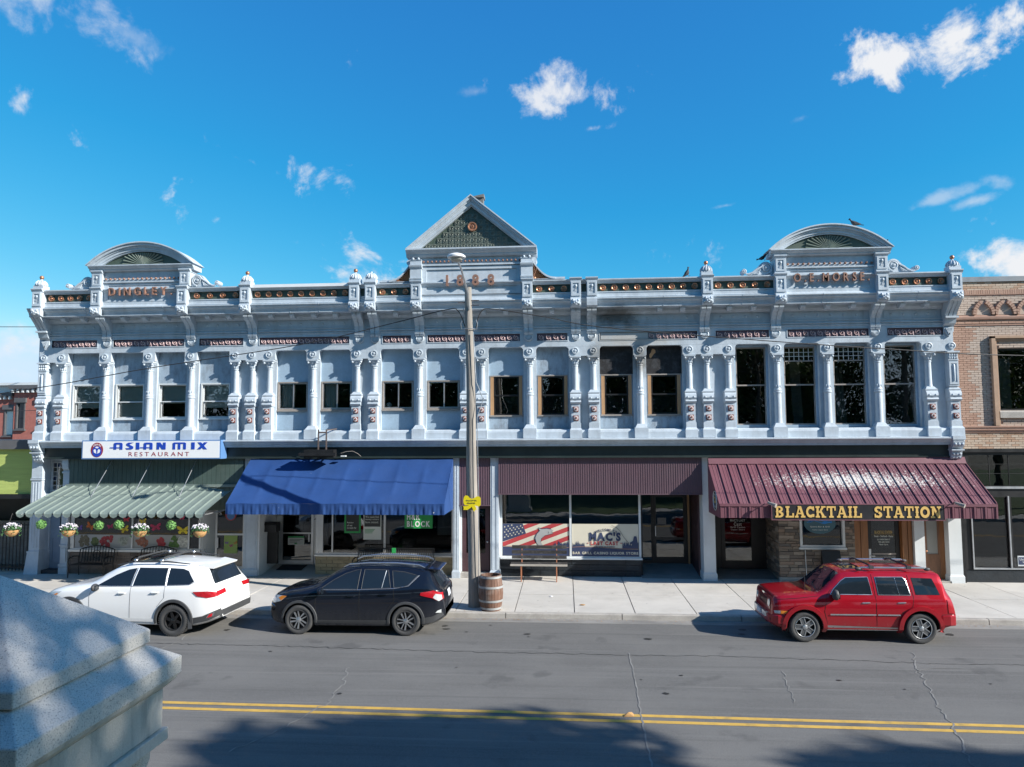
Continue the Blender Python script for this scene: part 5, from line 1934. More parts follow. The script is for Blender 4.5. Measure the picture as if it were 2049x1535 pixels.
# ------------------------------------------------------------------ awnings
M['sage'] = mat('sage_green_awning_metal', (.165, .21, .19), .6, var=.08, scale=1.5, fine=.15, fscale=12, dirt=.25, dcol=(.2, .22, .19), dscale=1.5, speck=.30, speckcol=(.62, .62, .58), speckscale=3.2)
aw1 = thing('green_metal_awning', 'sage green slatted metal awning with scalloped edge over the restaurant window', 'awning', (-14.2, -.2, 0))
X0, X1, NS = -17.3, -11.15, 20
pw = (X1 - X0) / NS
YB, ZB, YF, ZF = -.24, 3.02, -2.42, 2.36


def slat_mesh(yb, zb):
    mb = MB()
    sl = [(yb, zb), ((yb + YF) / 2, (zb + ZF) / 2 + .015), (YF, ZF), (YF - .05, ZF - .05)]
    # scalloped tip
    xs = [0, .012, .03, .05, pw * .5, pw - .05, pw - .03, pw - .012, pw]
    zs = [.035, .035, .012, 0, -.006, 0, .012, .035, .035]
    tip = [0, -.0, -.03, -.065, -.10, -.065, -.03, 0, 0]
    rows = []
    for j, (y, z) in enumerate(sl):
        rows.append([(x, y, z + h) for x, h in zip(xs, zs)])
    rows.append([(x, YF - .058, ZF - .06 + h + t_) for x, h, t_ in zip(xs, zs, tip)])
    vs = [p for r in rows for p in r]
    k = len(xs)
    fs = [(j * k + i, j * k + i + 1, (j + 1) * k + i + 1, (j + 1) * k + i) for j in range(len(rows) - 1) for i in range(k - 1)]
    mb.add(vs, fs)
    # underside skin for thickness
    o = len(vs)
    mb.add([(x, y, z - .006) for x, y, z in vs], [tuple(reversed(f)) for f in fs])
    return mb.mesh('slat', M['sage'])


sm = slat_mesh(YB, ZB)
for k in range(NS):
    me = sm
    if k >= 15:
        t_ = (k - 14) / 6 * .42
        me = slat_mesh(YB + (YF - YB) * t_ * t_ * 1.6, ZB + (ZF - ZB) * t_ * t_ * 1.6)
    link('slat', me, aw1, (X0 + k * pw, 0, rnd.uniform(-.006, .006)))
b_ = MB()
b_.box(X0, X1, -.26, -.2, ZB - .03, ZB + .06)
b_.build('back_flashing', M['sage'], aw1)
fr_ = MB()
for x in (X0 + .06, -14.2, X1 - .06):
    fr_.bar((x, -.22, 2.3), (x, YF + .05, ZF - .07), .035)
fr_.bar((X0, YF + .04, ZF - .06), (X1, YF + .04, ZF - .06), .04)
fr_.build('frame', M['steel'], aw1)
for x in (-15.68, -14.25, -12.65):
    MB().tube([(x, -.2, 3.9), (x, -1.25, 2.74)], .012, 6).build('stay_rod', M['steel'], aw1)

M['bluecloth'] = mat('royal_blue_canvas', (.009, .05, .185), .8, var=.08, scale=1.2, fine=.12, fscale=6, dirt=.12, dcol=(.05, .1, .25), bump=.15, bscale=5, speck=.275, speckcol=(.6, .62, .66), speckscale=7)
aw2 = thing('blue_fabric_awning', 'bright blue fabric awning over the tax office', 'awning', (-7.2, -.2, 0))
X0, X1 = -10.70, -3.74
YB, ZB, YF, ZF = -.26, 3.94, -2.0, 2.60
mb = MB()
nx, ny = 112, 14
vs = []
for j in range(ny + 1):
    t_ = j / ny
    for i in range(nx + 1):
        s = i / nx
        seam_d = abs((s * 8) % 1 - .5) * 2
        sag = -.02 * math.sin(math.pi * t_) * (1 - seam_d ** 4) + .006 * math.sin(s * 40 + t_ * 5)
        vs.append((X0 + (X1 - X0) * s, YB + (YF - YB) * t_ - sag * .6, ZB + (ZF - ZB) * t_ + sag))
mb.add(vs, [(j * (nx + 1) + i, j * (nx + 1) + i + 1, (j + 1) * (nx + 1) + i + 1, (j + 1) * (nx + 1) + i) for j in range(ny) for i in range(nx)], True)
mb.build('canopy', M['bluecloth'], aw2)
mb = MB()
nx, nz_ = 260, 5
vs = []
ph = [rnd.uniform(0, 6) for _ in range(6)]
for j in range(nz_ + 1):
    t_ = j / nz_
    for i in range(nx + 1):
        x = X0 + (X1 - X0) * i / nx
        wob = .010 * math.sin(x * 9 + ph[0] + t_ * 1.2) + .008 * math.sin(x * 23 + ph[1] - t_ * 2) + .006 * math.sin(x * 47 + ph[2] + t_)
        vs.append((x, YF - .004 + wob * min(1, t_ * 2.2), ZF - .335 * t_))
mb.add(vs, [(j * (nx + 1) + i, j * (nx + 1) + i + 1, (j + 1) * (nx + 1) + i + 1, (j + 1) * (nx + 1) + i) for j in range(nz_) for i in range(nx)], True)
mb.build('valance', M['bluecloth'], aw2)
for x in (X0 + .004, X1 - .004):
    MB().px([(YB, ZB), (YF, ZF), (YF, ZF - .33), (YB, 2.27)], x - .003, x + .003).build('side_panel', M['bluecloth'], aw2)
fr_ = MB()
for x in (X0 + .05, -7.2, X1 - .05):
    fr_.tube([(x, YB + .02, 3.88), (x, YF + .05, ZF - .05), (x, YF + .05, ZF - .3), (x, YB, 2.35)], .018, 6)
fr_.build('frame', M['steel'], aw2)

M['maroon'] = mat('maroon_standing_seam', (.155, .055, .075), .68, var=.08, scale=1.2, stretch=(2, 1, 1), fine=.1, fscale=10, dirt=.15, dcol=(.25, .17, .18))
_nt = M['maroon'].node_tree
_b = _nt.nodes['Principled BSDF']
_old = _b.inputs['Base Color'].links[0].from_socket
_g = N(_nt, 'ShaderNodeNewGeometry')
_s = N(_nt, 'ShaderNodeVectorMath', operation='SUBTRACT')
_nt.links.new(_g.outputs['Position'], _s.inputs[0])
_s.inputs[1].default_value = (9.0, -1.05, 3.3)
_d = N(_nt, 'ShaderNodeVectorMath', operation='DIVIDE')
_nt.links.new(_s.outputs[0], _d.inputs[0])
_d.inputs[1].default_value = (3.6, .62, .62)
_l = N(_nt, 'ShaderNodeVectorMath', operation='LENGTH')
_nt.links.new(_d.outputs[0], _l.inputs[0])
_m = N(_nt, 'ShaderNodeMath', operation='MULTIPLY_ADD')
_nt.links.new(pos_noise(_nt, 14, 5, .7), _m.inputs[0])
_m.inputs[1].default_value = -3.4
_nt.links.new(_l.outputs['Value'], _m.inputs[2])
_nt.links.new(mixcol(_nt, ramp(_nt, _m.outputs[0], -1.05, -1.45, 0, .9), _old, (.6, .58, .55)), _b.inputs['Base Color'])
aw3 = thing('maroon_metal_awning', 'maroon standing-seam metal awning splashed with bird droppings', 'awning', (8.6, -.2, 0))
X0, X1, NS = 4.60, 12.57, 26
pw = (X1 - X0) / NS
YB, ZB, YF, ZF = -.36, 3.74, -1.90, 2.62
MB().px([(-.27, 3.95), (-.30, 3.95), (-.40, 3.75), (-.37, 3.72)], X0, X1).build('ridge_flashing', M['maroon'], aw3)
sm = MB()
dz = lambda y: ZB + (ZF - ZB) * (y - YB) / (YF - YB)
sm.add([(0, YB, ZB), (pw - .014, YB, ZB), (pw - .014, YF, ZF), (0, YF, ZF), (0, YB, ZB - .012), (pw - .014, YB, ZB - .012), (pw - .014, YF, ZF - .012), (0, YF, ZF - .012)], [(0, 1, 2, 3), (7, 6, 5, 4), (0, 3, 7, 4), (1, 5, 6, 2), (3, 2, 6, 7), (0, 4, 5, 1)])
sm.add([(pw - .02, YB, ZB - .005), (pw, YB, ZB - .005), (pw, YF, ZF - .005), (pw - .02, YF, ZF - .005), (pw - .02, YB, ZB + .042), (pw, YB, ZB + .042), (pw, YF, ZF + .042), (pw - .02, YF, ZF + .042)], [(0, 3, 2, 1), (4, 5, 6, 7), (0, 1, 5, 4), (1, 2, 6, 5), (2, 3, 7, 6), (3, 0, 4, 7)])
for q in (.33, .66):
    a = pw * q
    sm.add([(a - .01, YB, ZB + .0), (a + .01, YB, ZB), (a + .01, YF, ZF), (a - .01, YF, ZF), (a, YB, ZB + .012), (a, YF, ZF + .012)], [(0, 4, 5, 3), (4, 1, 2, 5), (0, 1, 4), (3, 5, 2)])
spm = sm.mesh('seam_panel', M['maroon'])
vm = MB()
vm.box(.0, pw - .03, -1.90, -1.885, 2.2, 2.55)
vm.box(pw - .05, pw, -1.925, -1.885, 2.2, 2.535)
vm.box(.02, .045, -1.912, -1.89, 2.2, 2.53)
vm.box(pw * .5, pw * .5 + .025, -1.908, -1.89, 2.2, 2.53)
vmm = vm.mesh('valance_panel', M['maroon'])
for k in range(NS):
    link('seam_panel', spm, aw3, (X0 + k * pw, 0, 0))
    link('valance_panel', vmm, aw3, (X0 + k * pw, 0, 0))
MB().box(X0, X1, -1.93, -1.88, 2.545, 2.605).build('eave_trim', M['maroon'], aw3)
for x in (X0 - .012, X1 + .002):
    MB().px([(-.27, 3.93), (YB, ZB), (YF, ZF), (YF, 2.2), (-.27, 2.2)], x, x + .01).build('side_panel', M['maroon'], aw3)
em = MB()
em.lathe([(1, 0), (1, -.006), (0, -.006)], (0, 0, 0), 26, 'x')
em = link('round_emblem', em.mesh('round_emblem', M['black']), aw3, (X0 - .014, -1.35, 2.66), None, scale=(1, .30, .30))
for r in (.29, .20):
    mb = MB()
    mb.tube([(X0 - .024, -1.35 + r * math.cos(a), 2.66 + r * math.sin(a)) for a in [2 * math.pi * q / 24 for q in range(25)]], .009, 4)
    mb.build('emblem_ring', M['offwhite'], em)
mb = MB()
mb.tube([(X0 - .026, -1.35 + .14 * math.cos(a) * (1 - q / 14), 2.66 + .13 * math.sin(a) * (1 - q / 14)) for q, a in enumerate([.5 + .55 * q for q in range(11)])], .014, 4)
mb.build('emblem_scroll', M['gold'], em)
for x in (6.02, 11.33):
    l_ = thing('flood_lamp', 'small grey flood lamp left of the station sign' if x < 8 else 'small grey flood lamp right of the station sign', 'lamp', (x, -1.9, 2.6), group='flood lamps on the maroon awning')
    MB().tube([(x, -1.9, 2.6), (x, -1.95, 2.68), (x - .02, -2.15, 2.66)], .014, 6).build('arm', M['black'], l_)
    MB().tube([(x - .06, -2.12, 2.68), (x + .12, -2.3, 2.60)], [.035, .065], 10).build('lamp_head', M['greywood'], l_)

# ------------------------------------------------------------------ signs
sg = thing('restaurant_sign', 'long white lightbox sign with blue ASIAN MIX and red RESTAURANT lettering', 'sign', (-13.96, -.6, 3.96))
M['signwhite'] = mat('sign_face_white', (.80, .81, .82), .35, var=.02)
M['signblue'] = mat('sign_blue', (.015, .06, .42), .4, var=.03)
M['signframe'] = mat('sign_frame_blue', (.10, .22, .45), .4, var=.05)
M['signred'] = mat('sign_red', (.28, .03, .045), .4, var=.03)
MB().box(-16.42, -11.53, -.74, -.30, 3.965, 4.60).build('cabinet', M['signframe'], sg)
MB().box(-16.38, -11.57, -.748, -.741, 4.0, 4.565).build('sign_face', M['signwhite'], sg)
st = .1


def deco(parts, x, m_):
    """one art-deco letter: filled polygons in a 1 x 1 cell, placed at x"""
    mb = MB()
    for k, P in enumerate(parts):
        mb.py([(x + .30 * a, 4.285 + .235 * b) for a, b in P], -.757 - .0007 * k, -.7485)
    return mb.build('letter', m_, sg)


def arc(cx_, cz_, r0, r1, a0, a1, n_=8, sx=1, sz=1):
    o_ = [(cx_ + sx * r0 * math.cos(a0 + (a1 - a0) * k / n_), cz_ + sz * r0 * math.sin(a0 + (a1 - a0) * k / n_)) for k in range(n_ + 1)]
    i_ = [(cx_ + sx * r1 * math.cos(a0 + (a1 - a0) * k / n_), cz_ + sz * r1 * math.sin(a0 + (a1 - a0) * k / n_)) for k in range(n_, -1, -1)]
    return o_ + i_


def rect(a, b, c_, d_):
    return [(a, c_), (b, c_), (b, d_), (a, d_)]


LA = [rect(0, .32, 0, .82), rect(.72, 1.05, 0, .82), [(0, .82), (.1, .96), (.3, 1.0), (.75, 1.0), (.95, .96), (1.05, .82), (.72, .74), (.32, .74)], rect(-.42, .8, .2, .33)]
LS = [[(.95, 1), (.35, 1), (.1, .85), (.1, .6), (.55, .3), (.35, .22), (.0, .2), (.15, 0), (.7, 0), (.92, .15), (.92, .42), (.45, .72), (.6, .82)]]
LI = [rect(.1, .5, 0, 1)]
LN = [rect(0, .3, 0, 1), rect(.75, 1.05, 0, 1), [(.0, 1), (.42, 1), (1.05, .0), (.65, .0)]]
LM = [rect(0, .3, 0, .9), rect(.62, .9, 0, .9), rect(1.25, 1.55, 0, .9), [(0, .85), (.15, 1), (1.4, 1), (1.55, .85), (1.55, .8), (0, .8)]]
LX = [[(0, 1), (.4, 1), (1.1, 0), (.7, 0)], [(.75, 1), (1.15, 1), (.35, 0), (-.05, 0)]]
for P, x in ((LA, -15.28), (LS, -14.86), (LI, -14.52), (LA, -14.22), (LN, -13.76), (LM, -13.2), (LI, -12.58), (LX, -12.33)):
    deco(P, x, M['signblue'])
lettering('RESTAURANT', -14.74, -12.62, 4.06, 4.20, -.754, .006, M['signred'], sg, bold=-.006, gap=.3)
lg = MB().lathe([(1, 0), (1, -.004), (0, -.004)], (0, 0, 0), 28, 'y').mesh('emblem', M['signred'])
lg = link('emblem', lg, sg, (-15.87, -.749, 4.275), None, scale=(.22, 1, .25))
link('emblem_disc', MB().lathe([(1, 0), (1, -.003), (0, -.003)], (0, 0, 0), 24, 'y').mesh('emblem_disc', M['signblue']), sg, (-15.87, -.7535, 4.225), None, scale=(.165, 1, .185))
lettering('ASIAN MIX', -16.05, -15.69, 4.435, 4.485, -.757, .003, M['signwhite'], sg, 'emblem_lettering', split=False, Mx=arcM(-15.87, 4.46, .17, -16.05, -15.69, 1.9))
for s in (-1, 1):
    MB().py([(-15.87 + s * a, 4.15 + b) for a, b in ((.02, .0), (.1, .04), (.12, .12), (.06, .16), (.03, .1))], -.7595, -.757).build('emblem_leaf', M['signwhite'], sg)
MB().py([(-15.87 + .06 * math.cos(a), 4.36 + .03 * math.sin(a)) for a in [.785 * k for k in range(8)]], -.7595, -.757).build('emblem_leaf', M['signwhite'], sg)

# western slab lettering for the station sign
sg3 = thing('station_sign', 'black board with yellow western lettering BLACKTAIL STATION on the maroon awning', 'sign', (8.57, -1.95, 2.15))
MB().box(6.10, 11.05, -1.975, -1.935, 2.155, 2.615).build('board', mat('sign_board_black', (.022, .022, .025), .4, var=.2, scale=2), sg3)
tr_ = MB()
frame(tr_, 6.09, 11.06, 2.145, 2.625, -1.985, -1.93, .022)
tr_.build('rim', M['maroon'], sg3)
M['western'] = mat('sign_yellow', (.66, .43, .13), .5, var=.08, scale=6)
T_, S_ = .22, .15


def stem(x, w=T_):
    return [rect(x - w / 2, x + w / 2, 0, 1), rect(x - w / 2 - .1, x + w / 2 + .1, 0, S_), rect(x - w / 2 - .1, x + w / 2 + .1, 1 - S_, 1), [(x - w / 2 - .05, .5), (x - w / 2, .58), (x + w / 2, .58), (x + w / 2 + .05, .5), (x + w / 2, .42), (x - w / 2, .42)]]


SL = {
    'B': (1.0, stem(.22) + [arc(.42, .74, .30, .13, -1.57, 1.57, 8, 1.25, .87), arc(.42, .27, .33, .14, -1.57, 1.57, 8, 1.35, .82), rect(.3, .45, .87, 1), rect(.3, .45, 0, .13), rect(.3, .45, .46, .56)]),
    'L': (.9, stem(.22) + [rect(.3, .85, 0, S_), rect(.7, .87, 0, .38)]),
    'A': (1.05, [[(.4, 1), (.66, 1), (.98, .1), (.74, .1)], [(.4, 1), (.56, 1), (.26, .1), (.1, .1)], rect(.0, .36, 0, S_), rect(.62, 1.08, 0, S_), rect(.25, .8, .3, .42), rect(.3, .66, .9, 1)]),
    'C': (.95, [arc(.5, .5, .5, .27, .75, 5.53, 14, .92, 1), rect(.72, .88, .62, .97), rect(.72, .88, .05, .3)]),
    'K': (1.05, stem(.22) + [[(.3, .42), (.48, .42), (.95, .98), (.68, .98)], [(.42, .58), (.6, .62), (1.0, .05), (.7, .05)], rect(.6, 1.05, .88, 1), rect(.62, 1.08, 0, .12)]),
    'T': (1.0, [rect(.39, .61, 0, 1), rect(.27, .73, 0, S_), rect(.03, .97, 1 - S_, 1), rect(.03, .17, .62, 1), rect(.83, .97, .62, 1)]),
    'I': (.5, stem(.25)),
    'S': (.9, [arc(.45, .72, .30, .1, .5, 4.6, 12, 1.3, .95), arc(.45, .27, .31, .1, -2.64, 1.5, 12, 1.3, .9), rect(.7, .84, .66, .98), rect(.06, .2, .02, .34)]),
    'O': (1.0, [arc(.5, .5, .5, .26, 0, 3.1416, 12, .98, 1), arc(.5, .5, .5, .26, 3.1416, 6.2832, 12, .98, 1)]),
    'N': (1.1, [rect(.16, .34, 0, 1), rect(.8, .98, 0, 1), [(.14, 1), (.4, 1), (.98, 0), (.74, 0)], rect(.03, .46, 0, .13), rect(.03, .4, .87, 1), rect(.68, 1.1, .87, 1)]),
}


def slab(txt, x0, x1, z0, z1):
    tot = sum(SL[c][0] + .08 for c in txt) - .08
    sx = (x1 - x0) / tot
    x = x0
    for c in txt:
        mb = MB()
        for k, P in enumerate(SL[c][1]):
            mb.py([(x + a * sx, z0 + b * (z1 - z0)) for a, b in P], -1.990 - .0008 * k, -1.976)
        mb.build('letter', M['western'], sg3)
        x += (SL[c][0] + .08) * sx


slab('BLACKTAIL', 6.20, 8.70, 2.225, 2.56)
slab('STATION', 9.04, 10.94, 2.225, 2.56)

# old projecting sign bracket above the blue awning
br_ = thing('sign_bracket', 'empty black projecting sign frame bolted above the blue awning', 'sign bracket', (-8.1, -.3, 4.0))
m2 = MB()
m2.box(-8.74, -7.50, -1.05, -.95, 4.06, 4.16)
m2.box(-8.6, -7.6, -.95, -.62, 4.0, 4.26)
m2.build('sign_box', M['black'], br_)
for p_, q_ in (((-8.74, -1.0, 4.12), (-8.3, -.3, 4.12)), ((-7.5, -1.0, 4.12), (-7.9, -.3, 4.12)), ((-8.5, -1.0, 4.14), (-7.8, -.32, 4.14)), ((-7.7, -1.0, 4.14), (-8.4, -.32, 4.14)), ((-8.1, -1.0, 4.1), (-8.1, -.3, 4.1))):
    MB().bar(p_, q_, .035).build('strut', M['black'], br_)
M['rust'] = mat('rusty_dark_iron', (.09, .07, .065), .7, var=.3, scale=9)
for x in (-8.22, -7.95):
    MB().bar((x, -.64, 4.26), (x, -.64, 4.93), .04).build('post', M['rust'], br_)
MB().bar((-8.2, -.64, 4.83), (-7.97, -.64, 4.83), .05).build('cross_bar', M['rust'], br_)
MB().bar((-7.95, -.64, 4.9), (-7.75, -.2, 4.95), .035).build('back_stay', M['rust'], br_)
MB().tube([(-7.5, -.5, 4.13), (-7.3, -.5, 4.19), (-7.1, -.45, 4.2), (-6.95, -.4, 4.12), (-6.85, -.34, 4.02)], .007, 5).build('loose_cable', M['greywood'], br_)
MB().box(-7.46, -7.3, -.62, -.5, 4.02, 4.06).build('mount_plate', M['offwhite'], br_)

# ------------------------------------------------------------------ utility pole with street lamp
M['pole'] = mat('weathered_grey_pole', (.30, .275, .245), .9, var=.18, scale=1.2, stretch=(6, 6, .5), fine=.4, fscale=9, dirt=.4, dcol=(.10, .09, .08), dscale=2, dstretch=(4, 4, .4), bump=.6, bscale=10, bstretch=(4, 4, .4))
pl = thing('utility_pole', 'weathered grey wooden utility pole with a street lamp and brackets', 'pole', (-2.55, -4.05, 0))
PX = lambda z: -2.545 - .019 * z
pts = [(PX(z) + .012 * math.sin(z * 1.3), -4.05 + .01 * math.sin(z * .9), z) for z in [-.05 + 8.95 * k / 18 for k in range(19)]]
MB().tube(pts, [.178 - .0075 * k * .98 * .55 * 1.1 for k in range(19)], 14).build('shaft', M['pole'], pl)
MB().tube([(-2.68, -4.15, 8.25), (-2.70, -4.3, 8.7), (-2.80, -4.9, 9.25), (-2.84, -5.3, 9.38)], .03, 8).build('lamp_arm', M['steel'], pl)
lh = MB()
lh.lathe([(.0, .10), (.10, .095), (.20, .06), (.245, .02), (.245, -.02), (.21, -.035)], (-2.84, -5.5, 9.42), 18)
lh = lh.build('lamp_head', mat('lamp_housing_white', (.7, .71, .72), .45), pl)
MB().lathe([(.17, -.035), (.16, -.08), (.10, -.12), (.0, -.14)], (-2.84, -5.5, 9.42), 16).build('lamp_lens', mat('lamp_lens', (.42, .41, .36), .25), lh)
hb = MB()
for z, sx in ((8.52, 1), (8.38, 1), (8.46, -1)):
    hb.tube([(PX(z), -4.08, z), (PX(z) + sx * .3, -4.1, z)], .012, 5)
hb.build('step_bolts', M['rust'], pl)
hb = MB()
for sx in (-1, 1):
    x = PX(7.75)
    hb.tube([(x + sx * .06, -4.06, 7.68), (x + sx * .22, -4.08, 7.7), (x + sx * .24, -4.08, 7.86), (x + sx * .2, -4.08, 7.96)], .014, 5)
hb.tube([(PX(7.7) + .17 * math.cos(a), -4.05 + .17 * math.sin(a), 7.7) for a in [.55 * k for k in range(12)]], .012, 5)
hb.build('wire_clamps', M['steel'], pl)
MB().tube([(PX(7.6) + .13, -4.2, 7.6), (PX(5) + .16, -4.22, 6.2), (PX(5) + .36, -4.2, 5.7), (PX(4) + .17, -4.23, 5.2), (PX(2) + .17, -4.24, 3.0), (PX(.5) + .15, -4.24, .4)], .012, 5).build('conduit', M['steel'], pl)
bow = thing('yellow_ribbon_sign', 'flat yellow bow-shaped sign with black script fixed to the utility pole', 'sign', (-2.6, -4.25, 2.8))
bp_ = [(.0, .10), (-.06, .13), (-.11, .19), (-.18, .2), (-.22, .16), (-.24, .06), (-.235, -.02), (-.2, -.08), (-.12, -.085), (-.07, -.06), (-.11, -.1), (-.19, -.11), (-.25, -.11), (-.225, -.16), (-.24, -.215), (-.12, -.215), (-.03, -.16), (.0, -.12), (.03, -.18), (.07, -.27), (.11, -.21), (.15, -.22), (.12, -.13), (.08, -.08), (.14, -.1), (.21, -.12), (.26, -.08), (.265, .02), (.26, .13), (.22, .17), (.15, .175), (.08, .13)]
MB().py([(-2.6 + a * .95, 2.86 + b * .95) for a, b in bp_], -4.262, -4.25).build('bow', mat('ribbon_yellow', (.68, .56, .01), .45, var=.04), bow)
for x0, x1, z in ((-2.76, -2.46, 2.91), (-2.73, -2.5, 2.84)):
    MB().strip([(x0 + (x1 - x0) * q / 14, z + (.018 if q % 2 else -.018) * (1 if q % 5 else .4)) for q in range(15)], .010, -4.268, .004).build('script_lettering', M['ink'], bow)

M['cable'] = mat('black_cable', (.025, .025, .027), .6)


def cable(name, label, pts, r):
    P = []
    pts = [Vector(p) for p in pts]
    for i in range(len(pts) - 1):
        p0, p1, p2, p3 = pts[max(i - 1, 0)], pts[i], pts[i + 1], pts[min(i + 2, len(pts) - 1)]
        for k in range(6):
            t = k / 6
            P.append(.5 * ((2 * p1) + (-p0 + p2) * t + (2 * p0 - 5 * p1 + 4 * p2 - p3) * t * t + (-p0 + 3 * p1 - 3 * p2 + p3) * t ** 3))
    P.append(pts[-1])
    o_ = MB().tube(P, r, 5).build(name, M['cable'])
    tag(o_, label, 'cable', 'overhead cables')


cable('overhead_cable', 'black cable sagging from the pole down to the left', [(-2.8, -4.05, 7.75), (-3.0, -4.05, 8.22), (-3.35, -4.03, 8.28), (-5, -4, 7.9), (-7.63, -4, 7.34), (-12.1, -4, 6.72), (-15.8, -4, 6.14), (-20, -4, 5.75), (-30, -4, 5.9)], .014)
cable('overhead_cable', 'black cable running from the pole across the burnt windows to the right', [(-2.5, -4.05, 7.75), (-2.35, -4.05, 8.2), (-2.0, -4.03, 8.27), (-.5, -4, 8.02), (1.0, -4, 7.72), (5.1, -4, 7.3), (9.1, -4, 6.96), (12.3, -4, 6.76), (20, -4, 6.6), (30, -4, 6.8)], .014)
cable('distant_cable', 'thin far cable against the clouds at the left edge', [(-70, 30, 14.2), (-52, 34, 14.4), (-40, 38, 14.8)], .03)
cable('distant_cable', 'lower thin far cable in front of the red brick building', [(-70, 30, 6.6), (-48, 34, 7.0), (-36, 36, 7.6)], .025)

# ------------------------------------------------------------------ barrel, benches, board
M['stave'] = mat('old_barrel_wood', (.17, .09, .06), .75, var=.25, scale=2, stretch=(6, 6, .5), fine=.4, fscale=12, dirt=.5, dcol=(.33, .30, .27), dscale=2.5, rnd_var=.12)
M['hoop'] = mat('grey_barrel_hoop', (.36, .37, .37), .55, metal=.3, var=.15, scale=6)
bar = thing('barrel_planter', 'old wooden barrel with grey hoops standing beside the utility pole', 'barrel', (-2.06, -4.36, 0))
prof = [(.265, .0), (.30, .15), (.325, .32), (.333, .46), (.325, .6), (.30, .77), (.272, .93)]
nst = 22
stv = MB()
for k in range(1):
    a0, a1 = 0, 2 * math.pi / nst
    vs = []
    for r, z in prof:
        for a in (a0 + .012, (a0 + a1) / 2, a1 - .012):
            vs.append((r * math.cos(a), r * math.sin(a), z))
        for a in (a1 - .012, a0 + .012):
            vs.append(((r - .03) * math.cos(a), (r - .03) * math.sin(a), z))
    fs = []
    for j in range(len(prof) - 1):
        for i in range(5):
            i2 = (i + 1) % 5
            fs.append((j * 5 + i, j * 5 + i2, (j + 1) * 5 + i2, (j + 1) * 5 + i))
    fs.append(tuple(range(4, -1, -1)))
    fs.append(tuple((len(prof) - 1) * 5 + i for i in range(5)))
    stv.add(vs, fs)
svm = stv.mesh('stave', M['stave'])
for k in range(nst):
    link('stave', svm, bar, (0, 0, 0), rz(2 * math.pi * k / nst), local=True)
MB().lathe([(.24, .80), (.24, .82), (0, .82)], (0, 0, 0), 18).build('barrel_soil', M['dark'], bar, local=True)
for z, r in ((.04, .277), (.24, .318), (.60, .328), (.86, .288)):
    MB().lathe([(r, z), (r + .008, z), (r + .006 if z > .4 else r + .012, z + .055), (r - .004 if z > .4 else r + .004, z + .055)], (0, 0, 0), 28, caps=False).build('hoop', M['hoop'], bar, local=True)
M['hoop2'] = M['hoop']
lid = MB()
for k in range(9):
    a = k * 2.4
    lid.ball((.1 * math.cos(a) * (k % 3), .1 * math.sin(a) * (k % 3), .84), .05, 6, 4, (1, 1, .5))
lid.build('stones_in_barrel', M['kerb'], bar, local=True)

M['benchwood'] = mat('black_worn_bench_wood', (.035, .032, .03), .7, var=.3, scale=4, stretch=(.5, 4, 4), fine=.3, fscale=12, dirt=.4, dcol=(.18, .17, .16), dscale=5)
M['benchseat'] = mat('bleached_bench_seat', (.36, .33, .29), .8, var=.2, scale=3, stretch=(.4, 4, 4), fine=.35, fscale=10)
M['rustred'] = mat('rusty_orange_iron', (.36, .14, .07), .7, var=.15, scale=6)
bn = thing('slatted_bench', 'worn black slatted bench with rust-orange legs in front of the printed window', 'bench', (-.9, -.3, 0))
for x in (-1.47, -.33):
    lg = MB()
    lg.bar((x, -.62, .0), (x, -.62, .50), .09, .03)
    lg.bar((x, -.62, .49), (x, -.2, .46), .06, .03)
    lg.bar((x, -.2, .0), (x, -.2, .48), .06, .03)
    lg.bar((x, -.2, .46), (x, -.08, 1.08), .06, .03)
    lg.build('leg', M['rustred'], bn)
for k, y in enumerate((-.62, -.49, -.36, -.23)):
    MB().box(-1.82, .02, y - .055, y + .055, .50, .545).build('seat_slat', M['benchseat'] if k == 0 else M['benchwood'], bn)
for z, y in ((.70, -.165), (.86, -.135), (1.02, -.10)):
    MB().box(-1.80, .0, y - .03, y + .01, z - .045, z + .06).build('back_slat', M['benchwood'], bn)
M['iron'] = mat('black_iron', (.018, .018, .019), .4, metal=.3, var=.2, scale=6)
hb = thing('mesh_bench', 'black metal mesh bench under the tax office window', 'bench', (-5.7, -.1, 0))
MB().tube([(-7.0, -.12, .46), (-7.0, .0, .93), (-4.42, .0, .93), (-4.42, -.12, .46)], .022, 6).build('back_frame', M['iron'], hb)
mb = MB()
for k in range(34):
    x = -6.97 + 2.52 * k / 33
    mb.bar((x, -.1, .5), (min(x + .12, -4.45), -.01, .9), .012)
    mb.bar((x, -.1, .5), (max(x - .12, -6.97), -.01, .9), .012)
mb.build('back_mesh', M['iron'], hb)
mb = MB()
for k in range(9):
    mb.bar((-7.0, -.14 - .06 * k, .45), (-4.42, -.14 - .06 * k, .45), .018, .012)
for k in range(20):
    mb.bar((-6.95 + .13 * k, -.12, .455), (-6.95 + .13 * k, -.62, .455), .012)
mb.build('seat_mesh', M['iron'], hb)
for x in (-7.02, -4.40):
    lg = MB()
    lg.tube([(x, .0, .0), (x, -.05, .62), (x, -.3, .68), (x, -.6, .64), (x, -.63, .45), (x, -.66, 0)], .022, 6)
    lg.build('side_frame', M['iron'], hb)
MB().box(-5.85, -5.72, -.05, -.02, .78, .95).build('green_tag', M['hrgreen'], hb)


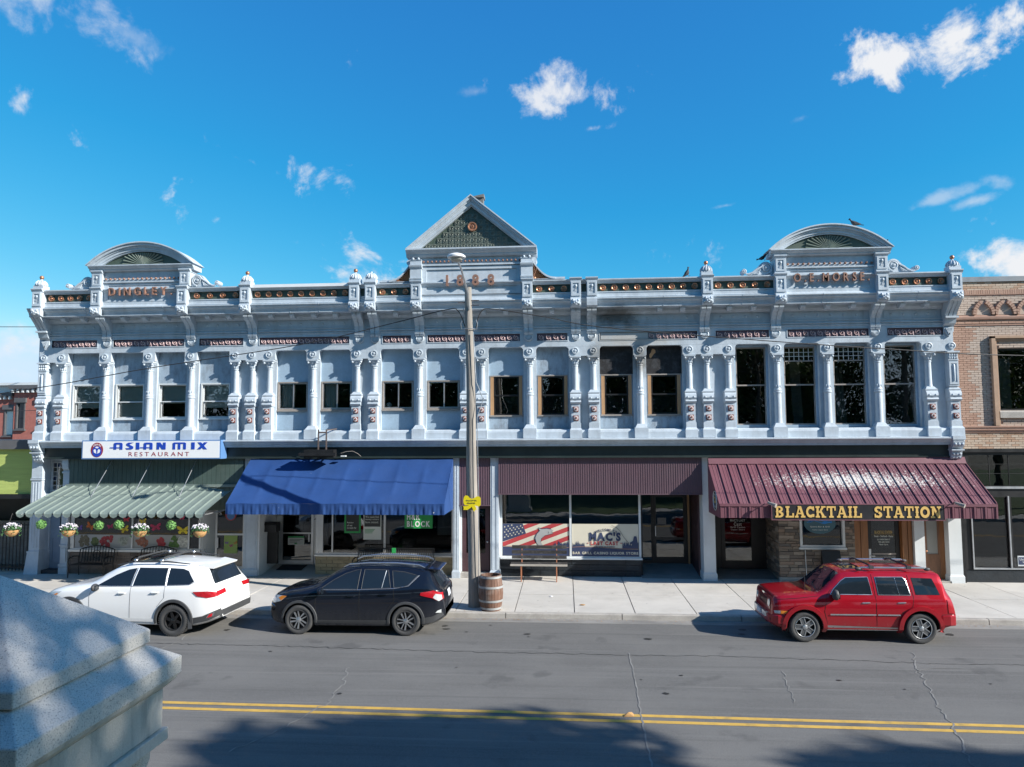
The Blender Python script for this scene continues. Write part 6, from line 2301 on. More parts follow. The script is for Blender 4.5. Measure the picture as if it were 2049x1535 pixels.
def iron_bench(x, y, label):
    t_ = thing('iron_bench', label, 'bench', (x, y, 0), group='iron benches under the restaurant window')
    mb = MB()
    cv = [(-.62 + 1.24 * k / 12, .24, .86 + .12 * math.sin(math.pi * k / 12)) for k in range(13)]
    mb.tube([(-.62, .16, .42)] + cv + [(.62, .16, .42)], .02, 6)
    mb.build('back_frame', M['iron'], t_, local=True)
    mb = MB()
    for k in range(1, 12):
        xx = -.62 + 1.24 * k / 12
        mb.bar((xx, .165, .44), (xx, .24, .86 + .12 * math.sin(math.pi * k / 12)), .016)
    mb.tube([(.14 * math.cos(a), .2, .7 + .14 * math.sin(a)) for a in [.5 * q for q in range(13)]], .012, 5)
    mb.build('back_bars', M['iron'], t_, local=True)
    mb = MB()
    for k in range(8):
        mb.bar((-.62, .14 - .065 * k, .42), (.62, .14 - .065 * k, .42), .03, .014)
    mb.build('seat_bars', M['iron'], t_, local=True)
    for s in (-.62, .62):
        mb = MB()
        mb.tube([(s, .2, .0), (s, .16, .42), (s, .15, .64), (s, -.1, .68), (s, -.33, .64), (s, -.36, .52), (s, -.32, .42), (s, -.36, 0)], .018, 6)
        mb.build('arm_frame', M['iron'], t_, local=True)


iron_bench(-16.1, -.42, 'dark iron bench beside the blue side door')
iron_bench(-13.9, -.42, 'dark iron bench nearer the glass restaurant door')
af = thing('sandwich_board', 'black folding chalkboard standing against the stone front', 'chalkboard', (8.3, -.45, 0))
for s in (-1, 1):
    p_ = MB()
    p_.box(-.28, .28, -.012, .012, 0, 1.05)
    me = p_.mesh('leaf_board', M['black'])
    o = link('leaf_board', me, af, (0, s * .22, 0), Matrix.Rotation(s * .2, 4, 'X'), local=True)
rr = random.Random(9)
for k in range(3):
    z = .80 - .13 * k
    MB().strip([(8.13 + .04 * q, z + rr.uniform(-.03, .03)) for q in range(9)], .014, -.675 + .2 * z + .03, .003).build('chalk_stroke', M['roomwall'], af)
mbx = thing('mailbox', 'black wall mailbox beside the recessed tax office door', 'mailbox', (-10.2, .4, 1.4))
MB().px([(.25, 1.42), (.62, 1.42), (.62, 1.66), (.58, 1.72), (.3, 1.74), (.25, 1.68)], -10.39, -9.98).build('box', M['black'], mbx)
MB().px([(.24, 1.66), (.63, 1.665), (.6, 1.74), (.28, 1.76)], -10.395, -9.97).build('flap', M['iron'], mbx)
MB().box(-10.39, -10.02, .5, .6, .3, 1.4).build('mount', M['black'], mbx)
# drain pipe stub on the stone front
o = MB().tube([(7.62, -.2, .14), (7.6, -.21, 1.0)], .012, 5).build('thin_conduit', M['offwhite'])
tag(o, 'thin pale rod standing against the stone front', 'rod')

# ------------------------------------------------------------------ hanging baskets
M['coir'] = mat('coir_liner', (.42, .24, .10), .95, var=.25, scale=12, fine=.3, fscale=30)
M['petal'] = mat('white_lilac_petals', (.72, .68, .74), .7, var=.08, scale=20, rnd_var=.03)
M['leafg'] = mat('basket_leaves', (.05, .13, .045), .7, var=.3, scale=15)
M['topi'] = mat('pale_topiary_leaves', (.15, .33, .09), .65, var=.35, scale=22)


def leaf_cloud(mb, n_, cx_, cy_, cz_, rx, ry, rz_, s0, s1, rr, shell=.6):
    for _ in range(n_):
        while True:
            v = Vector((rr.uniform(-1, 1), rr.uniform(-1, 1), rr.uniform(-1, 1)))
            if shell < v.length < 1:
                break
        p = Vector((cx_ + v.x * rx, cy_ + v.y * ry, cz_ + v.z * rz_))
        nrm = (v.normalized() + Vector((rr.uniform(-.6, .6), rr.uniform(-.6, .6), rr.uniform(-.6, .6)))).normalized()
        a = nrm.orthogonal().normalized()
        b = nrm.cross(a)
        t = rr.uniform(0, 6.28)
        a, b = a * math.cos(t) + b * math.sin(t), b * math.cos(t) - a * math.sin(t)
        s = rr.uniform(s0, s1)
        mb.add([p - a * s, p + b * s * .55 + nrm * s * .15, p + a * s, p - b * s * .55], [(0, 1, 2, 3)])


def basket(x, label, seed):
    rr = random.Random(seed)
    t_ = thing('flower_basket', label, 'flower basket', (x, -2.43, 1.6), group='flower baskets under the green awning')
    MB().lathe([(.05, .0), (.12, .03), (.18, .10), (.205, .18), (.2, .2), (0, .2)], (0, 0, 0), 14).build('coir_basket', M['coir'], t_, local=True)
    mb = MB()
    for k in range(14):
        a = rr.uniform(0, 6.28)
        L_ = rr.uniform(.06, .2)
        for q in range(5):
            t = q / 4
            px_, py_, pz_ = (.19 + .07 * t) * math.cos(a), (.19 + .07 * t) * math.sin(a), .22 + .05 * math.sin(t * 3) - L_ * t * t
            leaf_cloud(mb, 2, px_, py_, pz_, .02, .02, .02, .02, .04, rr, .0)
    leaf_cloud(mb, 170, 0, 0, .26, .25, .23, .12, .02, .05, rr, .3)
    mb.build('leaves', M['leafg'], t_, local=True)
    mb = MB()
    for _ in range(105):
        a, q = rr.uniform(0, 6.28), math.sqrt(rr.random())
        px_, py_ = .26 * q * math.cos(a), .24 * q * math.sin(a)
        pz_ = .26 + .13 * math.sqrt(max(0, 1 - q * q)) + rr.uniform(-.04, .04)
        mb.ball((px_, py_, pz_), rr.uniform(.014, .027), 6, 3, (1, 1, .6))
    mb.build('blossoms', M['petal'], t_, local=True)
    mb = MB()
    for k in range(3):
        a = 2.1 * k + .4
        mb.tube([(.19 * math.cos(a), .19 * math.sin(a), .2), (0, 0, .72)], .004, 4)
    mb.build('hanger', M['iron'], t_, local=True)


for x, lb, sd in ((-17.44, 'white flower basket at the far left end of the green awning', 1), (-15.56, 'white flower basket hanging before the left end of the window', 2),
                  (-13.22, 'white flower basket hanging before the right half of the window', 3), (-11.29, 'white flower basket nearest the glass restaurant door', 4)):
    basket(x, lb, sd)
for x, z, lb, sd in ((-16.47, 1.98, 'green leaf ball hanging in front of the blue side door', 5), (-14.57, 1.96, 'green leaf ball hanging second from the left', 6),
                     (-13.92, 1.98, 'green leaf ball hanging beside the window mullion', 7), (-12.22, 1.97, 'green leaf ball hanging near the right end of the awning', 8)):
    rr = random.Random(sd)
    t_ = thing('leaf_ball', lb, 'topiary ball', (x, -2.43, z - .15), group='green leaf balls under the awning')
    mb = MB()
    leaf_cloud(mb, 330, 0, 0, .15, .15, .15, .15, .018, .034, rr, .75)
    mb.build('leaves', M['topi'], t_, local=True)
    MB().ball((0, 0, .15), .115, 10, 6).build('core', M['leafg'], t_, local=True)
    MB().tube([(0, 0, .29), (0, 0, .38)], .004, 4).build('hanger', M['iron'], t_, local=True)

# ------------------------------------------------------------------ cars
def interp(tab, s):
    """smooth monotone interpolation through (s, value) pairs"""
    n_ = len(tab)
    if s <= tab[0][0]:
        return tab[0][1]
    if s >= tab[-1][0]:
        return tab[-1][1]
    for i in range(n_ - 1):
        if tab[i][0] <= s <= tab[i + 1][0]:
            break

    def d(k):
        return (tab[k + 1][1] - tab[k][1]) / (tab[k + 1][0] - tab[k][0])

    def m_(k):
        if k == 0:
            return d(0)
        if k == n_ - 1:
            return d(n_ - 2)
        a, b = d(k - 1), d(k)
        return 0 if a * b <= 0 else 2 * a * b / (a + b)
    h = tab[i + 1][0] - tab[i][0]
    t = (s - tab[i][0]) / h
    return (2 * t ** 3 - 3 * t ** 2 + 1) * tab[i][1] + (t ** 3 - 2 * t ** 2 + t) * h * m_(i) + (-2 * t ** 3 + 3 * t ** 2) * tab[i + 1][1] + (t ** 3 - t ** 2) * h * m_(i + 1)


M['tyre'] = mat('dusty_tyre_rubber', (.055, .055, .055), .85, var=.2, scale=6, bump=.2, bscale=30)
M['liner'] = mat('wheel_arch_liner', (.008, .008, .008), .9)
M['clad'] = mat('grey_black_cladding', (.045, .047, .05), .6, var=.15, scale=3)
M['chrome'] = mat('chrome_trim', (.72, .73, .74), .15, metal=1.0, var=.03)
M['satin'] = mat('satin_aluminium', (.60, .62, .64), .3, metal=.9, var=.05)
M['carglass'] = mat('tinted_car_glass', (.012, .018, .025), .03, var=.1, spec=.5)
M['redlens'] = mat('red_tail_lens', (.38, .008, .015), .15, var=.15, scale=14, coat=.8)
M['clearlens'] = mat('clear_lamp_lens', (.48, .50, .50), .12, var=.15, scale=18, coat=.8)
M['amber'] = mat('amber_lens', (.70, .22, .02), .18, coat=.6)
M['alloy'] = mat('machined_alloy', (.58, .59, .60), .3, metal=.9, var=.06)
M['alloydark'] = mat('dark_alloy_pocket', (.03, .031, .033), .45, metal=.4)
M['plate'] = mat('licence_plate', (.55, .58, .62), .5, var=.1, scale=12)


def car(name, label, Xf, Yc, L, tabs, paint, wheels, Rw, flare, squeeze=(1, 1), rot=None):
    s0, s1 = wheels[0][0], wheels[1][0]

    def wp(s):
        return s0 - (s0 - s) * squeeze[0] if s < s0 else (s1 + (s - s1) * squeeze[1] if s > s1 else s)
    tabs = {k: ([(wp(a), b) for a, b in v] if isinstance(v, list) else v) for k, v in tabs.items()}
    S0, S1 = wp(0), wp(L)
    root = thing(name, label, 'car', (Xf, Yc, ZR), rot)
    zt, zs_, wm, wt_, zb = tabs['top'], tabs['sh'], tabs['wm'], tabs['wt'], tabs['bot']
    crease = tabs.get('crease', .03)
    st = sorted({round(v, 3) for t in tabs.values() if isinstance(t, list) for v, _ in t} | {round(S0 + (S1 - S0) * k / 64, 3) for k in range(65)})

    def section(s):
        T, S, W, Wt, B = (interp(q, s) for q in (zt, zs_, wm, wt_, zb))
        S = min(S, T - .02)
        Wsh = W - .045
        Wt = min(Wt, Wsh - .02)
        mid = B + .22 + (S - .10 - B - .22) * .5
        return [(0, B), (W - .16, B), (W - .035, B + .05), (W - .008, B + .2), (W, mid), (W - crease * .4, S - .12), (W - .022, S - .05), (Wsh, S),
                (Wsh + (Wt - Wsh) * .45, S + (T - S) * .5), (Wt + .02, T - .075 * min(1, (T - S) * 4)), (Wt - .05, T - .022 * min(1, (T - S) * 4)), (Wt * .55, T), (0, T + .006)]
    rows = []
    for s in st:
        h = section(s)
        rows.append([(s, -y, z) for y, z in h] + [(s, y, z) for y, z in h[-2:0:-1]])
    k = len(rows[0])
    mb = MB()
    vs = [p for r in rows for p in r]
    fs = [(j * k + i, j * k + (i + 1) % k, (j + 1) * k + (i + 1) % k, (j + 1) * k + i) for j in range(len(rows) - 1) for i in range(k)]
    fs += [tuple(range(k)), tuple(range((len(rows) - 1) * k + k - 1, (len(rows) - 1) * k - 1, -1))]
    mb.add(vs, fs, True)
    me = mb.mesh('body', paint)
    me.materials.append(M['liner'])
    bm = bmesh.new()
    bm.from_mesh(me)
    bvh = BVHTree.FromBMesh(bm)
    bm.free()
    body = link('body', me, root, local=True)
    # wheel arches cut with cylinders
    cut = MB()
    for sx, r in wheels:
        for q in (-1, 1):
            w_ = interp(wm, sx)
            cut.lathe([(Rw + flare, 0), (Rw + flare, q * .8)], (sx, q * (w_ - .30), Rw + .005), 40, 'y')
    cme = cut.mesh('cut', M['liner'])
    co = bpy.data.objects.new('cut', cme)
    COL.objects.link(co)
    co.matrix_world = WM[body.name]
    md = body.modifiers.new('b', 'BOOLEAN')
    md.operation = 'DIFFERENCE'
    md.object = co
    md.solver = 'EXACT'
    md.material_mode = 'TRANSFER'
    bpy.context.view_layer.update()
    dg = bpy.context.evaluated_depsgraph_get()
    nme = bpy.data.meshes.new_from_object(body.evaluated_get(dg))
    body.modifiers.clear()
    nme.name = 'body'
    nme.set_sharp_from_angle(angle=R(32))
    body.data = nme
    bpy.data.objects.remove(co)

    def iw(s):
        return s0 - (s0 - s) / squeeze[0] if s < s0 else (s1 + (s - s1) / squeeze[1] if s > s1 else s)

    def hit(p, d):
        loc, nrm, _, _ = bvh.ray_cast(Vector(p), Vector(d))
        return loc, nrm

    def project(p2, mode, off):
        a, b = p2
        if mode in ('n', 'f', 'top'):
            a = wp(a)
        if mode in ('n', 'f'):
            q = -1 if mode == 'n' else 1
            loc, nrm = hit((a, q * 3, b), (0, -q, 0))
            if loc is None:
                return Vector((a, q * interp(wm, a), b))
        elif mode == 'top':
            loc, nrm = hit((a, b, 4), (0, 0, -1))
        elif mode == 'front':
            loc, nrm = hit((-3, a, b), (1, 0, 0))
        else:
            loc, nrm = hit((L + 3, a, b), (-1, 0, 0))
        if loc is None:
            return None
        if (mode == 'n' and nrm.y > 0) or (mode == 'f' and nrm.y < 0) or (mode == 'top' and nrm.z < 0) or (mode == 'front' and nrm.x > 0) or (mode == 'rear' and nrm.x < 0):
            nrm = -nrm
        return loc + nrm * off

    def patch(nm, pts, mode, m_, off=.006, cell=.06, parent=None):
        xs = [p[0] for p in pts]
        zs = [p[1] for p in pts]
        nx_, nz2 = max(1, int((max(xs) - min(xs)) / cell)), max(1, int((max(zs) - min(zs)) / cell))
        idx, V, F = {}, [], []
        for i in range(nx_):
            for j in range(nz2):
                P = clip_rect(pts, min(xs) + (max(xs) - min(xs)) * i / nx_, min(xs) + (max(xs) - min(xs)) * (i + 1) / nx_, min(zs) + (max(zs) - min(zs)) * j / nz2, min(zs) + (max(zs) - min(zs)) * (j + 1) / nz2)
                f_ = []
                for p in P:
                    key = (round(p[0], 4), round(p[1], 4))
                    if key not in idx:
                        v = project(p, mode, off)
                        if v is None:
                            f_ = []
                            break
                        idx[key] = len(V)
                        V.append(v)
                    if not f_ or f_[-1] != idx[key]:
                        f_.append(idx[key])
                if len(f_) > 2 and f_[0] == f_[-1]:
                    f_.pop()
                if len(set(f_)) > 2 and len(set(f_)) == len(f_):
                    F.append(tuple(f_))
        return MB().add(V, F, True).build(nm, m_, parent or root, local=True)

    def line(nm, pts, mode, m_, r=.008, off=.004, closed=False, parent=None):
        P = []
        q = pts + ([pts[0]] if closed else [])
        for a, b in zip(q[:-1], q[1:]):
            n_ = max(1, int(math.dist(a, b) / .08))
            for t in range(n_):
                P.append((a[0] + (b[0] - a[0]) * t / n_, a[1] + (b[1] - a[1]) * t / n_))
        P.append(q[-1])
        V = [project(p, mode, off) for p in P]
        V = [v for v in V if v is not None]
        return MB().tube(V, r, 5).build(nm, m_, parent or root, local=True)

    def arch(sx, m_, w_in, w_out, off, nm='arch_trim', a0=0, a1=180):
        for q in ('n', 'f'):
            V, F = [], []
            n_ = 28
            for t in range(n_ + 1):
                a = R(a0 + (a1 - a0) * t / n_)
                for r_, of in ((w_in, off), (w_in + .012, off + .012), (w_out - .01, off + .01), (w_out, .0)):
                    rr_ = Rw + r_
                    p = project((iw(sx + rr_ * math.cos(a)), Rw + .005 + rr_ * math.sin(a)), q, of)
                    V.append(p)
            for t in range(n_):
                for c_ in range(3):
                    F.append((t * 4 + c_, t * 4 + c_ + 1, (t + 1) * 4 + c_ + 1, (t + 1) * 4 + c_))
            MB().add(V, F, True).build(nm, m_, root, local=True)

    return root, patch, line, arch, project, section


def rot2(p, a):
    return (p[0] * math.cos(a) - p[1] * math.sin(a), p[0] * math.sin(a) + p[1] * math.cos(a))


def make_wheel(root, s, ys, Rw, style, width=.22):
    """tyre, rim and spokes; the outer face looks along the sign of ys"""
    q = -1 if ys < 0 else 1
    t = MB()
    rr_ = Rw * .655 if style != 'black' else Rw * .62
    w = width
    t.lathe([(rr_, 0), (rr_ + .012, -.004), (rr_ + .05, .012), (Rw - .05, .014), (Rw - .018, .004), (Rw, -.03), (Rw, -w + .03), (Rw - .02, -w), (rr_, -w)], (0, 0, 0), 44, 'y', caps=False)
    if style == 'black':
        for k in range(44):
            a = 2 * math.pi * k / 44
            t.box(-.012, .012, -.06, .006, Rw - .035, Rw + .004, M=Matrix.Rotation(a, 4, 'Y'))
    rot = Matrix.Identity(4) if q > 0 else Matrix.Rotation(math.pi, 4, 'Z')
    wh = link('wheel', t.mesh('wheel', M['tyre']), root, (s, ys, Rw + .002), rot, local=True)
    rim = MB()
    rim.lathe([(rr_ + .004, -.005), (rr_ - .004, .004), (rr_ - .014, .002), (rr_ - .022, -.03), (rr_ - .03, -.10), (.0, -.11)], (0, 0, 0), 40, 'y', caps=False)
    link('rim', rim.mesh('rim', M['alloydark']), wh, local=True)
    lip = MB()
    lip.lathe([(rr_ + .005, -.006), (rr_ + .004, .004), (rr_ - .006, .007), (rr_ - .013, .0)], (0, 0, 0), 40, 'y', caps=False)
    if style == 'jeep' or style == 'rav':
        link('rim_lip', lip.mesh('rim_lip', M['alloy'] if style == 'jeep' else M['alloydark']), wh, local=True)
    n_ = {'jeep': 5, 'rav': 5, 'black': 6}[style]
    sp = MB()
    sd = MB()
    for k in range(n_):
        a = 2 * math.pi * k / n_ + .31
        T = Matrix.Rotation(a, 4, 'Y')
        if style == 'jeep':
            sd.add([(-.06, -.012, .03), (.06, -.012, .03), (.055, -.02, rr_ - .01), (-.055, -.02, rr_ - .01), (-.05, -.06, .03), (.05, -.06, .03), (.05, -.06, rr_ - .01), (-.05, -.06, rr_ - .01)], [(0, 1, 2, 3), (4, 7, 6, 5), (0, 3, 7, 4), (1, 5, 6, 2), (2, 6, 7, 3)], M=T)
            for e in (-1, 1):
                sp.add([(e * .038, -.006, .055), (e * .056, -.006, .05), (e * .060, -.008, rr_ - .006), (e * .042, -.008, rr_ - .006), (e * .038, -.03, .055), (e * .056, -.03, .05), (e * .060, -.03, rr_ - .006), (e * .042, -.03, rr_ - .006)], [(0, 1, 2, 3), (0, 3, 7, 4), (1, 5, 6, 2), (0, 4, 5, 1)], M=T)
        elif style == 'rav':
            for e in (-1, 1):
                w1 = .040 if e > 0 else .022
                sp.add([(e * .012, -.006, .05), (e * .012 + e * .025, -.006, .05), (e * .035 + e * w1, -.004, rr_ - .006), (e * .035, -.004, rr_ - .006), (e * .012, -.05, .05), (e * .037, -.05, .05), (e * .035 + e * w1, -.05, rr_ - .006), (e * .035, -.05, rr_ - .006)], [(0, 1, 2, 3), (0, 3, 7, 4), (1, 5, 6, 2), (0, 4, 5, 1)], M=T)
        else:
            sp.add([(-.035, -.01, .03), (.035, -.01, .03), (.028, -.02, rr_ - .006), (-.028, -.02, rr_ - .006), (-.045, -.06, .03), (.045, -.06, .03), (.036, -.06, rr_ - .006), (-.036, -.06, rr_ - .006)], [(0, 1, 2, 3), (0, 3, 7, 4), (1, 5, 6, 2), (0, 4, 5, 1)], M=T)
    sm_ = M['alloy'] if style != 'black' else M['gloss_black']
    link('spokes', sp.mesh('spokes', sm_), wh, local=True)
    if style == 'jeep':
        link('spoke_pockets', sd.mesh('spoke_pockets', mat('grey_alloy', (.16, .165, .17), .4, metal=.7)), wh, local=True)
    hb_ = MB()
    hb_.lathe([(.06, -.03), (.058, .0), (.03, .012), (0, .014)], (0, 0, 0), 16, 'y')
    for k in range(5):
        a = 2 * math.pi * k / 5
        hb_.ball((.05 * math.sin(a), .0, .05 * math.cos(a)), .011, 6, 4)
    link('hub_cap', hb_.mesh('hub_cap', sm_), wh, local=True)


M['gloss_black'] = mat('gloss_black_alloy', (.012, .012, .013), .2, metal=.3, coat=.5)


def paintmat(name, col, rough=.28, dust=(.2, .18, .15), dustamt=.35, metal=.0, z0=ZR + .75, z1=ZR + .3):
    m_, nt, b = newmat(name)
    g = N(nt, 'ShaderNodeNewGeometry')
    sx = N(nt, 'ShaderNodeSeparateXYZ')
    nt.links.new(g.outputs['Position'], sx.inputs[0])
    n_ = pos_noise(nt, 5, 5, .65, (2.5, 1, .6))
    f_ = N(nt, 'ShaderNodeMath', operation='MULTIPLY')
    nt.links.new(ramp(nt, sx.outputs['Z'], z0, z1, 0, dustamt), f_.inputs[0])
    nt.links.new(ramp(nt, n_, .25, .75, .35, 1), f_.inputs[1])
    nt.links.new(mixcol(nt, f_.outputs[0], col, dust), b.inputs['Base Color'])
    b.inputs['Roughness'].default_value = rough
    b.inputs['Metallic'].default_value = metal
    b.inputs['Coat Weight'].default_value = .9
    b.inputs['Specular IOR Level'].default_value = .1
    b.inputs['Coat Roughness'].default_value = .05
    nt.links.new(ramp(nt, f_.outputs[0], 0, .4, .05, .5), b.inputs['Coat Roughness'])
    return m_


M['paint_black'] = paintmat('black_car_paint', (.006, .008, .014), .25, (.075, .075, .075), .3)
M['paint_red'] = paintmat('red_car_paint', (.34, .006, .016), .3, (.2, .10, .09), .34, .25)
M['paint_white'] = paintmat('white_car_paint', (.78, .79, .79), .3, (.55, .54, .52), .3)


def mirror_trim(patch, nm, pts, m_, **kw):
    for q in ('n', 'f'):
        patch(nm, pts, q, m_, **kw)


def side_mirror(root, s, y, z, m_, sz=(.1, .2, .15)):
    for q in (-1, 1):
        mb = MB()
        mb.ball((s + .02, q * (y + sz[1] / 2 + .02), z), 1, 10, 8, (sz[0] * .7, sz[1] * .6, sz[2] * .62))
        mb.bar((s + .02, q * (y - .06), z - .05), (s + .03, q * (y + .08), z - .04), .05, .04)
        o_ = mb.build('door_mirror', m_, root, local=True)
        MB().box(s + .02 + sz[0] * .55, s + .02 + sz[0] * .62, min(q * (y + .05), q * (y + sz[1])), max(q * (y + .05), q * (y + sz[1])), z - sz[2] * .4, z + sz[2] * .4).build('mirror_glass', M['carglass'], o_, local=True)


def handle(root, s, z, w_, m_):
    for q in (-1, 1):
        mb = MB()
        mb.tube([(s - .10, q * (w_ - .005), z), (s - .08, q * (w_ + .03), z + .005), (s + .08, q * (w_ + .03), z + .01), (s + .10, q * (w_ - .005), z + .01)], .016, 6)
        mb.build('door_handle', m_, root, local=True)


# ---- black crossover
TB = dict(top=[(0, .64), (.06, .79), (.22, .94), (.55, 1.02), (1.0, 1.09), (1.2, 1.14), (1.6, 1.37), (1.98, 1.555), (2.4, 1.615), (3.0, 1.625), (3.6, 1.60), (4.08, 1.55), (4.18, 1.48), (4.42, 1.13), (4.52, 1.02), (4.58, .86), (4.60, .62)],
          sh=[(0, .56), (.06, .72), (.22, .86), (.55, .95), (1.0, 1.01), (1.3, 1.035), (2.4, 1.07), (3.4, 1.11), (4.1, 1.15), (4.4, 1.08), (4.52, .98), (4.6, .55)],
          wm=[(0, .52), (.05, .66), (.15, .76), (.35, .85), (.7, .905), (1.2, .92), (3.5, .925), (4.05, .905), (4.35, .85), (4.5, .77), (4.6, .64)],
          wt=[(0, .40), (.2, .62), (.6, .72), (1.1, .74), (1.5, .68), (2.0, .60), (2.6, .625), (3.5, .61), (4.1, .57), (4.3, .58), (4.45, .62), (4.6, .5)],
          bot=[(0, .34), (.25, .22), (.6, .19), (3.9, .2), (4.3, .27), (4.6, .40)])
XF = -7.50
carB, patch, line, arch, proj, sec = car('black_crossover', 'black crossover with silver roof rails parked before the tax office', XF, -5.63, 4.60, TB, M['paint_black'], ((.93, 0), (3.59, 0)), .35, .055, (.92, .92))
for s in (.93, 3.59):
    arch(s, M['clad'], .045, .115, .012, a0=-8, a1=188)
    for q in (-.92, .92):
        make_wheel(carB, s, q, .35, 'rav')
fw_ = [(1.42, 1.075), (1.52, 1.14), (1.75, 1.29), (2.02, 1.43), (2.3, 1.515), (2.40, 1.525), (2.37, 1.09)]
rw_ = [(2.47, 1.095), (2.50, 1.53), (3.0, 1.525), (3.10, 1.515), (3.20, 1.13), (3.1, 1.125)]
qw_ = [(3.28, 1.135), (3.2, 1.505), (3.5, 1.48), (3.86, 1.40), (3.63, 1.19), (3.5, 1.15)]
for q in ('n', 'f'):
    for nm, P in (('front_window', fw_), ('rear_window', rw_), ('quarter_window', qw_)):
        w_ = patch(nm, P, q, M['carglass'], off=.005)
        line('window_seal', P, q, M['clad'], .011, .003, closed=True)
    line('window_divider', [(3.05, 1.51), (2.98, 1.12)], q, M['satin'], .009)
    line('belt_trim', [(1.40, 1.065), (2.4, 1.08), (3.3, 1.12), (3.64, 1.18), (3.9, 1.405)], q, M['satin'], .009)
    patch('rocker_cladding', [(1.32, .22), (1.30, .36), (3.2, .38), (3.18, .24)], q, M['clad'], off=.012)
    patch('bumper_cladding', [(4.0, .28), (3.98, .42), (4.3, .47), (4.52, .56), (4.56, .46), (4.3, .32)], q, M['clad'], off=.012)
    line('door_gap', [(1.36, .42), (1.33, .75), (1.38, 1.05)], q, M['liner'], .005, .001)
    line('door_gap', [(2.43, .40), (2.43, 1.08)], q, M['liner'], .005, .001)
    line('door_gap', [(3.13, .62), (3.3, .85), (3.27, 1.12)], q, M['liner'], .005, .001)
    patch('tail_lamp', [(3.98, 1.035), (3.97, .97), (4.28, .90), (4.44, .82), (4.55, .86), (4.52, 1.0), (4.3, 1.075)], q, M['redlens'], off=.018, cell=.04)
    patch('tail_lamp_insert', [(4.30, .91), (4.44, .82), (4.52, .86), (4.5, .96), (4.36, 1.0)], q, M['clearlens'], off=.022, cell=.04)
    patch('headlamp', [(.20, .90), (.12, .78), (.20, .73), (.42, .79), (.58, .91), (.45, .915)], q, M['clearlens'], off=.012, cell=.04)
    patch('turn_lamp', [(.42, .80), (.58, .91), (.44, .912), (.34, .86)], q, M['amber'], off=.016, cell=.04)
    line('chrome_lip', [(.10, .70), (.22, .66)], q, M['chrome'], .01)
    patch('rear_reflector', [(4.36, .55), (4.42, .60), (4.5, .62), (4.5, .54)], q, M['clearlens'], off=.018, cell=.03)
handle(carB, 2.22, .93, .905, M['paint_black'])
handle(carB, 3.02, .975, .905, M['paint_black'])
side_mirror(carB, 1.46, .86, 1.06, M['paint_black'])
patch('windscreen', [(1.24, -.66), (1.24, .66), (1.93, .54), (1.93, -.54)], 'top', M['carglass'], off=.006)
patch('back_glass', [(-.56, 1.12), (.56, 1.12), (.46, 1.46), (-.46, 1.46)], 'rear', M['carglass'], off=.008)
patch('grille', [(-.5, .62), (.5, .62), (.56, .72), (-.56, .72)], 'front', M['clad'], off=.01)
patch('lower_grille', [(-.45, .40), (.45, .40), (.5, .55), (-.5, .55)], 'front', M['liner'], off=.01)
patch('licence_plate', [(-.16, .80), (.16, .80), (.16, .96), (-.16, .96)], 'rear', M['plate'], off=.014)
patch('tailgate_trim', [(-.4, 1.0), (.4, 1.0), (.4, 1.035), (-.4, 1.035)], 'rear', M['chrome'], off=.012)
sp_ = MB()
sp_.px([(0, 0)] * 0 + [(-.56, 1.545), (.56, 1.545), (.54, 1.575), (-.54, 1.575)], 4.0, 4.06)
sp_.add([(3.98, -.56, 1.56), (3.98, .56, 1.56), (4.36, .50, 1.515), (4.36, -.50, 1.515), (3.98, -.56, 1.515), (3.98, .56, 1.515), (4.35, .50, 1.49), (4.35, -.50, 1.49)], [(0, 1, 2, 3), (7, 6, 5, 4), (2, 6, 7, 3), (0, 3, 7, 4), (1, 5, 6, 2), (0, 4, 5, 1)])
sp_.build('roof_spoiler', M['paint_black'], carB, local=True)
for q in (-1, 1):
    MB().tube([(1.95, q * .60, 1.575), (2.1, q * .61, 1.645), (2.6, q * .635, 1.69), (3.3, q * .63, 1.69), (3.85, q * .605, 1.64), (4.0, q * .6, 1.58)], [.012, .02, .022, .022, .02, .012], 6).build('roof_rail', M['satin'], carB, local=True)
patch('sunroof', [(2.15, -.42), (2.15, .42), (2.75, .42), (2.75, -.42)], 'top', M['carglass'], off=.006)
MB().tube([(1.26, -.5, 1.165), (1.4, .0, 1.25)], .01, 5).build('wiper', M['clad'], carB, local=True)
MB().box(.6, 4.1, -.6, .6, .2, .34).build('underbody', M['liner'], carB, local=True)

# ---- red boxy utility
TJ = dict(top=[(0, .58), (.05, .66), (.07, .70), (.12, .98), (.2, 1.03), (.7, 1.07), (1.18, 1.10), (1.26, 1.125), (1.55, 1.36), (1.84, 1.57), (2.1, 1.605), (2.8, 1.62), (3.6, 1.61), (4.02, 1.585), (4.12, 1.55), (4.24, 1.2), (4.32, 1.02), (4.37, .9), (4.40, .60)],
          sh=[(0, .50), (.05, .60), (.07, .64), (.12, .90), (.3, .965), (1.2, 1.03), (2.4, 1.05), (3.6, 1.06), (4.1, 1.06), (4.28, .98), (4.36, .84), (4.40, .54)],
          wm=[(0, .56), (.04, .68), (.12, .76), (.3, .825), (.8, .855), (1.5, .862), (3.6, .865), (4.05, .855), (4.25, .835), (4.36, .80), (4.40, .74)],
          wt=[(0, .48), (.1, .66), (.3, .72), (1.1, .735), (1.3, .72), (1.6, .66), (1.9, .61), (2.6, .625), (3.6, .62), (4.05, .60), (4.2, .62), (4.3, .68), (4.40, .6)],
          bot=[(0, .40), (.2, .30), (.6, .25), (3.8, .26), (4.2, .34), (4.40, .40)], crease=.0)
XJ = 4.62
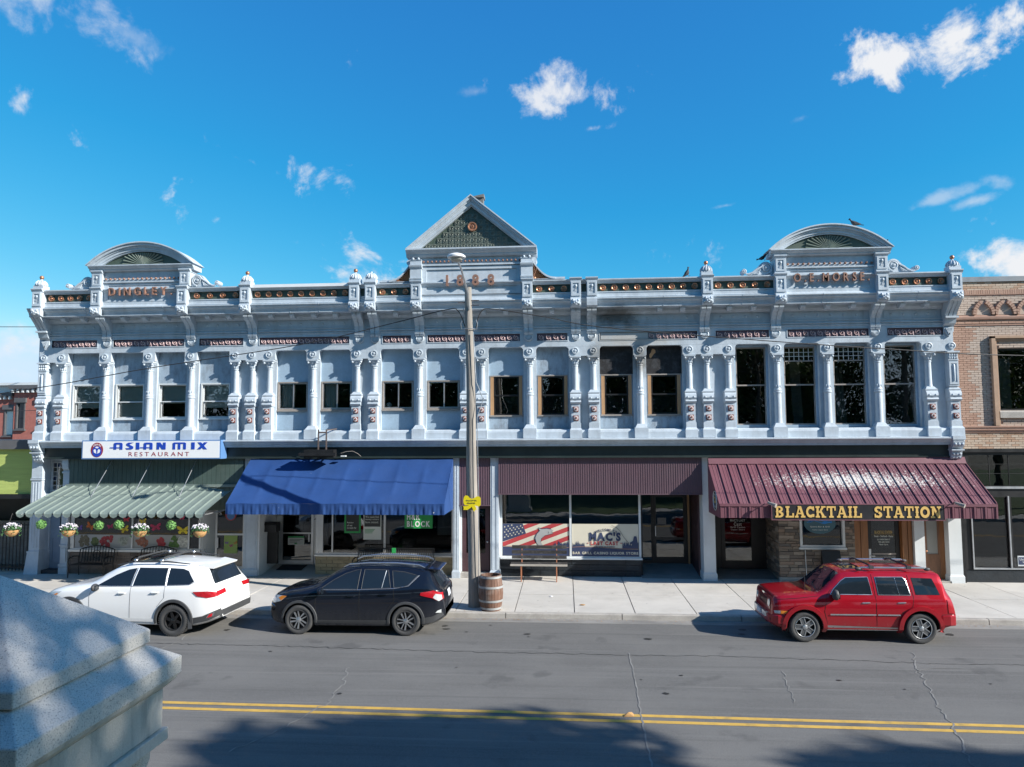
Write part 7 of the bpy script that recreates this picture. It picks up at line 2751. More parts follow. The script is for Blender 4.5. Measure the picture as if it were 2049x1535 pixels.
carJ, patch, line, arch, proj, sec = car('red_boxy_suv', 'boxy dark red SUV with roof rails and cross bars parked before the stone-fronted bar', XJ, -5.66, 4.40, TJ, M['paint_red'], ((.90, 0), (3.51, 0)), .345, .07, (.86, .93))
for s in (.90, 3.51):
    arch(s, M['paint_red'], .06, .17, .045, nm='wheel_flare', a0=-10, a1=190)
    for q in (-.87, .87):
        make_wheel(carJ, s, q, .345, 'jeep')
for q in ('n', 'f'):
    P1 = [(1.52, 1.09), (1.60, 1.20), (1.80, 1.38), (1.92, 1.45), (2.42, 1.47), (2.46, 1.09)]
    P2 = [(2.60, 1.09), (2.58, 1.47), (3.20, 1.475), (3.26, 1.42), (3.32, 1.09)]
    P3 = [(3.44, 1.10), (3.40, 1.465), (3.90, 1.45), (4.02, 1.10)]
    for nm, P in (('front_window', P1), ('rear_window', P2), ('quarter_window', P3)):
        patch(nm, P, q, M['carglass'], off=.005)
    line('window_trim', P1, q, M['satin'], .008, closed=True)
    line('window_trim', P2, q, M['satin'], .008, closed=True)
    line('window_divider', [(3.02, 1.47), (3.07, 1.09)], q, M['satin'], .009)
    line('door_gap', [(1.42, .42), (1.36, .7), (1.42, 1.04), (1.55, 1.2)], q, M['liner'], .005, .001)
    line('door_gap', [(2.53, .40), (2.53, 1.06), (2.51, 1.53)], q, M['liner'], .005, .001)
    line('door_gap', [(3.1, .70), (3.34, .84), (3.38, 1.06), (3.32, 1.52)], q, M['liner'], .005, .001)
    patch('door_moulding', [(1.48, .63), (2.51, .635), (2.51, .665), (1.48, .66)], q, M['satin'], off=.02)
    patch('door_moulding', [(2.55, .635), (3.06, .635), (3.04, .665), (2.55, .665)], q, M['satin'], off=.02)
    patch('sill_trim', [(1.36, .29), (1.30, .40), (3.02, .36), (3.06, .29)], q, M['satin'], off=.015)
    patch('corner_lamp', [(.12, .70), (.14, .64), (.30, .64), (.30, .71)], q, M['clearlens'], off=.01, cell=.03)
    patch('turn_lamp', [(.28, .64), (.46, .645), (.46, .705), (.28, .71)], q, M['amber'], off=.012, cell=.03)
    patch('tail_lamp', [(4.18, .70), (4.16, 1.0), (4.26, .99), (4.32, .70)], q, M['redlens'], off=.012, cell=.03)
    line('bumper_gap', [(4.02, .66), (4.34, .67)], q, M['liner'], .005, .001)
    line('hood_gap', [(.16, .95), (.8, 1.0), (1.25, 1.05)], q, M['liner'], .006, .001)
handle(carJ, 2.30, .91, .84, M['satin'])
handle(carJ, 3.10, .92, .84, M['satin'])
side_mirror(carJ, 1.58, .80, 1.10, M['clad'], (.12, .2, .2))
patch('windscreen', [(1.29, -.66), (1.29, .66), (1.80, .56), (1.80, -.56)], 'top', M['carglass'], off=.006)
patch('back_glass', [(-.58, 1.12), (.58, 1.12), (.52, 1.5), (-.52, 1.5)], 'rear', M['carglass'], off=.008)
patch('grille_panel', [(-.62, .68), (.62, .68), (.60, .93), (-.60, .93)], 'front', M['paint_red'], off=.012)
for k in range(7):
    y = -.30 + .1 * k
    patch('grille_slot', [(y - .028, .72), (y + .028, .72), (y + .028, .91), (y - .028, .91)], 'front', M['liner'], off=.016, cell=.05)
for q in (-1, 1):
    c_ = [(q * .50 + .085 * math.cos(a), .82 + .085 * math.sin(a)) for a in [.449 * k for k in range(14)]]
    patch('headlamp', c_, 'front', M['clearlens'], off=.02, cell=.04)
    c_ = [(q * .56 + .06 * math.cos(a), .50 + .06 * math.sin(a)) for a in [.524 * k for k in range(12)]]
    MB().lathe([(.055, 0), (.055, -.012), (0, -.012)], (.165, q * .64, .49), 14, 'x').build('fog_lamp', M['liner'], carJ, local=True)
rbm = MB()
rbm.pz([(3.97, -.872), (4.16, -.88), (4.30, -.83), (4.385, -.66), (4.40, -.4), (4.40, .4), (4.385, .66), (4.30, .83), (4.16, .88), (3.97, .872)], .41, .655)
o = rbm.build('rear_bumper', M['paint_red'], carJ, local=True)
bevel_later = [o]
rbm = MB()
rbm.pz([(.46, -.862), (.30, -.845), (.20, -.78), (.13, -.62), (.105, -.4), (.105, .4), (.13, .62), (.20, .78), (.30, .845), (.46, .862)], .39, .60)
o = rbm.build('front_bumper', M['paint_red'], carJ, local=True)
bevel_later.append(o)
for o in bevel_later:
    md = o.modifiers.new('bevel', 'BEVEL')
    md.width = .03
    md.segments = 3
bp = MB()
bp.add([(-.035, -.52, .50), (-.035, .52, .50), (-.035, .52, .64), (-.035, -.52, .64), (.08, -.66, .50), (.08, .66, .50), (.08, .66, .64), (.08, -.66, .64)], [(0, 1, 2, 3), (0, 3, 7, 4), (1, 5, 6, 2), (3, 2, 6, 7), (0, 4, 5, 1)])
bp.v = [(x + .125, y * .92, z * .8 + .10) for x, y, z in bp.v]
bp.build('bumper_insert', M['satin'], carJ, local=True)
MB().box(.07, .085, -.16, .16, .49, .60).build('licence_plate', M['plate'], carJ, local=True)
MB().box(.20, .225, -.09, .09, .95, .99).build('hood_badge', M['chrome'], carJ, local=True)
for q in (-1, 1):
    rl = MB().tube([(2.22, q * .585, 1.62), (2.32, q * .59, 1.675), (3.75, q * .585, 1.675), (3.85, q * .58, 1.62)], [.02, .022, .022, .02], 6).build('roof_rail', M['satin'], carJ, local=True)
    for s in (2.25, 3.82):
        MB().ball((s, q * .585, 1.645), .045, 8, 6, (1.7, .8, .9)).build('rail_foot', M['clad'], rl, local=True)
for s in (2.55, 3.4):
    cb_ = MB().tube([(s, -.60, 1.70), (s, -.4, 1.72), (s, .4, 1.72), (s, .60, 1.70)], .022, 6).build('cross_bar', M['clad'], carJ, local=True)
    for q in (-1, 1):
        MB().box(s - .05, s + .05, q * .59 - .035, q * .59 + .035, 1.65, 1.72).build('bar_clamp', M['clad'], cb_, local=True)
patch('sunroof', [(1.98, -.38), (1.98, .38), (2.42, .38), (2.42, -.38)], 'top', M['carglass'], off=.006)
MB().tube([(1.0, -.62, 1.06), (.99, -.64, 1.85)], .004, 4).build('antenna', M['clad'], carJ, local=True)
for y in (-.3, .25):
    MB().tube([(1.27, y - .25, 1.15), (1.36, y + .3, 1.22)], .01, 5).build('wiper', M['clad'], carJ, local=True)
MB().box(.6, 3.9, -.55, .55, .26, .4).build('underbody', M['liner'], carJ, local=True)

# ---- white three-row
TW = dict(top=[(0, .66), (.06, .82), (.25, .99), (.6, 1.08), (1.1, 1.15), (1.35, 1.20), (1.8, 1.46), (2.15, 1.63), (2.6, 1.70), (3.3, 1.715), (3.9, 1.69), (4.3, 1.645), (4.42, 1.60), (4.66, 1.22), (4.76, 1.10), (4.84, .90), (4.89, .64)],
          sh=[(0, .58), (.06, .74), (.25, .90), (.6, 1.0), (1.1, 1.06), (1.5, 1.10), (2.6, 1.14), (3.6, 1.17), (4.3, 1.2), (4.6, 1.15), (4.78, 1.02), (4.89, .56)],
          wm=[(0, .56), (.05, .70), (.18, .80), (.4, .89), (.8, .945), (1.3, .96), (3.8, .962), (4.3, .945), (4.6, .90), (4.78, .82), (4.89, .68)],
          wt=[(0, .42), (.2, .64), (.6, .75), (1.2, .78), (1.6, .72), (2.15, .64), (2.8, .665), (3.8, .655), (4.3, .62), (4.5, .62), (4.66, .66), (4.89, .5)],
          bot=[(0, .36), (.25, .24), (.6, .22), (4.1, .23), (4.5, .3), (4.89, .44)])
XW = -13.27
carW, patch, line, arch, proj, sec = car('white_suv', 'large white SUV with black wheels parked half hidden behind the granite cap', XW, -5.74, 4.89, TW, M['paint_white'], ((.97, 0), (3.76, 0)), .375, .07, (.97, 1.0), rz(R(-3.2)))
for s in (.97, 3.76):
    arch(s, M['clad'], .055, .135, .015, a0=-10, a1=190)
    for q in (-.955, .955):
        make_wheel(carW, s, q, .375, 'black')
for q in ('n', 'f'):
    P1 = [(1.66, 1.155), (1.8, 1.24), (2.1, 1.41), (2.4, 1.535), (2.62, 1.575), (2.57, 1.175)]
    P2 = [(2.64, 1.18), (2.69, 1.585), (3.45, 1.59), (3.48, 1.205)]
    P3 = [(3.54, 1.21), (3.51, 1.59), (3.85, 1.575), (4.0, 1.53), (4.22, 1.30), (4.12, 1.235)]
    for nm, P in (('front_window', P1), ('rear_window', P2), ('quarter_window', P3)):
        patch(nm, P, q, M['carglass'], off=.005)
    line('window_divider', [(2.66, 1.57), (2.60, 1.18)], q, M['satin'], .012)
    line('window_divider', [(3.48, 1.59), (3.51, 1.2)], q, M['satin'], .012)
    line('belt_trim', [(1.62, 1.14), (2.6, 1.168), (3.5, 1.2), (4.12, 1.228), (4.24, 1.29)], q, M['satin'], .008)
    line('door_gap', [(1.52, .5), (1.50, .9), (1.56, 1.12)], q, M['liner'], .004, .001)
    line('door_gap', [(2.6, .42), (2.6, 1.16)], q, M['liner'], .004, .001)
    line('door_gap', [(3.32, .70), (3.5, .92), (3.5, 1.19)], q, M['liner'], .004, .001)
    patch('rocker_moulding', [(1.44, .34), (1.44, .42), (3.30, .42), (3.30, .34)], q, M['paint_white'], off=.02)
    patch('bumper_cladding', [(4.2, .30), (4.18, .44), (4.5, .50), (4.86, .66), (4.88, .50), (4.6, .38)], q, M['clad'], off=.012)
    patch('tail_lamp', [(4.24, 1.075), (4.36, .97), (4.6, .93), (4.80, .95), (4.80, 1.05), (4.6, 1.085)], q, M['redlens'], off=.016, cell=.04)
    patch('headlamp', [(.22, .92), (.12, .80), (.25, .76), (.5, .86), (.72, 1.0), (.5, .98)], q, M['clearlens'], off=.012, cell=.04)
    patch('turn_lamp', [(.35, .82), (.62, .93), (.6, .96), (.35, .88)], q, M['amber'], off=.016, cell=.04)
    patch('fog_surround', [(4.56, .44), (4.64, .56), (4.76, .60), (4.74, .5)], q, M['chrome'], off=.02, cell=.03)
    patch('rear_reflector', [(4.6, .46), (4.65, .54), (4.72, .565), (4.70, .49)], q, M['redlens'], off=.026, cell=.03)
    MB().add([(3.76 + .37, (-1 if q == 'n' else 1) * .95, .55), (3.76 + .44, (-1 if q == 'n' else 1) * .93, .55), (3.76 + .5, (-1 if q == 'n' else 1) * .95, .2), (3.76 + .40, (-1 if q == 'n' else 1) * .97, .19)], [(0, 1, 2, 3)]).build('mud_flap', M['clad'], carW, local=True)
handle(carW, 2.38, 1.0, .945, M['paint_white'])
handle(carW, 3.26, 1.03, .945, M['paint_white'])
side_mirror(carW, 1.68, .90, 1.14, M['clad'])
patch('windscreen', [(1.42, -.68), (1.42, .68), (2.1, .58), (2.1, -.58)], 'top', M['carglass'], off=.006)
patch('back_glass', [(-.64, 1.22), (.64, 1.22), (.56, 1.56), (-.56, 1.56)], 'rear', M['carglass'], off=.008)
for q in (-1, 1):
    patch('tailgate_lamp', [(q * .42, .98), (q * .80, .96), (q * .80, 1.06), (q * .40, 1.08)], 'rear', M['redlens'], off=.014)
    MB().tube([(2.05, q * .67, 1.63), (2.5, q * .69, 1.725), (3.4, q * .695, 1.745), (4.0, q * .67, 1.69)], [.012, .02, .02, .012], 6).build('roof_rail', M['clad'], carW, local=True)
patch('licence_plate', [(-.17, .84), (.17, .84), (.17, 1.0), (-.17, 1.0)], 'rear', M['plate'], off=.012)
patch('rear_cladding', [(-.72, .47), (.72, .47), (.74, .62), (-.74, .62)], 'rear', M['clad'], off=.014)
for s in (2.55, 3.25):
    cb_ = MB().tube([(s, -.69, 1.74), (s - .02, -.55, 1.81), (s - .02, .55, 1.81), (s, .69, 1.74)], .024, 6).build('cross_bar', M['clad'], carW, local=True)
    for q in (-1, 1):
        MB().ball((s, q * .69, 1.76), .04, 8, 5, (1.3, 1, 1)).build('bar_foot', M['satin'], cb_, local=True)
sp_ = MB()
sp_.add([(4.2, -.6, 1.66), (4.2, .6, 1.66), (4.58, .56, 1.60), (4.58, -.56, 1.60), (4.2, -.6, 1.60), (4.2, .6, 1.60), (4.56, .56, 1.565), (4.56, -.56, 1.565)], [(0, 1, 2, 3), (7, 6, 5, 4), (2, 6, 7, 3), (0, 3, 7, 4), (1, 5, 6, 2), (0, 4, 5, 1)])
sp_.build('roof_spoiler', M['paint_white'], carW, local=True)
patch('glass_roof', [(2.2, -.44), (2.2, .44), (3.0, .46), (3.0, -.46)], 'top', M['carglass'], off=.006)
patch('grille', [(-.5, .5), (.5, .5), (.58, .8), (-.58, .8)], 'front', M['clad'], off=.01)
MB().box(.6, 4.3, -.6, .6, .22, .36).build('underbody', M['liner'], carW, local=True)

# ------------------------------------------------------------------ brick building on the right
M['bk_orange'] = brickmat('orange_tan_brick', [(.40, .25, .185), (.37, .225, .165), (.42, .27, .20), (.39, .245, .18)])
M['bk_buff'] = brickmat('buff_brick_face', [(.48, .385, .32), (.46, .365, .30), (.49, .40, .335), (.45, .355, .29)])
M['bk_mix'] = brickmat('mixed_parapet_brick', [(.47, .37, .28), (.40, .25, .165), (.46, .34, .25), (.43, .28, .19), (.50, .40, .31)])
M['bk_mortar'] = mat('tan_mortar', (.36, .28, .225), .9, var=.1)
M['bandstone'] = mat('pink_band_brick', (.33, .20, .15), .8, var=.1, scale=5)
M['surround'] = mat('tan_window_surround', (.38, .255, .175), .8, var=.1, scale=6)
BXR = 12.50
XE = 18.5
bk = thing('brick_building', 'tan and buff brick building with pointed arch frieze right of the metal front', 'building', (15.5, 0, 0))
WX0, WX1, WZ0, WZ1 = 13.92, 16.2, 5.42, 7.42
w = MB()
w.wall(BXR, XE, 4.18, 9.6, .02, .4, [(WX0, WX1, WZ0, WZ1)])
w.build('wall', M['bk_mortar'], bk)
MB().box(BXR, BXR + .3, .4, 24, 0, 9.6).build('side_wall', M['bk_mortar'], bk)
MB().box(XE - .3, XE, .4, 24, 0, 9.6).build('side_wall', M['bk_mortar'], bk)
MB().box(BXR, XE, .4, 24, 9.0, 9.2).build('flat_roof', M['roof'], bk)
MB().box(BXR - .02, XE, -.05, .45, 9.6, 9.76).build('metal_coping', mat('grey_coping', (.2, .22, .24), .5, metal=.2), bk)
BL_, BH = .225, .072
count = 0
rest = {k: MB() for k in ('bk_orange', 'bk_buff', 'bk_mix')}
bmes = {}
ARX = [13.53 + .665 * k for k in range(8)]


def in_arch(x, z):
    for ax in ARX:
        dx, dz_ = abs(x - ax), z - 8.52
        if dz_ > -.05 and dx < .38 and dz_ < .48 and (dx + .20) ** 2 + max(0, dz_) ** 2 < .60 ** 2:
            return True
    return False


def brick(x0, x1, z, key, y=-.004):
    global count
    if x1 - x0 < .03:
        return
    if count < 300 and x1 < 14.95:
        kk = (round(x1 - x0, 3), key)
        if kk not in bmes:
            L_ = x1 - x0
            bmes[kk] = MB().frus(.005, L_ - .005, 0, .03, .005, .006, L_ - .006, .0, .03, BH - .005).mesh('brick', M[key])
        link('brick', bmes[kk], bk, (x0, y + rnd.uniform(-.003, .003), z))
        count += 1
    else:
        rest[key].box(x0 + .005, x1 - .005, y + rnd.uniform(-.003, .003), .03, z + .005, z + BH - .005)


rows_ = []
z = 4.2
while z < 9.58:
    rows_.append(z)
    z += BH + .0
for r, z in enumerate(rows_):
    zc_ = z + BH / 2
    if 4.70 < zc_ < 4.92 or 8.16 < zc_ < 8.21 or 8.36 < zc_ < 8.5 or 9.20 < zc_ < 9.34:
        continue
    x = BXR - (BL_ / 2 if r % 2 else 0)
    while x < XE:
        a, b = max(x, BXR), min(x + BL_, XE)
        x += BL_
        cx_ = (a + b) / 2
        if WX0 - .02 < cx_ < WX1 + .02 and WZ0 < zc_ < WZ1:
            continue
        if 8.5 < zc_ < 9.1 and in_arch(cx_, zc_):
            continue
        if 13.62 < cx_ < WX1 + .3 and 4.92 < zc_ < 7.80 and (cx_ < WX0 - .02 or zc_ > WZ1):
            if cx_ < 13.9 - .0 and cx_ > 13.66:
                continue
        key = 'bk_mix' if (zc_ > 9.34 or zc_ < 4.7) else 'bk_buff'
        if 8.21 < zc_ < 8.36:
            key = 'bk_orange'
        if 4.92 < zc_ < 8.16:
            lim = 13.21 if int((zc_ - 4.9) / .46) % 2 == 0 else 12.99
            if cx_ < lim:
                key = 'bk_orange'
        brick(a, b, z, key)
for k, mb in rest.items():
    if mb.f:
        o = mb.build('brickwork', M[k], bk)
        o['kind'] = 'stuff'
# soldier course, bands, sills
sme = MB().box(.005, .065, -.02, .03, 9.2, 9.335).mesh('soldier_brick', M['bk_orange'])
for k in range(36):
    link('soldier_brick', sme, bk, (BXR + k * .07, rnd.uniform(-.003, .003), 0))
MB().px([(.02, 9.12), (-.02, 9.15), (-.035, 9.17), (-.035, 9.195), (.02, 9.195)], BXR, XE).build('band_course', M['bandstone'], bk)
MB().px([(.02, 8.36), (-.05, 8.37), (-.06, 8.42), (-.06, 8.46), (-.03, 8.5), (.02, 8.51)], BXR, XE).build('band_course', M['bandstone'], bk)
MB().px([(.02, 8.15), (-.03, 8.17), (-.03, 8.20), (.02, 8.21)], BXR, XE).build('band_course', M['bandstone'], bk)
MB().px([(.02, 4.69), (-.03, 4.70), (-.05, 4.74), (-.05, 4.76), (-.09, 4.80), (-.09, 4.86), (-.12, 4.88), (-.12, 4.92), (.02, 4.93)], BXR, XE).build('band_course', M['bandstone'], bk)
for ax in ARX[:4]:
    a_ = MB().py([(ax - .24, 8.52), (ax - .23, 8.64), (ax - .17, 8.79), (ax - .09, 8.88), (ax, 8.93), (ax + .09, 8.88), (ax + .17, 8.79), (ax + .23, 8.64), (ax + .24, 8.52)], .0, .015).build('arch_recess', M['bk_buff'], bk)
    for s in (-1, 1):
        for k in range(7):
            t0, t1 = k / 7, (k + 1) / 7

            def pt(t, off):
                ang = t * 1.18
                cx_ = ax - s * .20
                return (cx_ + s * (.44 + off) * math.cos(ang), 8.515 + (.44 + off) * math.sin(ang))
            p0, p1, p2, p3 = pt(t0 + .012, 0), pt(t1 - .012, 0), pt(t1 - .012, .11), pt(t0 + .012, .11)
            if s * (p1[0] - ax) < -.02:
                continue
            clip = [(ax + s * max(.002, s * (p[0] - ax)), p[1]) for p in (p0, p1, p2, p3)]
            MB().py(clip, -.09, .02).build('voussoir', M['bk_orange'], a_)
for k in range(5):
    zz = 5.36 + .46 * 2 * k * .5
mb = MB()
mb.box(13.68, 13.80, -.12, .03, 4.93, 7.80)
mb.box(13.68, WX1 + .25, -.12, .03, 7.74, 7.82)
mb.box(13.80, 13.86, -.06, .03, 4.93, 7.74)
mb.box(13.86, WX1 + .1, -.06, .03, 7.66, 7.74)
mb.build('window_surround', M['surround'], bk)
wn_ = MB()
frame(wn_, WX0, WX1, WZ0, WZ1, .1, .18, .05)
wn_.box(15.0, 15.06, .1, .18, WZ0, WZ1)
wn_ = wn_.build('window', M['black'], bk)
pane(WX0 + .05, 15.0, WZ0 + .05, WZ1 - .05, .14, wn_, 'glass_dark')
pane(15.06, WX1 - .05, WZ0 + .05, WZ1 - .05, .14, wn_, 'glass_dark')
MB().box(WX0, WX0 + .55, .35, .36, WZ0, WZ1 - .3).build('blind', M['blind'], wn_)
MB().px([(-.10, 5.18), (-.10, 5.36), (-.06, 5.41), (.2, 5.41), (.2, 5.18)], WX0 - .08, WX1 + .08).build('window_sill', M['kerb'], bk)
MB().box(12.8, XE - .3, 3.0, 3.1, 4.2, 9.0).build('back_partition', M['dark'], bk)
# dark shop front of the brick building
mb = MB()
mb.wall(BXR, XE, .36, 4.19, .05, .16, [(12.86, 16.4, 3.02, 4.0), (12.86, 13.98, .46, 2.66), (14.1, 16.4, .46, 2.66)])
mb.box(BXR, XE, -.02, .05, 4.09, 4.18)
mb.build('shop_frame', M['black'], bk)
MB().box(12.45, 12.56, -.1, .1, 0, 4.15).build('downpipe_casing', M['iron'], bk)
mb = MB()
mb.box(12.84, 16.4, .0, .06, 2.93, 3.0)
mb.box(12.84, 16.4, .0, .06, .40, .45)
mb.box(12.84, 12.88, .0, .06, .45, 2.93)
mb.box(13.98, 14.02, .0, .06, .45, 2.7)
mb.build('metal_trim', M['steel'], bk)
MB().box(BXR + .1, XE, .01, .2, 0, .36).build('base_panel', M['slate'], bk)
pane(12.86, 16.4, 3.02, 4.0, .10, bk, 'glass_dark', 'transom_pane')
pane(12.86, 13.98, .46, 2.66, .10, bk, 'glass_dark', 'shop_pane')
pane(14.1, 16.4, .46, 2.66, .10, bk, 'glass_dark', 'shop_pane')
mb = MB()
for x in (13.5, 14.1, 14.7, 15.3):
    mb.box(x, x + .02, .085, .095, 3.02, 4.0)
for z in (3.4, 3.7):
    mb.box(12.86, 16.4, .086, .096, z, z + .016)
mb.build('transom_bars', M['black'], bk)
po = MB().box(14.22, 14.82, .07, .08, .5, .82).build('window_card', M['offwhite'], bk)
MB().box(14.25, 14.62, .062, .068, .55, .78).build('card_field', M['navy'], po)
lettering('United', 14.27, 14.58, .68, .75, .058, .003, M['offwhite'], po, 'card_lettering', split=False)
lettering('Way', 14.35, 14.55, .58, .65, .058, .003, M['offwhite'], po, 'card_lettering', split=False)
MB().box(12.8, XE - .3, 4.0, 4.1, 0, 4.1).build('back_partition', M['dark'], bk)
MB().box(12.8, XE - .3, .2, 4.0, -.02, .04).build('shop_floor', M['dark'], bk)

# ------------------------------------------------------------------ left: fence, lime building, far red building
M['lime'] = mat('lime_painted_brick', (.42, .50, .14), .85, var=.1, scale=2, stretch=(.5, 1, 8), fine=.25, fscale=6, bump=.4, bscale=9, bstretch=(.5, 1, 6))
lb_ = thing('lime_building', 'low building with lime yellow painted front left of the corner pier', 'building', (-26, 1, 0))
MB().box(-42, -18.74, .10, 16, 2.70, 4.30).build('wall', M['lime'], lb_)
MB().box(-42, -18.74, 2.4, 16, 0, 2.70).build('recessed_front', M['black'], lb_)
MB().box(-42.2, -18.70, -.02, 16.2, 4.30, 4.62).build('roof_edge', mat('dark_roof_edge', (.10, .10, .105), .8), lb_)
MB().box(-42, -18.74, .02, .10, 2.56, 2.72).build('sign_band', M['black'], lb_)
for k in range(3):
    MB().box(-19.95 + .42 * k, -19.75 + .42 * k, 2.3, 2.4, 2.2 + .03 * (k % 2), 2.27 + .03 * (k % 2)).build('red_lamp_strip', mat('dull_red_strip', (.25, .06, .06), .5), lb_)
gw = MB().box(-42, -18.8, 1.6, 1.8, 0, 1.6).build('yard_wall', mat('rough_grey_yard_wall', (.2, .19, .18), .95, var=.25, scale=3, stretch=(1, 1, 3), bump=.8, bscale=8))
tag(gw, 'rough grey wall behind the iron fence', 'wall')
y_ = MB().box(-60, -18.62, .64, 40, -.4, -.02).build('yard', M['asphalt'])
tag(y_, 'paved yard beside the building', kind='structure')
fe = thing('iron_fence', 'black iron bar fence left of the corner pier', 'fence', (-21, .15, 0))
for z in (.15, 1.62):
    MB().box(-24, -18.72, .13, .17, z, z + .04).build('rail', M['iron'], fe)
bme = MB().box(-.011, .011, .139, .161, .05, 1.72).mesh('bar', M['iron'])
for k in range(40):
    link('bar', bme, fe, (-18.8 - k * .13, 0, 0))
M['redbrick'] = mat('faded_red_brick', (.36, .125, .10), .9, var=.15, scale=3, fine=.2, fscale=4)
rb = thing('red_brick_building', 'distant two-storey red brick building with dark bracketed cornice', 'building', (-54, 40, 0))
RW = [(-53.15, -52.3, 5.0, 7.35), (-51.75, -51.0, 5.6, 8.0), (-55.4, -54.6, 5.0, 7.35), (-49.6, -48.8, 5.6, 8.0)]
MB().wall(-66, -52.1, 0, 9.0, 40.3, 40.7, [q for q in RW if q[1] < -52.1]).build('wall', M['redbrick'], rb)
MB().wall(-52.1, -44, 0, 9.3, 40.0, 40.6, [q for q in RW if q[0] > -52.1]).build('wall', M['redbrick'], rb)
MB().box(-66, -44, 40.8, 55, 0, 9.0).build('rear_block', M['redbrick'], rb)
M['darktrim'] = mat('dark_grey_trim', (.09, .09, .095), .7)
c_ = MB()
c_.box(-52.3, -43.8, 39.5, 40.6, 9.35, 9.7)
c_.box(-66, -52.3, 39.9, 40.7, 8.7, 9.0)
c_ = c_.build('cornice', M['darktrim'], rb)
bme = MB().box(-.09, .09, 39.6, 40.0, 9.0, 9.35).mesh('cornice_bracket', M['offwhite'])
for k in range(16):
    link('cornice_bracket', bme, c_, (-52.0 + .5 * k, 0, 0))
    link('cornice_bracket', bme, c_, (-52.6 - .5 * k, .4, -.62))
MB().box(-66, -43.8, 39.7, 41, 9.7, 9.95).build('coping', M['offwhite'], rb)
MB().box(-66, -52.3, 40.2, 41, 9.0, 9.7).build('parapet', M['offwhite'], rb)
for (a, b, e, f_) in RW:
    y0 = 40.3 if b < -52.1 else 40.0
    w = MB()
    frame(w, a - .08, b + .08, e - .08, f_ + .08, y0 - .06, y0 + .1, .12)
    w.box(a - .2, b + .2, y0 - .2, y0, e - .2, e - .06)
    w.box(a - .2, b + .2, y0 - .2, y0, f_ + .06, f_ + .5)
    w = w.build('window', M['darktrim'], rb)
    MB().box(a, b, y0 + .1, y0 + .12, e, f_).build('pane', M['blind'] if a == -53.15 else M['carglass'], w)
MB().box(-66, -44, 39.6, 40.0, 3.6, 4.4).build('shop_cornice', M['darktrim'], rb)

# ------------------------------------------------------------------ granite monument by the camera
M['granite'] = None


def granite():
    m_, nt, b = newmat('grey_granite')
    c_ = mixcol(nt, ramp(nt, pos_noise(nt, 1.2, 5, .6), .3, .7), (.53, .50, .455), (.63, .60, .55))
    c_ = mixcol(nt, ramp(nt, pos_noise(nt, 170, 2, .5), .55, .66, 0, .8), c_, (.12, .12, .125))
    c_ = mixcol(nt, ramp(nt, pos_noise(nt, 120, 2, .5), .56, .68, 0, .6), c_, (.68, .67, .65))
    nt.links.new(c_, b.inputs['Base Color'])
    b.inputs['Roughness'].default_value = .75
    bp_ = N(nt, 'ShaderNodeBump')
    bp_.inputs['Strength'].default_value = .35
    bp_.inputs['Distance'].default_value = .004
    nt.links.new(pos_noise(nt, 150, 3), bp_.inputs['Height'])
    nt.links.new(bp_.outputs[0], b.inputs['Normal'])
    return m_


M['granite'] = granite()
M['granite_st'] = mat('water_stained_granite', (.56, .53, .48), .8, var=.1, scale=3, fine=.3, fscale=90, dirt=.75, dcol=(.10, .10, .095), dscale=2.6, dstretch=(2.2, 2.2, .35), bump=.3, bscale=90)
mo = thing('granite_monument', 'grey granite monument with pyramid cap in the lower left corner', 'monument', (-2.93, -20.45, 0))
mx, my = -2.93, -20.45


def sq(mb, h0, z0, h1, z1):
    mb.frus(mx - h0, mx + h0, my - h0, my + h0, z0, mx - h1, mx + h1, my - h1, my + h1, z1)


def bevel(o, w_=.008):
    md = o.modifiers.new('bevel', 'BEVEL')
    md.width = w_
    md.segments = 3
    md.limit_method = 'ANGLE'


c_ = MB()
h = .52
c_.add([(mx - h, my - h, 3.50), (mx + h, my - h, 3.50), (mx + h, my + h, 3.50), (mx - h, my + h, 3.50), (mx - h, my - h, 3.575), (mx + h, my - h, 3.575), (mx + h, my + h, 3.575), (mx - h, my + h, 3.575), (mx, my, 3.98)],
       [(3, 2, 1, 0), (0, 1, 5, 4), (1, 2, 6, 5), (2, 3, 7, 6), (3, 0, 4, 7), (4, 5, 8), (5, 6, 8), (6, 7, 8), (7, 4, 8)])
bevel(c_.build('pyramid_cap', M['granite'], mo))
c_ = MB()
h = .645
sq(c_, h, 3.295, h, 3.392)
c_.v[4:8] = [(x, y, z) for x, y, z in c_.v[4:8]]
c2 = MB()
h2 = .50
c2.add([(mx - h, my - h, 3.295), (mx + h, my - h, 3.295), (mx + h, my + h, 3.295), (mx - h, my + h, 3.295), (mx - h, my - h, 3.392), (mx + h, my - h, 3.392), (mx + h, my + h, 3.392), (mx - h, my + h, 3.392),
        (mx - h2, my - h2, 3.495), (mx + h2, my - h2, 3.495), (mx + h2, my + h2, 3.495), (mx - h2, my + h2, 3.495)],
       [(3, 2, 1, 0), (0, 1, 5, 4), (1, 2, 6, 5), (2, 3, 7, 6), (3, 0, 4, 7), (4, 5, 9, 8), (5, 6, 10, 9), (6, 7, 11, 10), (7, 4, 8, 11), (8, 9, 10, 11)])
bevel(c2.build('cap_slab', M['granite'], mo), .006)
c_ = MB()
for (a, z0, b, z1) in ((.575, 3.225, .60, 3.245), (.60, 3.245, .625, 3.27), (.625, 3.27, .632, 3.294)):
    sq(c_, a, z0, b, z1)
c_.build('cap_moulding', M['granite_st'], mo)
c_ = MB()
sq(c_, .575, 3.0, .575, 3.224)
bevel(c_.build('frieze_block', M['granite_st'], mo), .006)
c_ = MB()
sq(c_, .60, 2.93, .60, 2.998)
bevel(c_.build('architrave', M['granite_st'], mo), .006)
cm_ = MB()
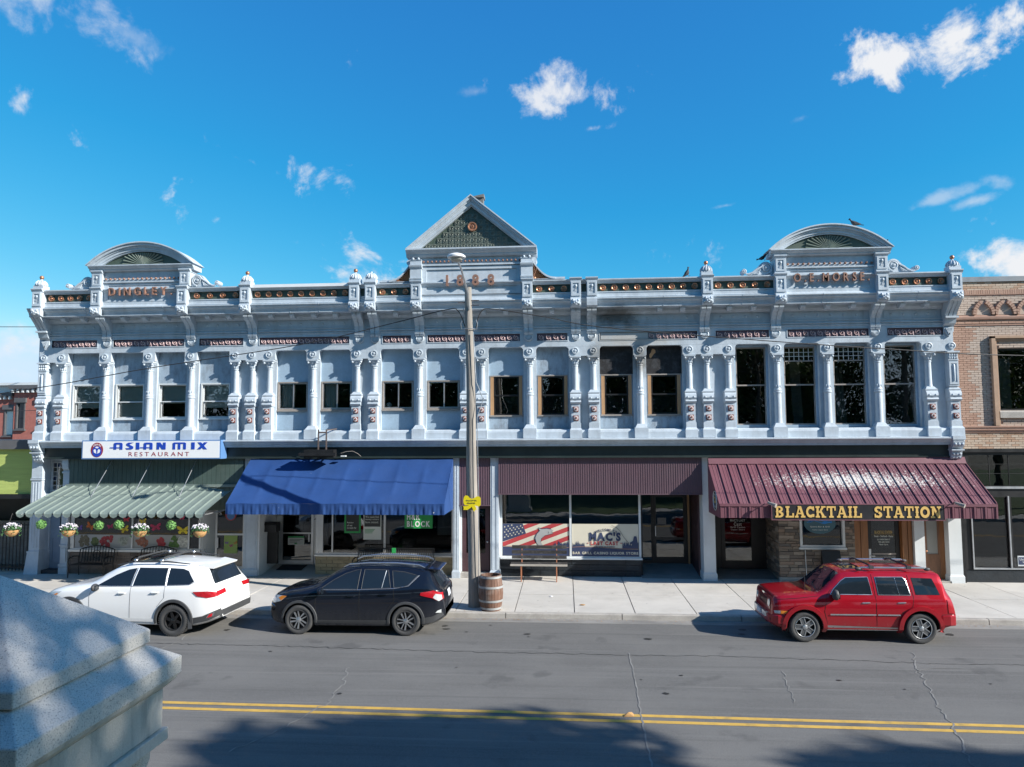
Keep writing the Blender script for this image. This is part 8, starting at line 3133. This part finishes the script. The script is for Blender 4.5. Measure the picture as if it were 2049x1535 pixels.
cm_.lathe([(.11, 1.0), (.11, 1.06), (.095, 1.1), (.09, 1.3), (.08, 2.6), (.09, 2.62), (.085, 2.66), (.11, 2.78), (.14, 2.86), (.14, 2.93)], (0, 0, 0), 20)
cmm = cm_.mesh('corner_column', M['granite'])
for sx in (-1, 1):
    for sy in (-1, 1):
        link('corner_column', cmm, mo, (mx + sx * .43, my + sy * .43, 0))
c_ = MB()
sq(c_, .34, 1.0, .34, 2.92)
c_.build('inner_die', M['granite_st'], mo)
c_ = MB()
sq(c_, .62, .25, .60, 1.0)
sq(c_, .75, .02, .75, .25)
c_.build('plinth', M['granite'], mo)

# ------------------------------------------------------------------ trees of the park across the street
M['bark'] = mat('grey_brown_bark', (.11, .09, .07), .9, var=.25, scale=6, bump=.8, bscale=14, bstretch=(3, 3, .6))


def leafmat(name, col):
    m_, nt, b = newmat(name)
    g = N(nt, 'ShaderNodeNewGeometry')
    c_ = mixcol(nt, g.outputs['Random Per Island'], Vector(col) * .65, Vector(col) * 1.4)
    nt.links.new(c_, b.inputs['Base Color'])
    b.inputs['Roughness'].default_value = .55
    tr = N(nt, 'ShaderNodeBsdfTranslucent')
    nt.links.new(c_, tr.inputs['Color'])
    mx_ = N(nt, 'ShaderNodeMixShader')
    mx_.inputs[0].default_value = .25
    out = nt.nodes['Material Output']
    nt.links.new(b.outputs[0], mx_.inputs[1])
    nt.links.new(tr.outputs[0], mx_.inputs[2])
    nt.links.new(mx_.outputs[0], out.inputs['Surface'])
    return m_


M['leaf'] = leafmat('green_leaves', (.06, .095, .022))


def make_tree(seed, H, RX, trunk_h, nclump, nleaf, l0=.08, l1=.15):
    rr = random.Random(seed)
    tr = MB()
    tr.tube([(0, 0, -.05), (.03, .02, trunk_h * .5), (.0, .05, trunk_h), (.1, .0, H * .62)], [.26, .2, .17, .07], 10)
    cr = MB()
    for k in range(nclump):
        a = 2.4 * k + rr.uniform(-.4, .4)
        t = (k + .5) / nclump
        z = trunk_h + (H - trunk_h) * (.12 + .86 * t)
        env = math.sin(math.pi * min(1, .22 + .78 * t) ** .9) ** .7
        r = RX * env * rr.uniform(.35, .85)
        c = Vector((r * math.cos(a), r * math.sin(a), z))
        b0 = Vector((0, 0, trunk_h + (z - trunk_h) * .45))
        tr.tube([b0, b0.lerp(c, .5) + Vector((0, 0, -.12)), c], [.07, .045, .015], 5)
        s = RX * rr.uniform(.26, .40)
        leaf_cloud(cr, nleaf, c.x, c.y, c.z, s, s, s * .75, l0, l1, rr, .2)
    return tr.mesh('trunk', M['bark']), cr.mesh('crown', M['leaf'], recalc=False)


TA = make_tree(21, 15.4, 3.3, 10.4, 32, 300, .14, .26)
TC = make_tree(27, 16.0, 4.0, 9.0, 34, 105, .10, .2)
TB_ = make_tree(33, 12.5, 4.2, 2.2, 60, 330)


def tree(x, y, T, label, a=0, s=1.0):
    t_ = thing('park_tree', label, 'tree', (x, y, .02), rz(a), group='park trees across the street')
    link('trunk', T[0], t_, local=True, scale=s)
    link('crown', T[1], t_, local=True, scale=s)


tree(21.6, -23.0, TA, 'tall leafy tree whose shade falls on the middle of the road', .3)
tree(30.4, -23.5, TA, 'tall leafy tree whose shade falls on the right of the road', 2.1)
tree(13.6, -27.2, TC, 'tall leafy tree shading the granite monument', 4.0, .95)
far_row = [(-45 + 6.2 * k + rnd.uniform(-1, 1), -34 - 5 * (k % 2) + rnd.uniform(-1, 1), rnd.uniform(0, 6.28), rnd.uniform(1.2, 1.45)) for k in range(14)]  # unseen row, height and spacing set to cut sky fill on the facade
for x, y, a, s in far_row:
    tree(x, y, TB_, 'bushy park tree in the row across the street, behind the viewer', a, s)

# ------------------------------------------------------------------ pigeons
M['feather'] = mat('dark_pigeon_feathers', (.025, .027, .034), .6, var=.3, scale=30)


def pigeon(x, y, z, face, label, s=1.0, pitch=0.0):
    rot = rz(face) @ Matrix.Rotation(pitch, 4, 'Y')
    t_ = thing('pigeon', label, 'pigeon', (x, y, z), rot, group='pigeons on the parapet')
    mb = MB()
    # lofted body along local x: beak side +x
    st_ = [(-.17, .055, .012, .018), (-.12, .062, .03, .028), (-.05, .085, .06, .06), (.02, .10, .068, .072), (.075, .125, .055, .062), (.105, .165, .035, .04), (.118, .20, .03, .034), (.135, .222, .034, .034), (.155, .225, .026, .026), (.172, .218, .008, .009)]
    vs, fs = [], []
    n_ = 10
    for (px_, pz_, ry_, rz2) in st_:
        for k in range(n_):
            a = 2 * math.pi * k / n_
            vs.append((px_ * s, ry_ * math.cos(a) * s, (pz_ + .03 + rz2 * math.sin(a)) * s))
    for j in range(len(st_) - 1):
        for k in range(n_):
            q = (k + 1) % n_
            fs.append((j * n_ + k, j * n_ + q, (j + 1) * n_ + q, (j + 1) * n_ + k))
    fs += [tuple(range(n_)), tuple(range((len(st_) - 1) * n_, len(st_) * n_))]
    mb.add(vs, fs, True)
    mb.add([(-.14 * s, -.03 * s, .085 * s), (-.14 * s, .03 * s, .085 * s), (-.27 * s, .035 * s, .06 * s), (-.27 * s, -.035 * s, .06 * s), (-.14 * s, 0, .07 * s)], [(0, 1, 2, 3), (4, 3, 2)])
    mb.build('body', M['feather'], t_, local=True)
    for q in (-1, 1):
        w_ = MB().add([(.06 * s, q * .068 * s, .15 * s), (-.02 * s, q * .076 * s, .155 * s), (-.2 * s, q * .03 * s, .09 * s), (-.1 * s, q * .066 * s, .085 * s), (.03 * s, q * .072 * s, .1 * s)], [(0, 1, 2, 3, 4)])
        w_.build('wing', M['feather'], t_, local=True)
        MB().tube([(.01 * s, q * .025 * s, .075 * s), (.015 * s, q * .028 * s, .0), (.05 * s, q * .03 * s, .002)], .006, 4).build('leg', M['rustred'], t_, local=True)
    MB().tube([(.165 * s, 0, .248 * s), (.195 * s, 0, .24 * s)], [.007, .002], 5).build('beak', M['clad'], t_, local=True)


pigeon(9.32, -.75, 11.30, math.pi, 'large dark pigeon standing on top of the right arch', 1.05)
pigeon(4.05, -.7, 9.83, 0.25, 'pigeon perched on the parapet left of a finial', 1.0, -.55)
pigeon(9.68, -.6, 11.18, 1.9, 'small pigeon half hidden behind the right arch, nearer its top', .55)
pigeon(10.33, -.6, 10.74, .6, 'small pigeon perched low on the right end of the arch', .7)
pigeon(6.5, -.7, 10.33, 2.6, 'black bird tucked under the left corner of the right arch', .9, .9)
